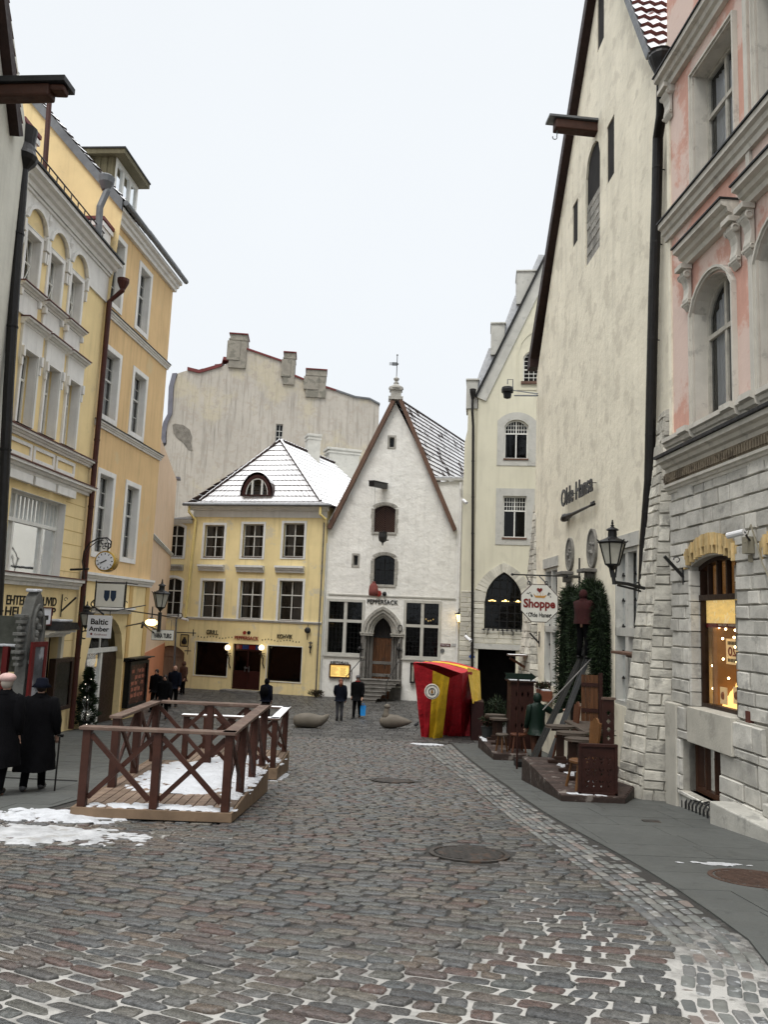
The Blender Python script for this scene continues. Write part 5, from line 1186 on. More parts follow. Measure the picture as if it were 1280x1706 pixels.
rb_ = MB().fbox(FK, x0+.07, x1-.05, zr-.015, zp, D-.055, D-.025).build('red_band', pm('shop_red_band', (.22, .015, .02), .6, .1, 3, .05), SWO)
WT = pm('white_lettering', (.8, .8, .78), .6, .05, 3, 0)
mb = MB(); h_ = (zp-zr)*.62; c_ = (x0+x1)/2
text_mb('BALTIC AMBER', FK.mat(c_+.02, (zp+zr)/2, D-.022), (x1-x0)*.38, h_, .003, .02, mb); mb.build('band_lettering', WT, rb_)
INTW = pm('shop_interior_wood', (.20, .10, .04), .6, .3, 4, .1, emit=.05, ecol=(1, .5, .15))  # faint emission puts lamplight into the interior wood colour
mb = MB(); mb.fbox(FK, x0-.2, x1+1.2, z0-.1, z1, -1.75, -1.7); mb.fbox(FK, x0-.1, x0-.05, z0-.1, z1, -1.7, -.4); mb.fbox(FK, x0-.2, x1+1.2, z0-.12, z0-.02, -1.7, -.4); mb.fbox(FK, x1+1.1, x1+1.2, z0-.1, z1, -1.7, -.4); mb.fbox(FK, x0-.2, x1+1.2, z1-.1, z1, -1.7, -.4); mb.build('shop_interior', INTW, SWO)
SD = -dS-.45
def sp(px, py, n): u, z = FK.px(px, py, n); return FK.pt(u, z, n)
mb = MB()
for k in range(9):
    for j in range(3): mb.ball(sp(1199+4.2*k+1.5*(j % 2), 1176-17*j-5*math.sin(k*2.1), SD-.12*j), .085, 8, 6, sc=(.8, .8, 1.5))
mb.build('amber_display', AMBERT, SWO, smooth=True)
BULB = pm('display_bulb', (1, .85, .6), .4, 0, 5, 0, emit=9, ecol=(1, .72, .35))
mb = MB()
for (x, y) in ((1199, 1045), (1210, 1048), (1226, 1050), (1189, 1062), (1205, 1064), (1226, 1078), (1206, 1098), (1229, 1103), (1188, 1109), (1189, 1147), (1215, 1130), (1224, 1062)): mb.ball(sp(x, y, SD+.1), .020, 8, 5)
mb.build('display_bulbs', BULB, SWO)
mb = MB()
for k in range(9): mb.ball(sp(1194+4.5*k, 1184+.9*k, -dS-.16), .038, 7, 5)
mb.build('amber_eggs', pm('cream_bead', (.75, .62, .40), .4, .3, 8, .1, emit=.25, ecol=(1, .7, .35)), SWO)  # beads glow a little in place of light falling on them
mb = MB(); mb.tube([sp(1198.5, 1182, SD+.05), sp(1199, 1044, SD+.05)], .012, 6); mb.build('brass_rail', pm('brass', (.6, .4, .1), .3, .1, 3, .05, metal=.9), SWO)
CARD = pm('cream_card', (.62, .50, .28), .7, .08, 5, .05, emit=.25, ecol=(1, .7, .35))  # cards carry a weak glow as painted lamplight
a = FK.px(1211, 1106, SD); b = FK.px(1231, 1065, SD); sg = MB().fbox(FK, a[0], b[0]+.05, a[1], b[1], SD-.02, SD).build('sale_card', CARD, SWO); cu = (a[0]+b[0])/2+.02; ch = b[1]-a[1]; cw = b[0]-a[0]
Mx = FK.mat(cu, (a[1]+b[1])/2, SD+.006) @ Matrix.Scale(-1, 4, (1, 0, 0))
text_mb('20', Mx, cw*.7, ch*.36, .003, .02).build('card_number', REDTEXT, sg)
for k_, (yy_, nb_) in enumerate(((.33, 7), (-.34, 7))):
    mb = MB()
    for q_ in range(nb_): uu_ = cu-cw*.4+cw*.8*(q_+.5)/nb_; mb.fbox(FK, uu_-cw*.035, uu_+cw*.035, (a[1]+b[1])/2+ch*(yy_-.07), (a[1]+b[1])/2+ch*(yy_+.07), SD+.002, SD+.006)
    mb.fbox(FK, cu-cw*.4, cu+cw*.4, (a[1]+b[1])/2+ch*(yy_-.005), (a[1]+b[1])/2+ch*(yy_+.005), SD+.002, SD+.005); mb.build('card_print', BLACKPAINT, sg)
for x in (1201, 1223):
    a = FK.px(x, 1172, SD+.2); b = FK.px(x+10, 1146, SD+.2); cards = MB().fbox(FK, a[0], b[0], a[1], b[1], SD+.18, SD+.2).build('picture_card', CARD, SWO); c = FK.pt((a[0]+b[0])/2, (a[1]+b[1])/2, SD+.2); MB().ball(c, .05, 10, 7, sc=(.8, .8, 1.3)).build('card_portrait', pm('card_portrait_skin', (.55, .28, .2), .6, .2, 8, 0), cards)
GOLDB = pm('gold_glow_cloth', (.8, .50, .14), .7, .4, 6, .4, 14, .03, emit=.8, ecol=(1, .58, .16))  # backdrop cloth glows by itself to look warmly lit
a = FK.px(1196, 1180, SD-.3); b = FK.px(1245, 1105, SD-.3); mb = MB(); K = 12; mb.add([FK.pt(a[0]+(b[0]-a[0])*i/K, z, SD-.3+.05*math.sin(i*2.1)) for i in range(K+1) for z in (a[1]-.3, b[1])], [(2*i, 2*i+2, 2*i+3, 2*i+1) for i in range(K)]); mb.build('gold_backdrop', GOLDB, SWO, smooth=True)
# yellow brick arch heads with dark gaps at their lower edge
for r in (sw, sw2):
    ro = (r[0]-.16, r[3]-.30, r[2]+.10, r[3]+.36); ri_ = (r[0]-.16, r[3]-.30, r[2]+.10, r[3]+.03); mb = MB(); n_ = 28
    for k in range(n_):
        a = ro[0]+(ro[2]-ro[0])*(k+.04)/n_; b = ro[0]+(ro[2]-ro[0])*(k+.94)/n_; c = (a+b)/2; up_ = headz(ro, .30, 'seg', c); low = headz(ri_, .22, 'seg', c)
        if k % 2: low += .13
        mb.prism(FK, [(a, low), (b, low), (b, up_), (a, up_)], [], -.05, .055+.012*(k % 3), t=random.random())
    o = mb.build('brick_arch_head', YFRINGE, K1)
window(FK, sw2, K1, DBROWN, GLASSD, rise=.14, depth=dS, nx=1, rows=(.72,), fw=.07)
# basement window
x0, z0, x1, z1 = bs; mb = MB(); mb.prism(FK, hp(bs), [hp(shrink(bs, .08))], -.2, -.10)
for k in range(1, 4): u = x0+(x1-x0)*k/4; mb.fbox(FK, u-.022, u+.022, z0, z1, -.19, -.12)
o = mb.build('basement_window', RBROWN, K1); MB().fbox(FK, x0, x1, z0, z1, -.17, -.16).build('pane', GLASSD, o); MB().fbox(FK, x0, x1, z0, z1, -.9, -.85).build('room', DARKROOM, o)
MB().fbox(FK, x0-.05, x1+.05, z0-.12, z0+.0, -.4, .12).build('window_sill', PLINTH, K1)
# upper windows with curtains
for r, ri in ((uw, 0), (lw, .42), (sh2(uw, du), 0), (sh2(lw, du), .42), (sh2(uw, du*2), 0), (sh2(lw, du*2), .42)):
    window(FK, r, K1, OLDFRAME, GLASS, rise=ri, depth=dU+.03, nx=2, rows=(.64,), fw=.07, bar=.055, curtain=(CURT, ((.0, .47), (.54, 1.0))))
    mb = MB(); mb.fbox(FK, r[0]+.002, r[0]+.012, r[1], r[3]-ri, -dU, .03); mb.fbox(FK, r[2]-.012, r[2]-.002, r[1], r[3]-ri, -dU, .03); Pr = hp(shrink(r, .004), ri)[2:] if ri else [(r[2], r[3]-.004), (r[0], r[3]-.004)]
    mb.add([FK.pt(a, b, nn) for a, b in Pr for nn in (-dU, .03)], [(2*i, 2*i+1, 2*i+3, 2*i+2) for i in range(len(Pr)-1)]); mb.build('window_reveal', STUCCO, K1)
    mb = MB(); q = grow(r, .09); rr = (ri+.10) if ri else 0
    mb.prism(FK, hp((q[0], r[1], q[2], q[3]), rr), [hp((r[0]-.04, r[1]+.01, r[2]+.04, r[3]+.04), ri)], -.02, .05); mb.prism(FK, hp((q[0]-.03, r[1], q[2]+.03, q[3]+.03), rr), [hp((q[0]+.01, r[1]+.01, q[2]-.01, q[3]-.01), rr)], -.02, .085)
    mb.build('window_architrave', STUCCO, K1, bevel=.01)
# hoods on scrolled consoles
def scroll_console(F, u, zt_, h, w_, n0, parent):
    mb = MB(); P = []
    pr = [(0, 0), (.26, 0), (.30, -.08), (.27, -.20), (.18, -.30), (.12, -.45), (.14, -.60), (.19, -.74), (.15, -.88), (.06, -.96), (0, -1)]
    vs = [F.pt(u+s*w_/2, zt_+b*h, n0+a*h*.62) for s in (-1, 1) for a, b in pr]; k = len(pr)
    mb.add(vs, [(i, (i+1) % k, k+(i+1) % k, k+i) for i in range(k)]+[tuple(range(k))[::-1], tuple(range(k, 2*k))])
    Mz = Matrix((( F.u.x, 0, F.n.x), (F.u.y, 0, F.n.y), (0, 1, 0))); 
    for (a, b, r_) in ((.21, -.14, .10), (.13, -.82, .065)):
        c = F.pt(u, zt_+b*h, n0+a*h*.62); R3 = Matrix(((F.u.x, F.n.x, 0), (F.u.y, F.n.y, 0), (0, 0, 1))) @ Matrix.Rotation(math.pi/2, 3, 'Y')
        mb.lathe([(r_*h, -w_/2-.02), (r_*h*.6, -w_/2-.035), (r_*h*.6, w_/2+.035), (r_*h, w_/2+.02)], c, 12, R3)
    mb.fbox(F, u-w_/2-.03, u+w_/2+.03, zt_, zt_+.09, n0, n0+.2*h+.06)
    return mb.build('scroll_console', STUCCO, parent, bevel=.006)
for d_ in (0, du, du*2):
    x0, x1 = lw[0]+d_, lw[2]+d_; zh = FK.px(1128, 416)[1]; zh = FK.px(1128, 425)[1] if False else zh
    hh = .30
    zbm = FK.px(1124, 412, .32)[1]-hh
    band('window_hood', FK, x0-.22, x1+.26, zbm, hh, .30, STUCCO, K1, top=LEAD)
    for u in (x0-.19, x1+.21): scroll_console(FK, u, zbm-.09, .72, .2, .02, K1)
# string courses and the great cornice above the shop
za_ = FK.px(1106, 363, .2)[1]; band('string_course', FK, -.03, LK, za_-.36, .34, .20, STUCCO, K1, top=LEAD)
zs_ = FK.px(1124, 722, .15)[1]; band('sill_course', FK, -.06, LK, zs_-.24, .24, .16, STUCCO, K1); 
for d_ in (0, du, du*2):
    for u in (lw[0]+d_-.12, lw[2]+d_+.12): band('sill_bracket', FK, u-.16, u+.16, zs_-.30, .30, .24, STUCCO, K1)
zl_ = FK.px(1100, 762, .3)[1]; MB().fbox(FK, -.04, LK, zl_-.0, zl_+.05, -.05, .32).build('lead_flashing', LEAD, K1)
band('cornice', FK, -.02, LK, zl_-.26, .255, .27, STUCCO, K1); MB().fbox(FK, -.02, LK, zl_-.46, zl_-.262, -.05, .12).build('frieze', DIRTYM, K1)
mb = MB(); 
for k in range(70): mb.fbox(FK, .0+k*.075, .045+k*.075, zl_-.43, zl_-.30, .1, .15)
mb.build('frieze_ornament', DIRTYM, K1); band('architrave', FK, -.06, LK, zl_-.62, .155, .13, STUCCO, K1)
zt0 = FK.px(1117, 84, .28)[1]; band('top_cornice', FK, -.04, LK, zt0-.34, .34, .26, STUCCO, K1, top=LEAD)
scroll_console(FK, .12, zt0-.36, .6, .26, .02, K1)
mb = MB(); mb.lathe([(.02, 0), (.09, .05), (.11, .18), (.06, .26)], FK.pt(.22, FK.px(1146, 122)[1], .03), 10); mb.build('rosette', STUCCO, K1)
# pilaster beside the next window
MB().fbox(FK, lw[2]+.55, lw[2]+.66, zs_, zt0-.4, -.02, .05).build('pilaster', STUCCO, K1); MB().fbox(FK, 0, .12, zs_, zt0-.4, -.02, .03).build('pilaster', BEIGE, K1)
# entrance steps at the right edge
SSTEP = pm('worn_step_stone', (.40, .39, .35), .8, .18, 2.5, .4, 22, stain=((.15, .15, .14), .5, 2.2, .57))
a = FK.px(1183, 1300)[0]; zg = FK.g(a+1.5)
u_s = fuv  # noqa
ns_ = .5; us, _z = FK.px(1183, 1355, ns_); zs1 = FK.px(1183, 1334, ns_)[1]
MB().fbox(FK, us, LK+1, zs1-.5, zs1, -.1, ns_).build('entrance_step', SSTEP, K1, bevel=.02)
zs2 = zs1+.17; MB().fbox(FK, us+.85, LK+1, zs1, zs2, -.1, ns_-.3).build('entrance_step', SSTEP, K1, bevel=.02)
MB().fbox(FK, sw[2]+.28, sw[2]+.38, FK.px(1250, 1210)[1], FK.px(1250, 1184)[1], .0, .07).build('red_plate', pm('brown_red_plate', (0.09, 0.03, 0.0225), .6, .1, 3, 0), K1)
# ================================================================ ochre building on the left
OCHRE = pm('ochre_plaster', (.67, .47, .245), .92, .07, .8, .2, 12, streak=.38, stain=((.60, .48, .28), .6, .7, .58))
OYELL = pm('pale_yellow_plaster', (.78, .62, .33), .9, .07, 1.0, .15, 12, streak=.2, stain=((.5, .42, .26), .35, 1.1, .6))
WTRIM = pm('white_plaster_trim', (.72, .71, .68), .85, .08, 2, .15, 18, streak=.3)
REVEAL = WTRIM
REDPIPE = pm('dark_red_downpipe', (0.051, 0.0132, 0.009), .5, .25, 3, .1)
REDFL = pm('red_flashing', (0.098, 0.0315, 0.028), .5, .25, 3, .1, snow=.25)
FO = Fac(at(139, 900, 25.06), at(258, 860, 31.0))
O1 = thing('ochre_house', 'tall ochre plastered house with plain white window surrounds and an attic glass dormer', 'house', FO.pt(FO.L/2, FO.g(FO.L/2)))
zb = gz(31)-.4; zc = FO.px(279, 474)[1]
wins = [((184, 378), (210.5, 400), (203, 526), (176, 506)), ((230, 434), (253, 457.5), (246, 567), (225, 547)), ((170, 566), (202, 591), (194, 712), (166, 696)), ((219, 607), (246, 629), (237.5, 740), (215, 722)), ((161, 775), (191, 790), (182, 931), (152, 926)), ((208, 799), (233, 809), (225, 941), (199, 937))]
def rq(F, q):
    P = [F.px(*p) for p in q]; return ((P[0][0]+P[3][0])/2, (P[2][1]+P[3][1])/2, (P[1][0]+P[2][0])/2, (P[0][1]+P[1][1])/2)
WR = [rq(FO, q) for q in wins]
# keep one size per floor
for i in (0, 2, 4):
    za = (WR[i][1]+WR[i+1][1])/2; zb_ = (WR[i][3]+WR[i+1][3])/2; w_ = (WR[i][2]-WR[i][0]+WR[i+1][2]-WR[i+1][0])/2
    for j in (i, i+1): c = (WR[j][0]+WR[j][2])/2; WR[j] = (c-w_/2, za, c+w_/2, zb_)
HO = [shrink(r, .17) for r in WR]
zgf = FO.px(255, 968)[1]
arch = FO.rc(142, 1033, 203, 1205); arch = (FO.px(142, 1100)[0], gz(26)-.2, FO.px(203, 1110)[0], FO.px(190, 1028)[1])
wall('wall', FO, [(-.05, zgf), (FO.L, zgf), (FO.L, zc), (-.05, zc)], [hp(r) for r in HO], OCHRE, O1, .3, back=9)
ra = (arch[2]-arch[0])/2
wall('shop_wall', FO, [(-.05, zb), (FO.L, zb), (FO.L, zgf-.001), (-.05, zgf-.001)], [hp(arch, ra)], OYELL, O1, .45, back=9)
for r in HO:
    window(FO, r, O1, GREYW, GLASS, depth=.24, nx=2, rows=(.60,), sub=(1, 2, 1, 2), fw=.06, bar=.05, sur=.17, sm=WTRIM, surp=.03, curtain=(CURT, ((0, .46), (.52, 1))))  # pale curtains drawn full to make the glass look lighter
    mb = MB(); d_ = .24
    mb.fbox(FO, r[2]-.012, r[2]-.002, r[1], r[3], -d_+.04, .02); mb.fbox(FO, r[0]+.002, r[0]+.012, r[1], r[3], -d_+.04, .02); mb.fbox(FO, r[0], r[2], r[3]-.012, r[3]-.002, -d_+.04, .02); mb.build('window_reveal', REVEAL, O1)
for (a, b) in ((277, 602), (267.5, 757)): z_ = FO.px(a, b, .12)[1]; band('string_course', FO, 0, FO.L+.05, z_-.22, .20, .14, WTRIM, O1, top=LEAD)
z_ = FO.px(255, 967, .15)[1]; band('string_course', FO, .0, FO.L+.1, z_-.28, .28, .18, WTRIM, O1)
band('cornice', FO, -.05, FO.L+.1, zc-.02, .42, .34, WTRIM, O1); 
eA = FO.pt(-.1, zc+.5, .45); eB = FO.pt(FO.L+.25, zc+.5, .45); MB().tube([eA, eB], .10, 8).build('gutter', GREYMETAL, O1)
rgz = Vector((0, 0, 6.2)); rin = -FO.n*5.6
roofplane('roof', eA, eB, eB+rin+rgz, eA+rin+rgz, 20, TILE, O1, lift=.06, wave=.04)
# party gable wall facing the street end, with its zinc verge and red pipe
uo = FO.u; pA = FO.pt(-.05, zc+.45, .45); ZW = zgf
mb = MB(); a = FO.pt(-.06, zc-6, .0); b = FO.pt(-.06, zc+.5, .35); c = b+rin+rgz; d = Vector((c.x, c.y, zc-6)); mb.add([a, b, c, d], [(0, 1, 2, 3)]); mb.build('party_wall', OYELL, O1)
mb = MB(); off = -uo*.02; nrm2 = Vector((0, 0, 1)); vs = [b+off+Vector((0, 0, .1)), c+off+Vector((0, 0, .1)), c+off-Vector((0, 0, .30)), b+off-Vector((0, 0, .30))]; vs += [v-uo*.08 for v in vs]; mb.add(vs, [(0, 1, 2, 3), (4, 5, 6, 7), (0, 1, 5, 4), (2, 3, 7, 6)]); mb.build('verge_flashing', GREYMETAL, O1)
t0 = at(82, 165, 24.3); t1 = at(75, 268, 24.3); pipe('party_wall_pipe', [t0+Vector((.0, 0, .1)), t0, t1, t1-Vector((0, 0, 1.5))], .085, REDPIPE, O1)
# attic dormer of glass under a flat roof
dA = FO.px(181, 280, .2); 
D0 = FO.pt(.5, zc+.9, -.3); Ld = 1.95; hd_ = 1.65
FDm = Fac((D0.x, D0.y), (D0.x+uo.x*Ld, D0.y+uo.y*Ld))
OLIVE = pm('olive_dormer_boards', (0.112, 0.098, 0.056), .75, .2, 4, .3, 14, stretch=(4, 4, .3))
mb = MB(); mb.prism(FDm, [(0, zc+.6), (Ld, zc+.6), (Ld, zc+.9+hd_), (0, zc+.9+hd_)], [(lambda r: hp(r))((.12+i*(Ld-.12)/3, zc+1.1, (i+1)*(Ld-.12)/3, zc+.75+hd_)) for i in range(3)], -.1, 0); mb.build('dormer_front', WHITEW, O1)
for i in range(3): MB().fbox(FDm, .12+i*(Ld-.12)/3, (i+1)*(Ld-.12)/3, zc+1.1, zc+.75+hd_, -.08, -.06).build('dormer_pane', GLASSD, O1)
mb = MB(); mb.fbox(FDm, -.02, .06, zc+.3, zc+.9+hd_, -3.6, -.02); mb.fbox(FDm, Ld-.06, Ld+.02, zc+.3, zc+.9+hd_, -3.6, -.02)
for k in range(14): mb.fbox(FDm, -.045, -.02, zc+.5, zc+.9+hd_, -3.5+k*.25, -3.32+k*.25)
mb.fbox(FDm, 0, Ld, zc+.3, zc+.9+hd_, -3.6, -3.5); mb.build('dormer_side', OLIVE, O1)
mb = MB(); mb.fbox(FDm, -.25, Ld+.12, zc+.9+hd_+.0, zc+.9+hd_+.18, -3.8, .38); mb.build('dormer_roof', OLIVE, O1); MB().fbox(FDm, -.28, Ld+.15, zc+.9+hd_+.182, zc+.9+hd_+.24, -3.8, .41).build('dormer_roof_sheet', LEAD, O1)
# snow guard rail along the eave
mb = MB()
for h_ in (.0, .2): mb.tube([FO.pt(2.6, zc+.75+h_*.8, .3-h_*.3), FO.pt(FO.L+.1, zc+.75+h_*.8, .3-h_*.3)], .016, 5)
for k in range(8): u = 2.6+(FO.L-2.5)*k/7; mb.tube([FO.pt(u, zc+.6, .25), FO.pt(u, zc+.95, .2)], .014, 5)
mb.build('snow_guard', BLACKIRON, O1)
p0 = at(177, 303, 23.6); p1 = at(178, 318, 23.6); p2 = at(166, 345, 23.5); p3 = at(163, 395, 23.5); mb = MB(); mb.tube([p0, p1, p2, p3], .11, 10); mb.lathe([(.12, -.3), (.24, -.05), (.26, .15), (.2, .2)], p0, 12); mb.build('downpipe', GREYMETAL, O1)
# shop under the arch
x0, z0, x1, z1 = arch; GF = gz(27); mb = MB(); mb.fbox(FO, x0-.3, x1+.3, z0, z1+.3, -1.4, -1.35); mb.fbox(FO, x0-.35, x0-.3, z0, z1+.3, -1.4, -.46); mb.fbox(FO, x1+.3, x1+.35, z0, z1+.3, -1.4, -.46); mb.fbox(FO, x0-.3, x1+.3, z1+.3, z1+.35, -1.4, -.46); mb.build('shop_interior', DARKROOM, O1)
fr = pm('white_shop_frame', (.62, .62, .58), .5, .1, 5, .1); tr = FO.px(160, 1085)[1]
mb = MB(); um_ = x0+(x1-x0)*.55; mb.fbox(FO, x0, x1, tr-.08, tr+.08, -.3, -.18); mb.fbox(FO, um_-.07, um_+.07, z0, tr, -.3, -.2); mb.fbox(FO, x0, x0+.1, z0, tr, -.3, -.2); mb.fbox(FO, x0, um_, GF, GF+.5, -.3, -.22); mb.fbox(FO, (x0+x1)/2-.03, (x0+x1)/2+.03, tr, z1-.1, -.28, -.22)
sf = mb.build('shop_front', fr, O1); MB().prism(FO, hp((x0, tr+.08, x1, z1), ra*.95), [], -.27, -.26).build('pane', GLASSD, sf); MB().fbox(FO, x0+.1, um_-.07, GF+.5, tr-.08, -.27, -.26).build('pane', GLASS, sf)
MB().fbox(FO, um_+.07, x1, z0, tr-.08, -.3, -.24).build('shop_door', DBROWN, O1)
WARMP = pm('shop_goods', (.45, .26, .12), .7, .5, 5, .3, 8)
mb = MB()
for k in range(9): mb.box(FO.pt(x0+.25+.16*(k % 5), GF+.8+.45*(k//5), -.55-.1*(k % 3)), (.14, .12, .3))
mb.build('goods', WARMP, sf)
u = FO.px(228, 1050)[0]; mb = MB(); mb.fbox(FO, x1+.12, x1+.40, GF-.3, zgf-.3, 0, .03); mb.fbox(FO, FO.L-.35, FO.L, GF-.3, zgf-.3, 0, .03); mb.build('wall_panel', pm('darker_yellow_plaster', (.55, .37, .15), .9, .1, 1, .1), O1)
a = FO.px(152, 1010); b = FO.px(213, 1022); band('sign_ledge', FO, a[0], b[0], b[1]-.02, .22, .28, WTRIM, O1)
# ================================================================ yellow and white decorated house
FL = Fac(at(-58, 900, 18.6), at(139, 900, 25.02))
L1 = thing('yellow_white_house', 'yellow house with richly moulded white window trim, arched top windows and a big shop window', 'house', FL.pt(FL.L*.6, FL.g(FL.L*.6)))
zb = gz(25)-.4; zc = FL.px(190, 424, .5)[1]
q = [((40, 375), (69, 395), (62, 492), (32, 472)), ((79, 409), (105, 430), (100, 525), (72, 504)), ((115, 452), (137, 470), (131, 550), (110, 534)), ((37, 580), (60, 592), (50, 715), (21, 697)), ((76, 607), (96, 620), (86, 732), (62, 720)), ((112, 631), (130, 642), (120, 750), (100, 740))]
WL = [rq(FL, p) for p in q]
for i in (0, 3):
    za = sum(WL[j][1] for j in range(i, i+3))/3; zt_ = sum(WL[j][3] for j in range(i, i+3))/3; w_ = sum(WL[j][2]-WL[j][0] for j in range(i, i+3))/3
    c0 = (WL[i][0]+WL[i][2])/2; c2 = (WL[i+2][0]+WL[i+2][2])/2
    for j in range(3): c = c0+(c2-c0)*j/2; WL[i+j] = (c-w_/2, za, c+w_/2, zt_)
stp = ((WL[2][0]+WL[2][2])-(WL[0][0]+WL[0][2]))/4
WT1 = [shrink(r, .10) for r in WL[:3]]; WT2 = WL[3:]
bw_ = rq(FL, ((15, 811), (107, 840), (97, 976), (7, 964)))
dr_ = (FL.px(72, 1100)[0], gz(23)-.1, FL.px(94, 1100)[0], FL.px(80, 1052)[1])
sgn = (FL.px(2, 1100)[0]-1.3, gz(23)-.1, FL.px(40, 1100)[0], FL.px(20, 1030)[1])
arcs = [hp((r[0]-.06, r[3]+.04, r[2]+.06, r[3]+.62), .46) for r in WL[:3]]
wall('wall', FL, [(0, zb), (FL.L, zb), (FL.L, zc), (0, zc)], [hp(r) for r in WT1+WT2]+[hp(bw_), hp(dr_)], OYELL, L1, .35, back=9)
mb = MB()
zf0 = WL[0][3]+.02
P = [(WL[0][0]-.9, zf0), (FL.L-.02, zf0), (FL.L-.02, zc), (WL[0][0]-.9, zc)]
mb.prism(FL, P, arcs, 0, .06)
for a_ in arcs:
    r0 = (a_[0][0], a_[0][1]); 
mb.build('arched_frieze', WTRIM, L1)
mb = MB()
for r in WL[:3]:
    ro = (r[0]-.15, r[3]+.04, r[2]+.15, r[3]+.72); rise = .54; Pq = hp(ro, rise)[2:]; Q = hp((r[0]-.06, r[3]+.04, r[2]+.06, r[3]+.62), .46)[2:]; mb.prism(FL, Pq+Q[::-1], [], .0, .14)
    for s in (r[0]-.14, r[2]+.14): mb.fbox(FL, s-.05, s+.05, r[3]-.25, r[3]+.10, 0, .12); mb.fbox(FL, s-.035, s+.035, r[3]-.6, r[3]-.28, 0, .09)
for k in range(2): c = (WL[k][2]+WL[k+1][0])/2; mb.lathe([(.02, -.2), (.09, -.05), (.02, .2)], FL.pt(c, zf0+.7, .06), 6)
mb.build('arch_moulding', WTRIM, L1, bevel=.01)
for r in WT1:
    window(FL, r, L1, WHITEW, GLASS, depth=.24, nx=2, rows=(.5,), fw=.05, bar=.03, sur=.12, sm=WTRIM, surp=.05, curtain=(CURT, ((0, .48), (.5, 1))))  # nearly closed pale curtains added to lighten these panes
    mb = MB(); x0, z0, x1, z1 = r; d_ = -.17
    for (a, b, c, e) in ((x0+.06, z0+.06, (x0+x1)/2, z1-.06), (x1-.06, z0+.06, (x0+x1)/2, z1-.06), ((x0+x1)/2, z0+.06, x0+.06, z0+.7), ((x0+x1)/2, z0+.06, x1-.06, z0+.7)): mb.tube([FL.pt(a, b, d_), FL.pt(c, e, d_)], .012, 4)
    mb.build('lattice', WHITEW, L1)
for r in WT2:
    window(FL, r, L1, WHITEW, GLASS, depth=.30, nx=1, rows=(.66,), fw=.05, bar=.05, sur=None, curtain=(CURT, ((0, .49), (.51, 1))))  # curtains fill the opening so the pane looks pale
    x0, z0, x1, z1 = r; mb = MB()
    mb.prism(FL, [(x0-.09, z0), (x1+.09, z0), (x1+.09, z1-.5), (x1+.15, z1-.3), (x1+.15, z1+.62), (x0-.15, z1+.62), (x0-.15, z1-.3), (x0-.09, z1-.5)], [hp(r)], 0, .07)
    for s in (x0-.09, x1+.09): mb.fbox(FL, s-.05, s+.05, z1-.25, z1+.02, .05, .15); mb.fbox(FL, s-.04, s+.04, z1-.5, z1-.26, .05, .11)
    mb.build('window_architrave', WTRIM, L1, bevel=.01)
for r in HO[:0]: pass
for r in WT1+WT2+[bw_]:
    mb = MB(); mb.fbox(FL, r[2]-.012, r[2]-.002, r[1], r[3], -.2, .03); mb.fbox(FL, r[0], r[2], r[3]-.012, r[3]-.002, -.2, .03); mb.build('window_reveal', REVEAL, L1)
# hoods of the middle floor, sill boxes of the top floor
zh = WT2[0][3]+.62; 
for r in WT2: band('window_hood', FL, r[0]-.20, r[2]+.20, zh, .18, .24, WTRIM, L1, top=REDFL)
zs = WT1[0][1]-.12
for r in WT1:
    band('window_sill', FL, r[0]-.22, r[2]+.22, zs-.16, .16, .24, WTRIM, L1, top=REDFL); MB().fbox(FL, r[0]-.13, r[2]+.13, zh+.22, zs-.17, 0, .06).build('apron', WTRIM, L1)
    for s in (r[0]-.13, r[2]+.13): MB().fbox(FL, s-.05, s+.05, zs-.36, zs-.17, 0, .16).build('bracket', WTRIM, L1, bevel=.03)
za = FL.px(145, 762, .2)[1]; band('string_course', FL, 0, FL.L, za-.22, .2, .2, WTRIM, L1, top=REDFL)
zp = FL.px(142, 807, .22)[1]
for r in WT2: MB().prism(FL, hp((r[0]-.22, zp+.12, r[2]+.22, za-.3)), [hp((r[0]-.12, zp+.22, r[2]+.12, za-.40))], 0, .04).build('apron_panel', WTRIM, L1)
band('string_course', FL, 0, FL.L, zp-.28, .26, .28, WTRIM, L1, top=REDFL)
for r in WT2: MB().fbox(FL, r[0]-.20, r[2]+.20, zp-.54, zp-.3, 0, .16).build('dentil_block', WTRIM, L1, bevel=.01)
# cornice with parapet rail and corner pedestal
band('cornice', FL, 0, FL.L+.05, zc-.36, .40, .46, WTRIM, L1, steps=4); MB().fbox(FL, 0, FL.L+.08, zc+.045, zc+.10, -.3, .52).build('flashing', LEAD, L1); MB().fbox(FL, 0, FL.L, zc-.46, zc-.365, 0, .12).build('frieze_moulding', WTRIM, L1, bevel=.03)
mb = MB(); zr_ = zc+.12
for h_ in (.5, .28): mb.tube([FL.pt(.2, zr_+h_, .2), FL.pt(FL.L-1.0, zr_+h_, .2)], .022, 6)
for k in range(12): u = .3+(FL.L-1.4)*k/11; mb.tube([FL.pt(u, zr_, .2), FL.pt(u, zr_+.52, .2)], .018, 5)
mb.build('roof_rail', BLACKIRON, L1)
for u in (FL.L-.5, FL.px(46, 240)[0]):
    mb = MB(); mb.fbox(FL, u-.35, u+.35, zc+.1, zc+1.15, -.75, .05); mb.fbox(FL, u-.42, u+.42, zc+.95, zc+1.1, -.8, .1); o = mb.build('parapet_pedestal', WTRIM, L1); MB().fbox(FL, u-.44, u+.44, zc+1.152, zc+1.26, -.82, .12).build('pedestal_cap', REDMETAL, o)
mb = MB(); a = FL.pt(0, zc+.1, .4); b = FL.pt(FL.L, zc+.1, .4); mb.add([a, b, b-FL.n*8+Vector((0, 0, 2.2)), a-FL.n*8+Vector((0, 0, 2.2))], [(0, 1, 2, 3)]); mb.build('roof', REDMETAL, L1)
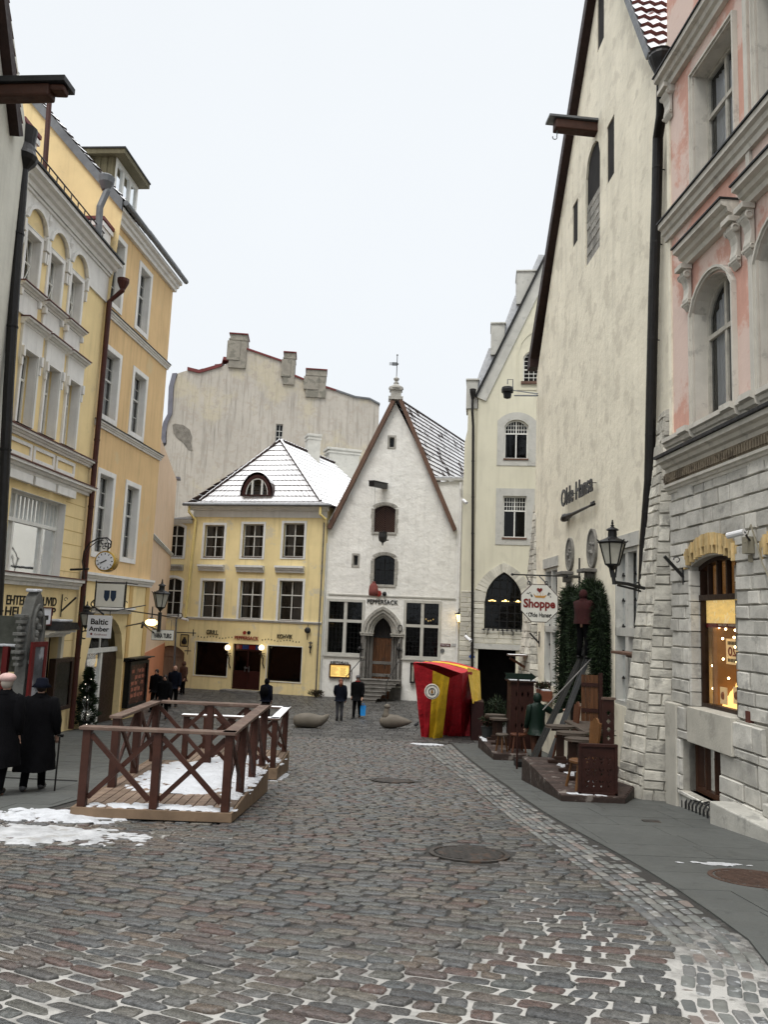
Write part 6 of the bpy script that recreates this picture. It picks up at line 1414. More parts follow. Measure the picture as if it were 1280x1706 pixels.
# red downpipe between the houses
u = FL.L-.05; D_ = .16
zh1 = FL.px(178, 440, .55)[1]; zh2 = FL.px(160, 478, .2)[1]
pts = [FL.pt(u+.02, zh1, .56), FL.pt(u+.02, zh1-.3, .56), FL.pt(u, zh2, D_), FL.pt(u, 3, D_), FL.pt(u, gz(25)+.1, D_)]
mb = MB(); mb.tube(pts, .085, 10); mb.lathe([(.09, -.25), (.15, -.12), (.20, 0), (.2, .1)], pts[0], 10)
for zz in (0, 2.4, 4.8, 7): mb.lathe([(.1, -.03), (.1, .03)], FL.pt(u, zz, D_), 10)
mb.build('downpipe', REDPIPE, L1)
# big shop window upstairs
x0, z0, x1, z1 = bw_; zt_ = z0+(z1-z0)*.68; mb = MB(); mb.prism(FL, hp(bw_), [hp(shrink(bw_, .07))], -.3, -.2); mb.fbox(FL, x0, x1, zt_-.05, zt_+.05, -.3, -.18)
for f in (.2, .72): u = x0+(x1-x0)*f; mb.fbox(FL, u-.045, u+.045, z0, z1, -.3, -.19)
for k in range(1, 14):
    u = x0+(x1-x0)*k/14; mb.fbox(FL, u-.012, u+.012, zt_, z1, -.28, -.22)
o = mb.build('window', WHITEW, L1); MB().fbox(FL, x0, x1, z0, z1, -.27, -.26).build('pane', GLASS, o); MB().fbox(FL, x0-.1, x1+.1, z0-.1, z1+.1, -1.5, -1.45).build('room', DARKROOM, o)
for (a, b) in ((0, .2), (.2, .34), (.62, .8), (.8, 1.0)):
    mb = MB(); K = 16; mb.add([FL.pt(x0+(x1-x0)*(a+(b-a)*i/K), z, -.42+.04*math.sin(i*2)) for i in range(K+1) for z in (z0, z1)], [(2*i, 2*i+2, 2*i+3, 2*i+1) for i in range(K)]); mb.build('curtain', CURT, o, smooth=True)
zz = FL.px(128, 981, .2)[1]; band('string_course', FL, 0, FL.L-.2, zz-.02, .3, .26, WTRIM, L1, top=REDFL)
# rustication joints
mb = MB(); JO = pm('joint_dark_ochre', (.50, .36, .15), .9, .1, 2, 0)  # thin darker ochre strips mark the joints
for k in range(7): z_ = z0+.0+k*.42; MB().fbox(FL, x1+.02, FL.L-.12, z_, z_+.02, 0, .006).build('joint_line', JO, L1)
for k in range(4): z_ = gz(24)+1.7+k*.52; MB().fbox(FL, dr_[2]+.25, FL.L-.12, z_, z_+.02, 0, .006).build('joint_line', JO, L1)
# lettering over the shops
def ftext(F, s, x0, y0, x1, y1, mat, parent, bold=.02, ext=.02, n=.03, name='lettering'):
    a = F.px(x0, y1, n); b = F.px(x1, y0, n); c = F.px((x0+x1)/2, (y0+y1)/2, n)
    hgt = abs(F.px((x0+x1)/2, y0, n)[1]-F.px((x0+x1)/2, y1, n)[1])
    return text_mb(s, F.mat(c[0], c[1], n), abs(b[0]-a[0]), hgt, ext, bold).build(name, mat, parent)
def ftext2(F, s, xl, xr, yt, yb, xref, **k):
    pass
a = FL.px(11, 1004, .03); b = FL.px(94, 1011, .03); zc1_ = FL.px(50, 1001, .03)[1]; 
text_mb('EHTED, ASKUVID', FL.mat((a[0]+b[0])/2, FL.px(50, 1002)[1], .012), b[0]-a[0], .30, .012, .015).build('lettering', BLACKPAINT, L1)
text_mb('HELMED, EPP', FL.mat((a[0]+b[0])/2, FL.px(50, 1021)[1]+.02, .012), b[0]-a[0], .28, .012, .015).build('lettering', BLACKPAINT, L1)
# door and canopy beside the stone kiosk
x0, z0, x1, z1 = dr_; MB().fbox(FL, x0, x1, z0, z1, -.3, -.25).build('door', DARKRED, L1); MB().prism(FL, hp(grow(dr_, .16)), [hp(dr_)], 0, .10).build('door_frame', pm('cream_door_frame', (.62, .58, .47), .7, .08, 3, .1), L1)
a = FL.px(62, 1050)[0]; b = FL.px(101, 1050)[0]; z_ = FL.px(90, 1048)[1]; cp_ = MB(); cp_.prism(FL, [(a, z_), (b, z_), (b-.25, z_+.22), (a+.25, z_+.22)], [], 0, .6); o = cp_.build('canopy', LEAD, L1); MB().fbox(FL, a+.3, b-.3, z_+.225, z_+.30, 0, .5).build('canopy_snow', SNOW, o, bevel=.03)
band('canopy_moulding', FL, a+.05, b-.05, z_-.22, .2, .5, WTRIM, L1)
# ================================================================ white gable house at the left edge
FW = Fac(at(-330, 1250, 12.2), at(4, 700, 18.2))
G2 = thing('white_gable_building', 'pale rendered gable house at the left edge with dark bargeboard and long hoist beam', 'house', FW.pt(FW.L-1, gz(18)))
PALE = pm('pale_grey_render', (.60, .59, .52), .92, .08, 1, .4, 9, .02, streak=.3)
v0 = FW.px(43, 216, .3); v1 = FW.px(20, 0, .3); sl_ = (v1[1]-v0[1])/(v1[0]-v0[0])
LW = FW.L; zE = v0[1]+(LW-v0[0])*sl_ if False else v0[1]
wall('wall', FW, [(-1, gz(20)-.4), (LW, gz(20)-.4), (LW, v0[1]-.1), (v0[0]-6, v0[1]-sl_*6*1.0-.1 if sl_ < 0 else v0[1]+6), (-1, v0[1]+6)], [], PALE, G2, .3, back=9)
a = Vector(v0); d = (Vector(v1)-a).normalized(); vb(FW, a-d*.15, a+d*9, .26, -.1, .22, VERGE, 'bargeboard', G2)
R0 = FW.pt(v0[0]+.1, v0[1]+.2, .15); R1 = FW.pt(v0[0]+.1+d.x*9, v0[1]+.2+d.y*9, .15)
roofplane('roof', FW.pt(v0[0]+.1, v0[1]+.2, .15), FW.pt(v0[0]+.1, v0[1]+.2, -9), FW.pt(v0[0]+.1+d.x*9, v0[1]+.2+d.y*9, -9), R1, 26, MATS['big_roof_tile'], G2, lift=.08, wave=.05)
P1 = at(110, 156, 15.8); P0 = Vector((P1.x-4.2, P1.y+.35, P1.z+.0))
mb = MB(); mb.beam(P0, P1-Vector((.30, 0, 0)), .32, .30); mb.beam(P1-Vector((.32, 0, -.06)), P1-Vector((.0, 0, -.06)), .30, .16); o = mb.build('hoist_beam', BEAMW, G2, bevel=.05)
MB().beam(P0+Vector((0, 0, .21)), P1+Vector((.06, 0, .21)), .50, .14).build('beam_cap', LEAD, o, bevel=.01)
FWn = 0
pts = [at(39, 262, 17.9), at(38, 285, 17.9), at(35, 330, 17.9), at(26, 450, 17.9), at(14, 640, 17.9), at(3, 860, 17.9), at(-14, 1180, 17.9)]
mb = MB(); mb.tube(pts, .12, 12); mb.lathe([(.13, -.35), (.17, -.28), (.30, -.12), (.34, .0), (.28, .12), (.22, .3), (.26, .75)], pts[0], 14)
for p, q_ in zip(pts[2:], pts[3:]): mb.lathe([(.135, -.02), (.135, .02)], p.lerp(q_, .5), 12)
mb.build('downpipe', BLACKPIPE, G2)
# ================================================================ helpers for loose objects
def zpl(px, py, z):
    r = ray(px, py); return CAM + r*((z-CAM.z)/r.z)
def G_(x, y): return Vector((x, y, gz(y)))
RAILW = pm('dark_stained_railing', (.042, .0145, .0085), .55, .3, 4, .25, 20, stretch=(1, 1, 1), snow=0)
RAILT = pm('weathered_handrail', (0.11, 0.0715, 0.055), .6, .3, 4, .25, 20, stain=((.16, .12, .09), .6, 5, .52))
RAILS = pm('snowy_handrail', (0.1, 0.065, 0.05), .6, .3, 4, .25, 20, snow=.75, snsc=3)
DECK = pm('weathered_deck_board', (0.1725, 0.1237, 0.09), .7, .3, 4, .35, 18, stretch=(.5, 4, 1), tint=.3, stain=((.12, .085, .06), .6, 2.5, .55))
DECKD = pm('dark_deck_board', (.045, .030, .025), .6, .3, 4, .35, 18, tint=.3, stain=((.30, .27, .24), .5, 3.5, .57))
PINE = pm('pine_fascia', (0.18, 0.1237, 0.07875), .65, .25, 3, .3, 14, stretch=(1, 6, 1), stain=((.10, .06, .04), .5, 3, .6))
TABLEW = pm('dark_table_wood', (0.02625, 0.01225, 0.0077), .5, .35, 4, .3, 20); TABLET = pm('worn_table_top', (.070, .055, .043), .55, .3, 4, .3, 20, stain=((.06, .04, .03), .5, 4, .55))
CHAIRW = pm('honey_chair_wood', (0.11, 0.05, 0.0175), .5, .3, 4, .3, 16); REDWOOD = pm('reddish_screen_wood', (0.0266, 0.00784, 0.00504), .55, .3, 4, .3, 16)
# ================================================================ wooden decks with cross braced railings, left
def deck(name, label, X0, X1, Y0, Y1, z, railz, rails, group, snowy=False, seed=1):
    t = thing(name, label, 'deck', ((X0+X1)/2, (Y0+Y1)/2, gz((Y0+Y1)/2)), group)
    mb = MB(); n_ = int((X1-X0)/.125)
    for k in range(n_): a = X0+(X1-X0)*k/n_; mb.box(((a+.059), (Y0+Y1)/2, z-.015), (.113, Y1-Y0, .03), None, rng.rand())
    mb.build('floor_boards', DECK, t)
    zb = lambda y: gz(y)+.005
    mb = MB()
    for (ax, bx, ay, by) in ((X0-.03, X1+.03, Y0-.03, Y0), (X0-.03, X1+.03, Y1, Y1+.03)):
        mb.add([(ax, ay, zb(ay)+.03), (bx, ay, zb(ay)+.03), (bx, ay, z+.003), (ax, ay, z+.003), (ax, by, zb(ay)+.03), (bx, by, zb(ay)+.03), (bx, by, z+.003), (ax, by, z+.003)], [(0, 1, 2, 3), (4, 5, 6, 7), (0, 1, 5, 4), (2, 3, 7, 6), (0, 3, 7, 4), (1, 2, 6, 5)])
    for (ax, bx) in ((X0-.032, X0-.001), (X1+.001, X1+.032)):
        mb.add([(ax, Y0, zb(Y0)+.03), (ax, Y1, zb(Y1)+.03), (ax, Y1, z+.002), (ax, Y0, z+.002), (bx, Y0, zb(Y0)+.03), (bx, Y1, zb(Y1)+.03), (bx, Y1, z+.002), (bx, Y0, z+.002)], [(0, 1, 2, 3), (4, 5, 6, 7), (0, 1, 5, 4), (2, 3, 7, 6), (0, 3, 7, 4), (1, 2, 6, 5)])
    mb.build('fascia_board', PINE, t)
    posts = []
    def post(x, y):
        for p in posts:
            if abs(p[0]-x)+abs(p[1]-y) < .1: return
        posts.append((x, y)); MB().box((x, y, (z+railz)/2), (.10, .10, railz-z)).build('post', RAILW, t, bevel=.006)
    for (ax, ay, bx, by, n_) in rails:
        a = Vector((ax, ay, 0)); b = Vector((bx, by, 0))
        for k in range(n_+1): p = a.lerp(b, k/n_); post(p.x, p.y)
        for k in range(n_):
            p = a.lerp(b, k/n_); q = a.lerp(b, (k+1)/n_); d = (q-p).normalized(); mb = MB(); sd = Vector((-d.y, d.x, 0))*.022
            p = p+d*.055; q = q-d*.055
            mb.beam((p.x+sd.x, p.y+sd.y, z+.10), (q.x+sd.x, q.y+sd.y, railz-.06), .035, .06); mb.beam((p.x-sd.x, p.y-sd.y, railz-.06), (q.x-sd.x, q.y-sd.y, z+.10), .035, .06)
            mb.build('cross_brace', RAILW, t)
        d = (b-a).normalized(); MB().beam((a.x-d.x*.09, a.y-d.y*.09, railz+.02), (b.x+d.x*.09, b.y+d.y*.09, railz+.02), .17, .04).build('handrail', RAILS if snowy else RAILT, t, bevel=.006)
    return t
zA = -.785; rz_ = .13
fl = zpl(132, 1205, rz_); fr = zpl(402, 1220, rz_); X0 = -3.98; X1 = -1.84; DY0 = 9.9; DY1 = 13.05
X0 = zpl(143, 1330, zA).x+.02; X1 = zpl(390, 1338, zA).x+.04
deck('wooden_deck', 'weathered wooden deck with cross braced railings and snow on its boards nearest the camera', X0, X1, DY0, DY1, zA, rz_, ((X0+.07, DY0+.07, X1-.07, DY0+.07, 2), (X1-.07, DY0+.07, X1-.07, DY1-.07, 3), (X0+.07, DY1-.07, X1-.07, DY1-.07, 2), (X0+.07, DY0+1.15, X0+.07, DY1-.07, 2)), 'wooden railed decks in the street')
za = lambda X, Y: np.full_like(X, zA+.004)
s = drift('deck_snow', (X0+X1)/2+.15, (DY0+DY1)/2+.45, .88, 1.15, .035, SNOW, .02, 12, .02, zf=za, label='broken sheet of snow covering the floor of the nearer wooden deck')
drift('deck_snow', (X0+X1)/2+.1, DY0+.16, .92, .14, .03, SNOW, .12, 14, .015, zf=za, label='thin strip of snow along the front edge of the nearer wooden deck')
drift('deck_snow', X1-.12, DY0+1.6, .10, 1.3, .03, SNOW, .25, 15, .015, zf=za, label='snow scraps along the right railing of the nearer wooden deck')
z2 = -1.21; D0 = 15.0; x0_ = zpl(300, 1272, z2).x; x1_ = zpl(463, 1275, z2).x
deck('wooden_deck', 'second wooden deck with snow capped rails directly behind the larger one', x0_, x1_, D0, D0+1.9, z2, -.34, ((x0_+.07, D0+.07, x1_-.07, D0+.07, 2), (x1_-.07, D0+.07, x1_-.07, D0+1.83, 1), (x0_+.07, D0+1.83, x1_-.07, D0+1.83, 2)), 'wooden railed decks in the street', snowy=True)
drift('deck_snow', (x0_+x1_)/2+.2, D0+.6, .8, .55, .04, SNOW, .1, 17, .025, zf=lambda X, Y: np.full_like(X, z2+.004), label='snow lying on the floor of the farther wooden deck')
d4 = ground(447, 1300); drift('deck_snow', d4.x+.12, d4.y+.7, .16, 1.1, .025, SNOW, .25, 21, .02, label='snow crumbs on the cobbles right of the wooden decks')
# ================================================================ terrace platforms on the right
def platform(label, P, z, group):
    t = thing('terrace_platform', label, 'platform', (P[0][0], P[0][1], gz(P[0][1])), group)
    Pp = [Vector((x, y, 0)) for x, y in P]; k = len(Pp); mb = MB()
    mb.add([(p.x, p.y, z) for p in Pp], [tuple(range(k))]); mb.add([(p.x, p.y, z) for p in Pp]+[(p.x, p.y, gz(p.y)) for p in Pp], [(i, (i+1) % k, k+(i+1) % k, k+i) for i in range(k)]); mb.build('platform_body', DECKD, t)
    xs_ = [p.x for p in Pp]; ys_ = [p.y for p in Pp]; mb = MB(); y = min(ys_)
    while y < max(ys_)-.05:
        xr = float(np.interp(y, [Pp[1].y]+[q.y for q in Pp[2:-1]], [Pp[1].x]+[q.x for q in Pp[2:-1]])) if len(Pp) > 4 else max(xs_)
        mb.box(((min(xs_)+xr)/2, y+.065, z+.010), (xr-min(xs_), .12, .02), None, rng.rand()); y += .13
    mb.build('floor_boards', DECKD, t); return t
PA = [(3.14, 13.45), (4.25, 13.45), (4.85, 13.9), (4.85, 17.1), (3.14, 17.1)]; zPA = -1.18
platform('near dark wooden terrace platform with small tables beside the stone buttress', [(3.14, 13.45), (4.2, 13.45), (4.9, 14.9), (5.0, 17.1), (3.14, 17.1)], zPA, 'terrace platforms along the beige house')
zPB = -1.90; platform('farther dark wooden terrace platform behind the green figure', [(3.22, 21.7), (4.15, 21.7), (4.15, 25.0), (3.22, 25.0)], zPB, 'terrace platforms along the beige house')
for i, (x, y, rx, ry, z, lb) in enumerate(((3.6, 13.6, .4, .1, zPA, 'snow strip on the front edge of the near terrace platform'), (3.30, 24.3, .10, .5, zPB, 'snow on the street edge of the farther terrace platform'), (3.9, 15.2, .25, 1.5, zPA, 'snow crumbs on the boards of the near terrace platform'))):
    drift('terrace_snow', x, y, rx, ry, .03, SNOW, .35, 30+i, .015, zf=(lambda zz: (lambda X, Y: np.full_like(X, zz+.022)))(z), label=lb)
def ped_table(label, x, y, z, w_=.62, d=.42, h=.75, rz=0, group='small pedestal tables on the terraces'):
    t = thing('pedestal_table', label, 'table', (0, 0, 0), group); mb = MB()
    P = [(math.cos(a)*w_/2*(1 if abs(math.cos(a)) < .8 else 1.0), math.sin(a)*d/2) for a in np.linspace(0, 2*math.pi, 20, endpoint=False)]
    mb.add([(a, b, h) for a, b in P]+[(a, b, h-.045) for a, b in P], [tuple(range(20))]+[(i, (i+1) % 20, 20+(i+1) % 20, 20+i) for i in range(20)]+[tuple(range(39, 19, -1))]); mb.build('table_top', TABLET, t, bevel=.006)
    mb = MB(); mb.box((0, 0, h/2), (.16, .05, h-.12)); mb.box((0, 0, h-.08), (.36, .06, .06)); mb.build('pedestal', TABLEW, t, bevel=.006)
    mb = MB(); mb.box((0, 0, .10), (.24, .09, .08)); mb.box((0, 0, .035), (.50, .10, .07)); mb.build('foot', TABLEW, t, bevel=.012)
    t.location = (x, y, z); t.rotation_euler.z = rz; return t
pt0 = ped_table('small round dark wood table farthest back of three on the near terrace', 3.80, 16.45, zPA+.02)
pt1 = ped_table('small round dark wood table in the middle of three on the near terrace', 3.82, 15.55, zPA+.02)
pt2 = ped_table('small round dark wood table nearest the front on the near terrace', 3.80, 14.75, zPA+.02)
pt3 = ped_table('small dark table near the flower pot on the farther terrace', 3.62, 24.2, zPB+.02); pt4 = ped_table('small dark table behind the green figure on the farther terrace', 3.62, 23.3, zPB+.02)
def highchair(label, x, y, z, rz, wood=None):
    wood = wood or CHAIRW; t = thing('high_back_chair', label, 'chair', (0, 0, 0), 'carved high back chairs on the terraces')
    mb = MB(); mb.lathe([(.20, .43), (.215, .44), (.215, .475), (.20, .485)], (0, 0, 0), 16); mb.build('seat', wood, t)
    for sx in (-1, 1):
        for sy in (-1, 1): MB().tube([(sx*.12, sy*.12, .44), (sx*.19, sy*.19, .0)], .026, 8, rad=[.02, .028]).build('leg', wood, t)
    mb = MB(); P = [(-.10, .45), (.10, .45), (.17, .95), (.17, 1.12), (.10, 1.12), (.06, 1.17), (0, 1.20), (-.06, 1.17), (-.10, 1.12), (-.17, 1.12), (-.17, .95)]
    mb.add([(a, .19+(b-.45)*.10, b) for a, b in P]+[(a, .225+(b-.45)*.10, b) for a, b in P], [tuple(range(11)), tuple(range(21, 10, -1))]+[(i, (i+1) % 11, 11+(i+1) % 11, 11+i) for i in range(11)]); mb.build('backrest', wood, t, bevel=.006)
    t.location = (x, y, z); t.rotation_euler.z = rz; return t
highchair('honey brown high back chair with splayed legs in front on the near terrace', 3.62, 14.05, zPA+.02, -1.35)
highchair('reddish high back chair behind the small tables on the near terrace', 4.0, 16.9, zPA+.02, -1.5, pm('red_brown_chair_wood', (0.072, 0.02475, 0.01125), .5, .3, 4, .3))
highchair('dark orange high back chair on the farther terrace', 3.95, 22.2, zPB+.02, -1.5, MATS['red_brown_chair_wood'])
def stool(label, x, y, z):
    t = thing('stool', label, 'stool', (0, 0, 0), 'wooden stools on the terraces'); MB().lathe([(.17, .43), (.18, .44), (.18, .47), (.17, .48)], (0, 0, 0), 14).build('seat', TABLET, t)
    for k in range(3): a = k*2.09+.4; MB().tube([(math.cos(a)*.09, math.sin(a)*.09, .44), (math.cos(a)*.18, math.sin(a)*.18, 0)], .024, 7).build('leg', CHAIRW, t)
    t.location = (x, y, z)
stool('three legged stool at the front corner of the farther terrace', 3.50, 22.1, zPB+.02)
def bench(label, x, y, z, L_=1.5, rz=1.57):
    t = thing('long_table', label, 'table', (0, 0, 0)); MB().box((0, 0, .74), (L_, .55, .05)).build('table_top', TABLET, t, bevel=.006)
    for s in (-1, 1): mb = MB(); mb.box((s*(L_/2-.18), 0, .38), (.07, .34, .68)); mb.box((s*(L_/2-.18), 0, .03), (.09, .5, .06)); mb.build('leg', TABLEW, t, bevel=.006)
    MB().box((0, 0, .28), (L_-.4, .04, .09)).build('stretcher', TABLEW, t)
    t.location = (x, y, z); t.rotation_euler.z = rz
bench('long dark table against the wall at the back of the near terrace', 4.35, 16.4, zPA+.02, 1.7)
# end screen with cut-out tulips, tall post, leaning door
t = thing('carved_screen', 'low dark red wooden screen with cut-out ornament at the front end of the near terrace', 'screen', (3.75, 13.55, zPA))
FS = Fac((3.50, 13.58), (4.06, 13.58)); H_ = .80
holes = []
def diamond(cx, cz, w_, h): return [(cx-w_, cz), (cx, cz-h), (cx+w_, cz), (cx, cz+h)]
def leaf(cx, cz, w_, h, s): return [(cx, cz), (cx+s*w_*.7, cz+h*.3), (cx+s*w_, cz+h), (cx+s*w_*.2, cz+h*.55)]
for r_ in range(3):
    for c_ in range(4):
        cx = .10+c_*.12; cz = zPA+.16+r_*.19; holes.append(diamond(cx, cz, .018, .03)); holes.append(leaf(cx+.005, cz+.045, .04, .06, 1)); holes.append(leaf(cx-.005, cz+.045, .04, .06, -1))
MB().prism(FS, [(0, zPA+.02), (.56, zPA+.02), (.56, zPA+H_), (0, zPA+H_)], holes, -.03, 0, back=True).build('cutout_panel', REDWOOD, t)
mb = MB(); mb.fbox(FS, -.05, .0, zPA, zPA+H_+.05, -.05, .02); mb.fbox(FS, .56, .61, zPA, zPA+H_+.05, -.05, .02); mb.fbox(FS, -.05, .61, zPA+H_, zPA+H_+.05, -.055, .025); mb.fbox(FS, -.05, .61, zPA-.0, zPA+.06, -.05, .02); mb.build('screen_frame', REDWOOD, t, bevel=.004)
t = thing('carved_screen', 'tall narrow dark wooden screen standing against the stone buttress', 'screen', (4.15, 13.9, zPA)); FS2 = Fac((3.98, 14.0), (4.20, 14.0))
MB().prism(FS2, [(0, zPA), (.20, zPA), (.20, zPA+1.55), (0, zPA+1.55)], [diamond(.1, zPA+.9+.14*k, .04, .05) for k in range(4)], -.03, 0, back=True).build('cutout_panel', REDWOOD, t); MB().fbox(FS2, -.02, .22, zPA+1.55, zPA+1.59, -.05, .02).build('screen_cap', RAILT, t)
t = thing('leaning_door', 'brown wooden door leaf standing open beside the right garlanded arch', 'door', (4.6, 17.3, gz(17.3))); FD2 = Fac((4.50, 17.5), (4.82, 17.45))
a = zpl(995, 1110, 0); mb = MB()
for k in range(4): mb.fbox(FD2, k*.09, k*.09+.085, zPA+.05, zPA+1.75, -.03, 0, rng.rand())
mb.build('door_leaf', OAK, t); mb = MB()
for zz in (.3, .95, 1.5): mb.fbox(FD2, 0, .36, zPA+zz, zPA+zz+.08, 0, .02)
mb.fbox(FD2, .37, .45, zPA, zPA+1.8, -.05, .03); mb.build('door_batten', REDWOOD, t)
# ================================================================ foliage
FIR = pm('fir_green', (0.0165, 0.033, 0.0099), .75, .45, 5, .2); FIRD = pm('dark_fir_green', (0.008, 0.0165, 0.006), .8, .4, 5, .2); LEAFG = pm('shrub_green', (0.024, 0.036, 0.015), .7, .4, 5, .2); DRY = pm('dry_reddish_twig', (0.05, 0.0225, 0.015), .8, .4, 5, .1)
BARK = pm('bark', (0.04, 0.025, 0.0175), .9, .3, 6, .4); POT = pm('dark_grey_pot', (0.02, 0.0225, 0.0225), .6, .2, 4, .1)
def blades(mb, n, fn, ln=(.05, .11), wd=.012, r=None):
    r = r or random
    for _ in range(n):
        c, d = fn(); d = Vector(d).normalized(); L_ = r.uniform(*ln); s = d.orthogonal().normalized(); s = Matrix.Rotation(r.uniform(0, 6.28), 3, d) @ s
        mb.add([c-s*wd, c+s*wd, c+d*L_+s*wd*.3, c+d*L_-s*wd*.3], [(0, 1, 2, 3)], r.random())
    return mb
def conifer(label, P, h, r0, n, cat='tree', snow=0):
    t = thing('small_conifer', label, cat, P); 
    MB().tube([P, P+Vector((0, 0, h*.95))], .03, 7, rad=[.035, .008]).build('trunk', BARK, t)
    def fn():
        f = random.random()**.8; zz = .08+f*.92; R_ = r0*(1-zz)**.8*(.75+.25*math.sin(zz*30))*(.55+.45*random.random()); a = random.uniform(0, 6.28)
        c = P+Vector((math.cos(a)*R_, math.sin(a)*R_, zz*h)); return c, (math.cos(a), math.sin(a), random.uniform(-.2, .8))
    for nm, m, k in (('crown', FIR, .6), ('inner_foliage', FIRD, .4)): blades(MB(), int(n*k), fn, (.06, .16), .011).build(nm, m, t)
    return t
cp = ground(140, 1216); cz = conifer('small bushy fir tree with tiny white lights in front of the ochre shop door', cp, 1.95, .55, 5200)
mb = MB(); mb.lathe([(.16, 0), (.2, .28), (.18, .28)], cp, 12); mb.build('pot', POT, cz)
mb = MB()
for k in range(9): zz = random.uniform(.1, .9); a = random.uniform(2.6, 5.8); R_ = .55*(1-zz)**.8; mb.ball(cp+Vector((math.cos(a)*R_, math.sin(a)*R_, zz*1.95)), .012, 6, 4)
mb.build('string_lights', pm('tiny_white_light', (1, .95, .85), .4, 0, 5, 0, emit=2.0, ecol=(1, .9, .75)), cz)
def bush(label, P, rx, ry, h, n, mats, cat='shrub', name='shrub', ln=(.05, .12)):
    t = thing(name, label, cat, P); mb0 = MB()
    cl = [(random.uniform(-.6, .6)*rx, random.uniform(-.6, .6)*ry, random.uniform(.3, .95)*h, random.uniform(.25, .5)) for _ in range(14)]
    for c in cl: mb0.tube([P, P+Vector((c[0]*.4, c[1]*.4, c[2]*.5)), P+Vector((c[0], c[1], c[2]))], .012, 5)
    mb0.build('stems', BARK, t)
    def fn():
        c = random.choice(cl); d = Vector((random.gauss(0, 1), random.gauss(0, 1), random.gauss(0, 1))).normalized(); rr = c[3]*random.random()**.5
        return P+Vector((c[0]+d.x*rr*rx, c[1]+d.y*rr*ry, max(.05, c[2]+d.z*rr*h*.5))), d+Vector((0, 0, .3))
    for i, m in enumerate(mats): blades(MB(), n//len(mats), fn, ln, .018).build('foliage', m, t)
    return t
bush('dark evergreen shrub in front of the dark passage beside the striped tent', G_(4.1, 27.6), .62, .45, 1.35, 3000, (FIRD, LEAFG))
bp_ = Vector((3.45, 24.6, zPB+.02)); b_ = bush('round grey pot of heather on the corner of the farther terrace', bp_+Vector((0, 0, .30)), .22, .22, .28, 700, (LEAFG, DRY), 'flower pot', 'flower_pot'); MB().lathe([(.16, 0), (.2, .3), (.21, .33), (.19, .33)], bp_, 14).build('pot', POT, b_)
bush('leafless shrub squeezed between the terrace screen and the stone buttress', Vector((4.1, 14.6, zPA)), .25, .3, .95, 900, (LEAFG, DRY))
wb = FB.px(906, 1150, .2); fbx = FB.pt(wb[0], wb[1], .18); b_ = bush('terracotta window box of dry heather with snow on the beige wall', fbx, .3, .14, .22, 500, (DRY, LEAFG), 'flower box', 'flower_box', (.04, .08))
MB().fbox(FB, wb[0]-.45, wb[0]+.4, wb[1]-.30, wb[1]-.0, .02, .32).build('planter', pm('terracotta', (0.156, 0.054, 0.03), .8, .15, 4, .2), b_, bevel=.015); MB().fbox(FB, wb[0]-.4, wb[0]+.35, wb[1]-.0, wb[1]+.04, .05, .30).build('snow_cap', SNOW, b_, bevel=.02)
wp = ground(528, 1161); bush('low weeds at the foot of the wall between the yellow and white houses', Vector((wp.x, 41.8, gz(42))), .5, .2, .35, 500, (LEAFG, DRY), 'weeds', 'weeds')
def garland(label, F, pts, th, n, off=.16):
    P = [F.pt(*F.px(x, y, off), off) for x, y in pts]; t = thing('fir_garland', label, 'garland', P[-1], 'fir garlands round the arched doorways'); seg = list(zip(P, P[1:])); ln_ = [(b-a).length for a, b in seg]
    MB().tube(P, th*.62, 8).build('garland_core', FIRD, t)
    def fn():
        (a, b) = random.choices(seg, ln_)[0]; c = a.lerp(b, random.random()); ax = (b-a).normalized(); o = ax.orthogonal().normalized(); o = Matrix.Rotation(random.uniform(0, 6.28), 3, ax) @ o
        return c+o*th*random.random()**.5, o+ax*random.uniform(-.6, .6)+Vector((0, 0, -.1))
    for m, k in ((FIR, .45), (FIRD, .55)): blades(MB(), int(n*k), fn, (.06, .15), .011).build('garland_foliage', m, t)
    return t
garland('thick dark fir garland round the left arched doorway of the beige house', FB, [(938, 1180), (940, 1100), (943, 1020), (946, 1000), (951, 985), (957, 1000), (960, 1030), (962, 1100), (962, 1170)], .20, 9000)
garland('thick dark fir garland round the right arched doorway beside the ladder', FB, [(976, 1010), (980, 990), (987, 980), (996, 992), (1001, 1020), (1003, 1070), (1003, 1130), (1003, 1190)], .24, 10000)
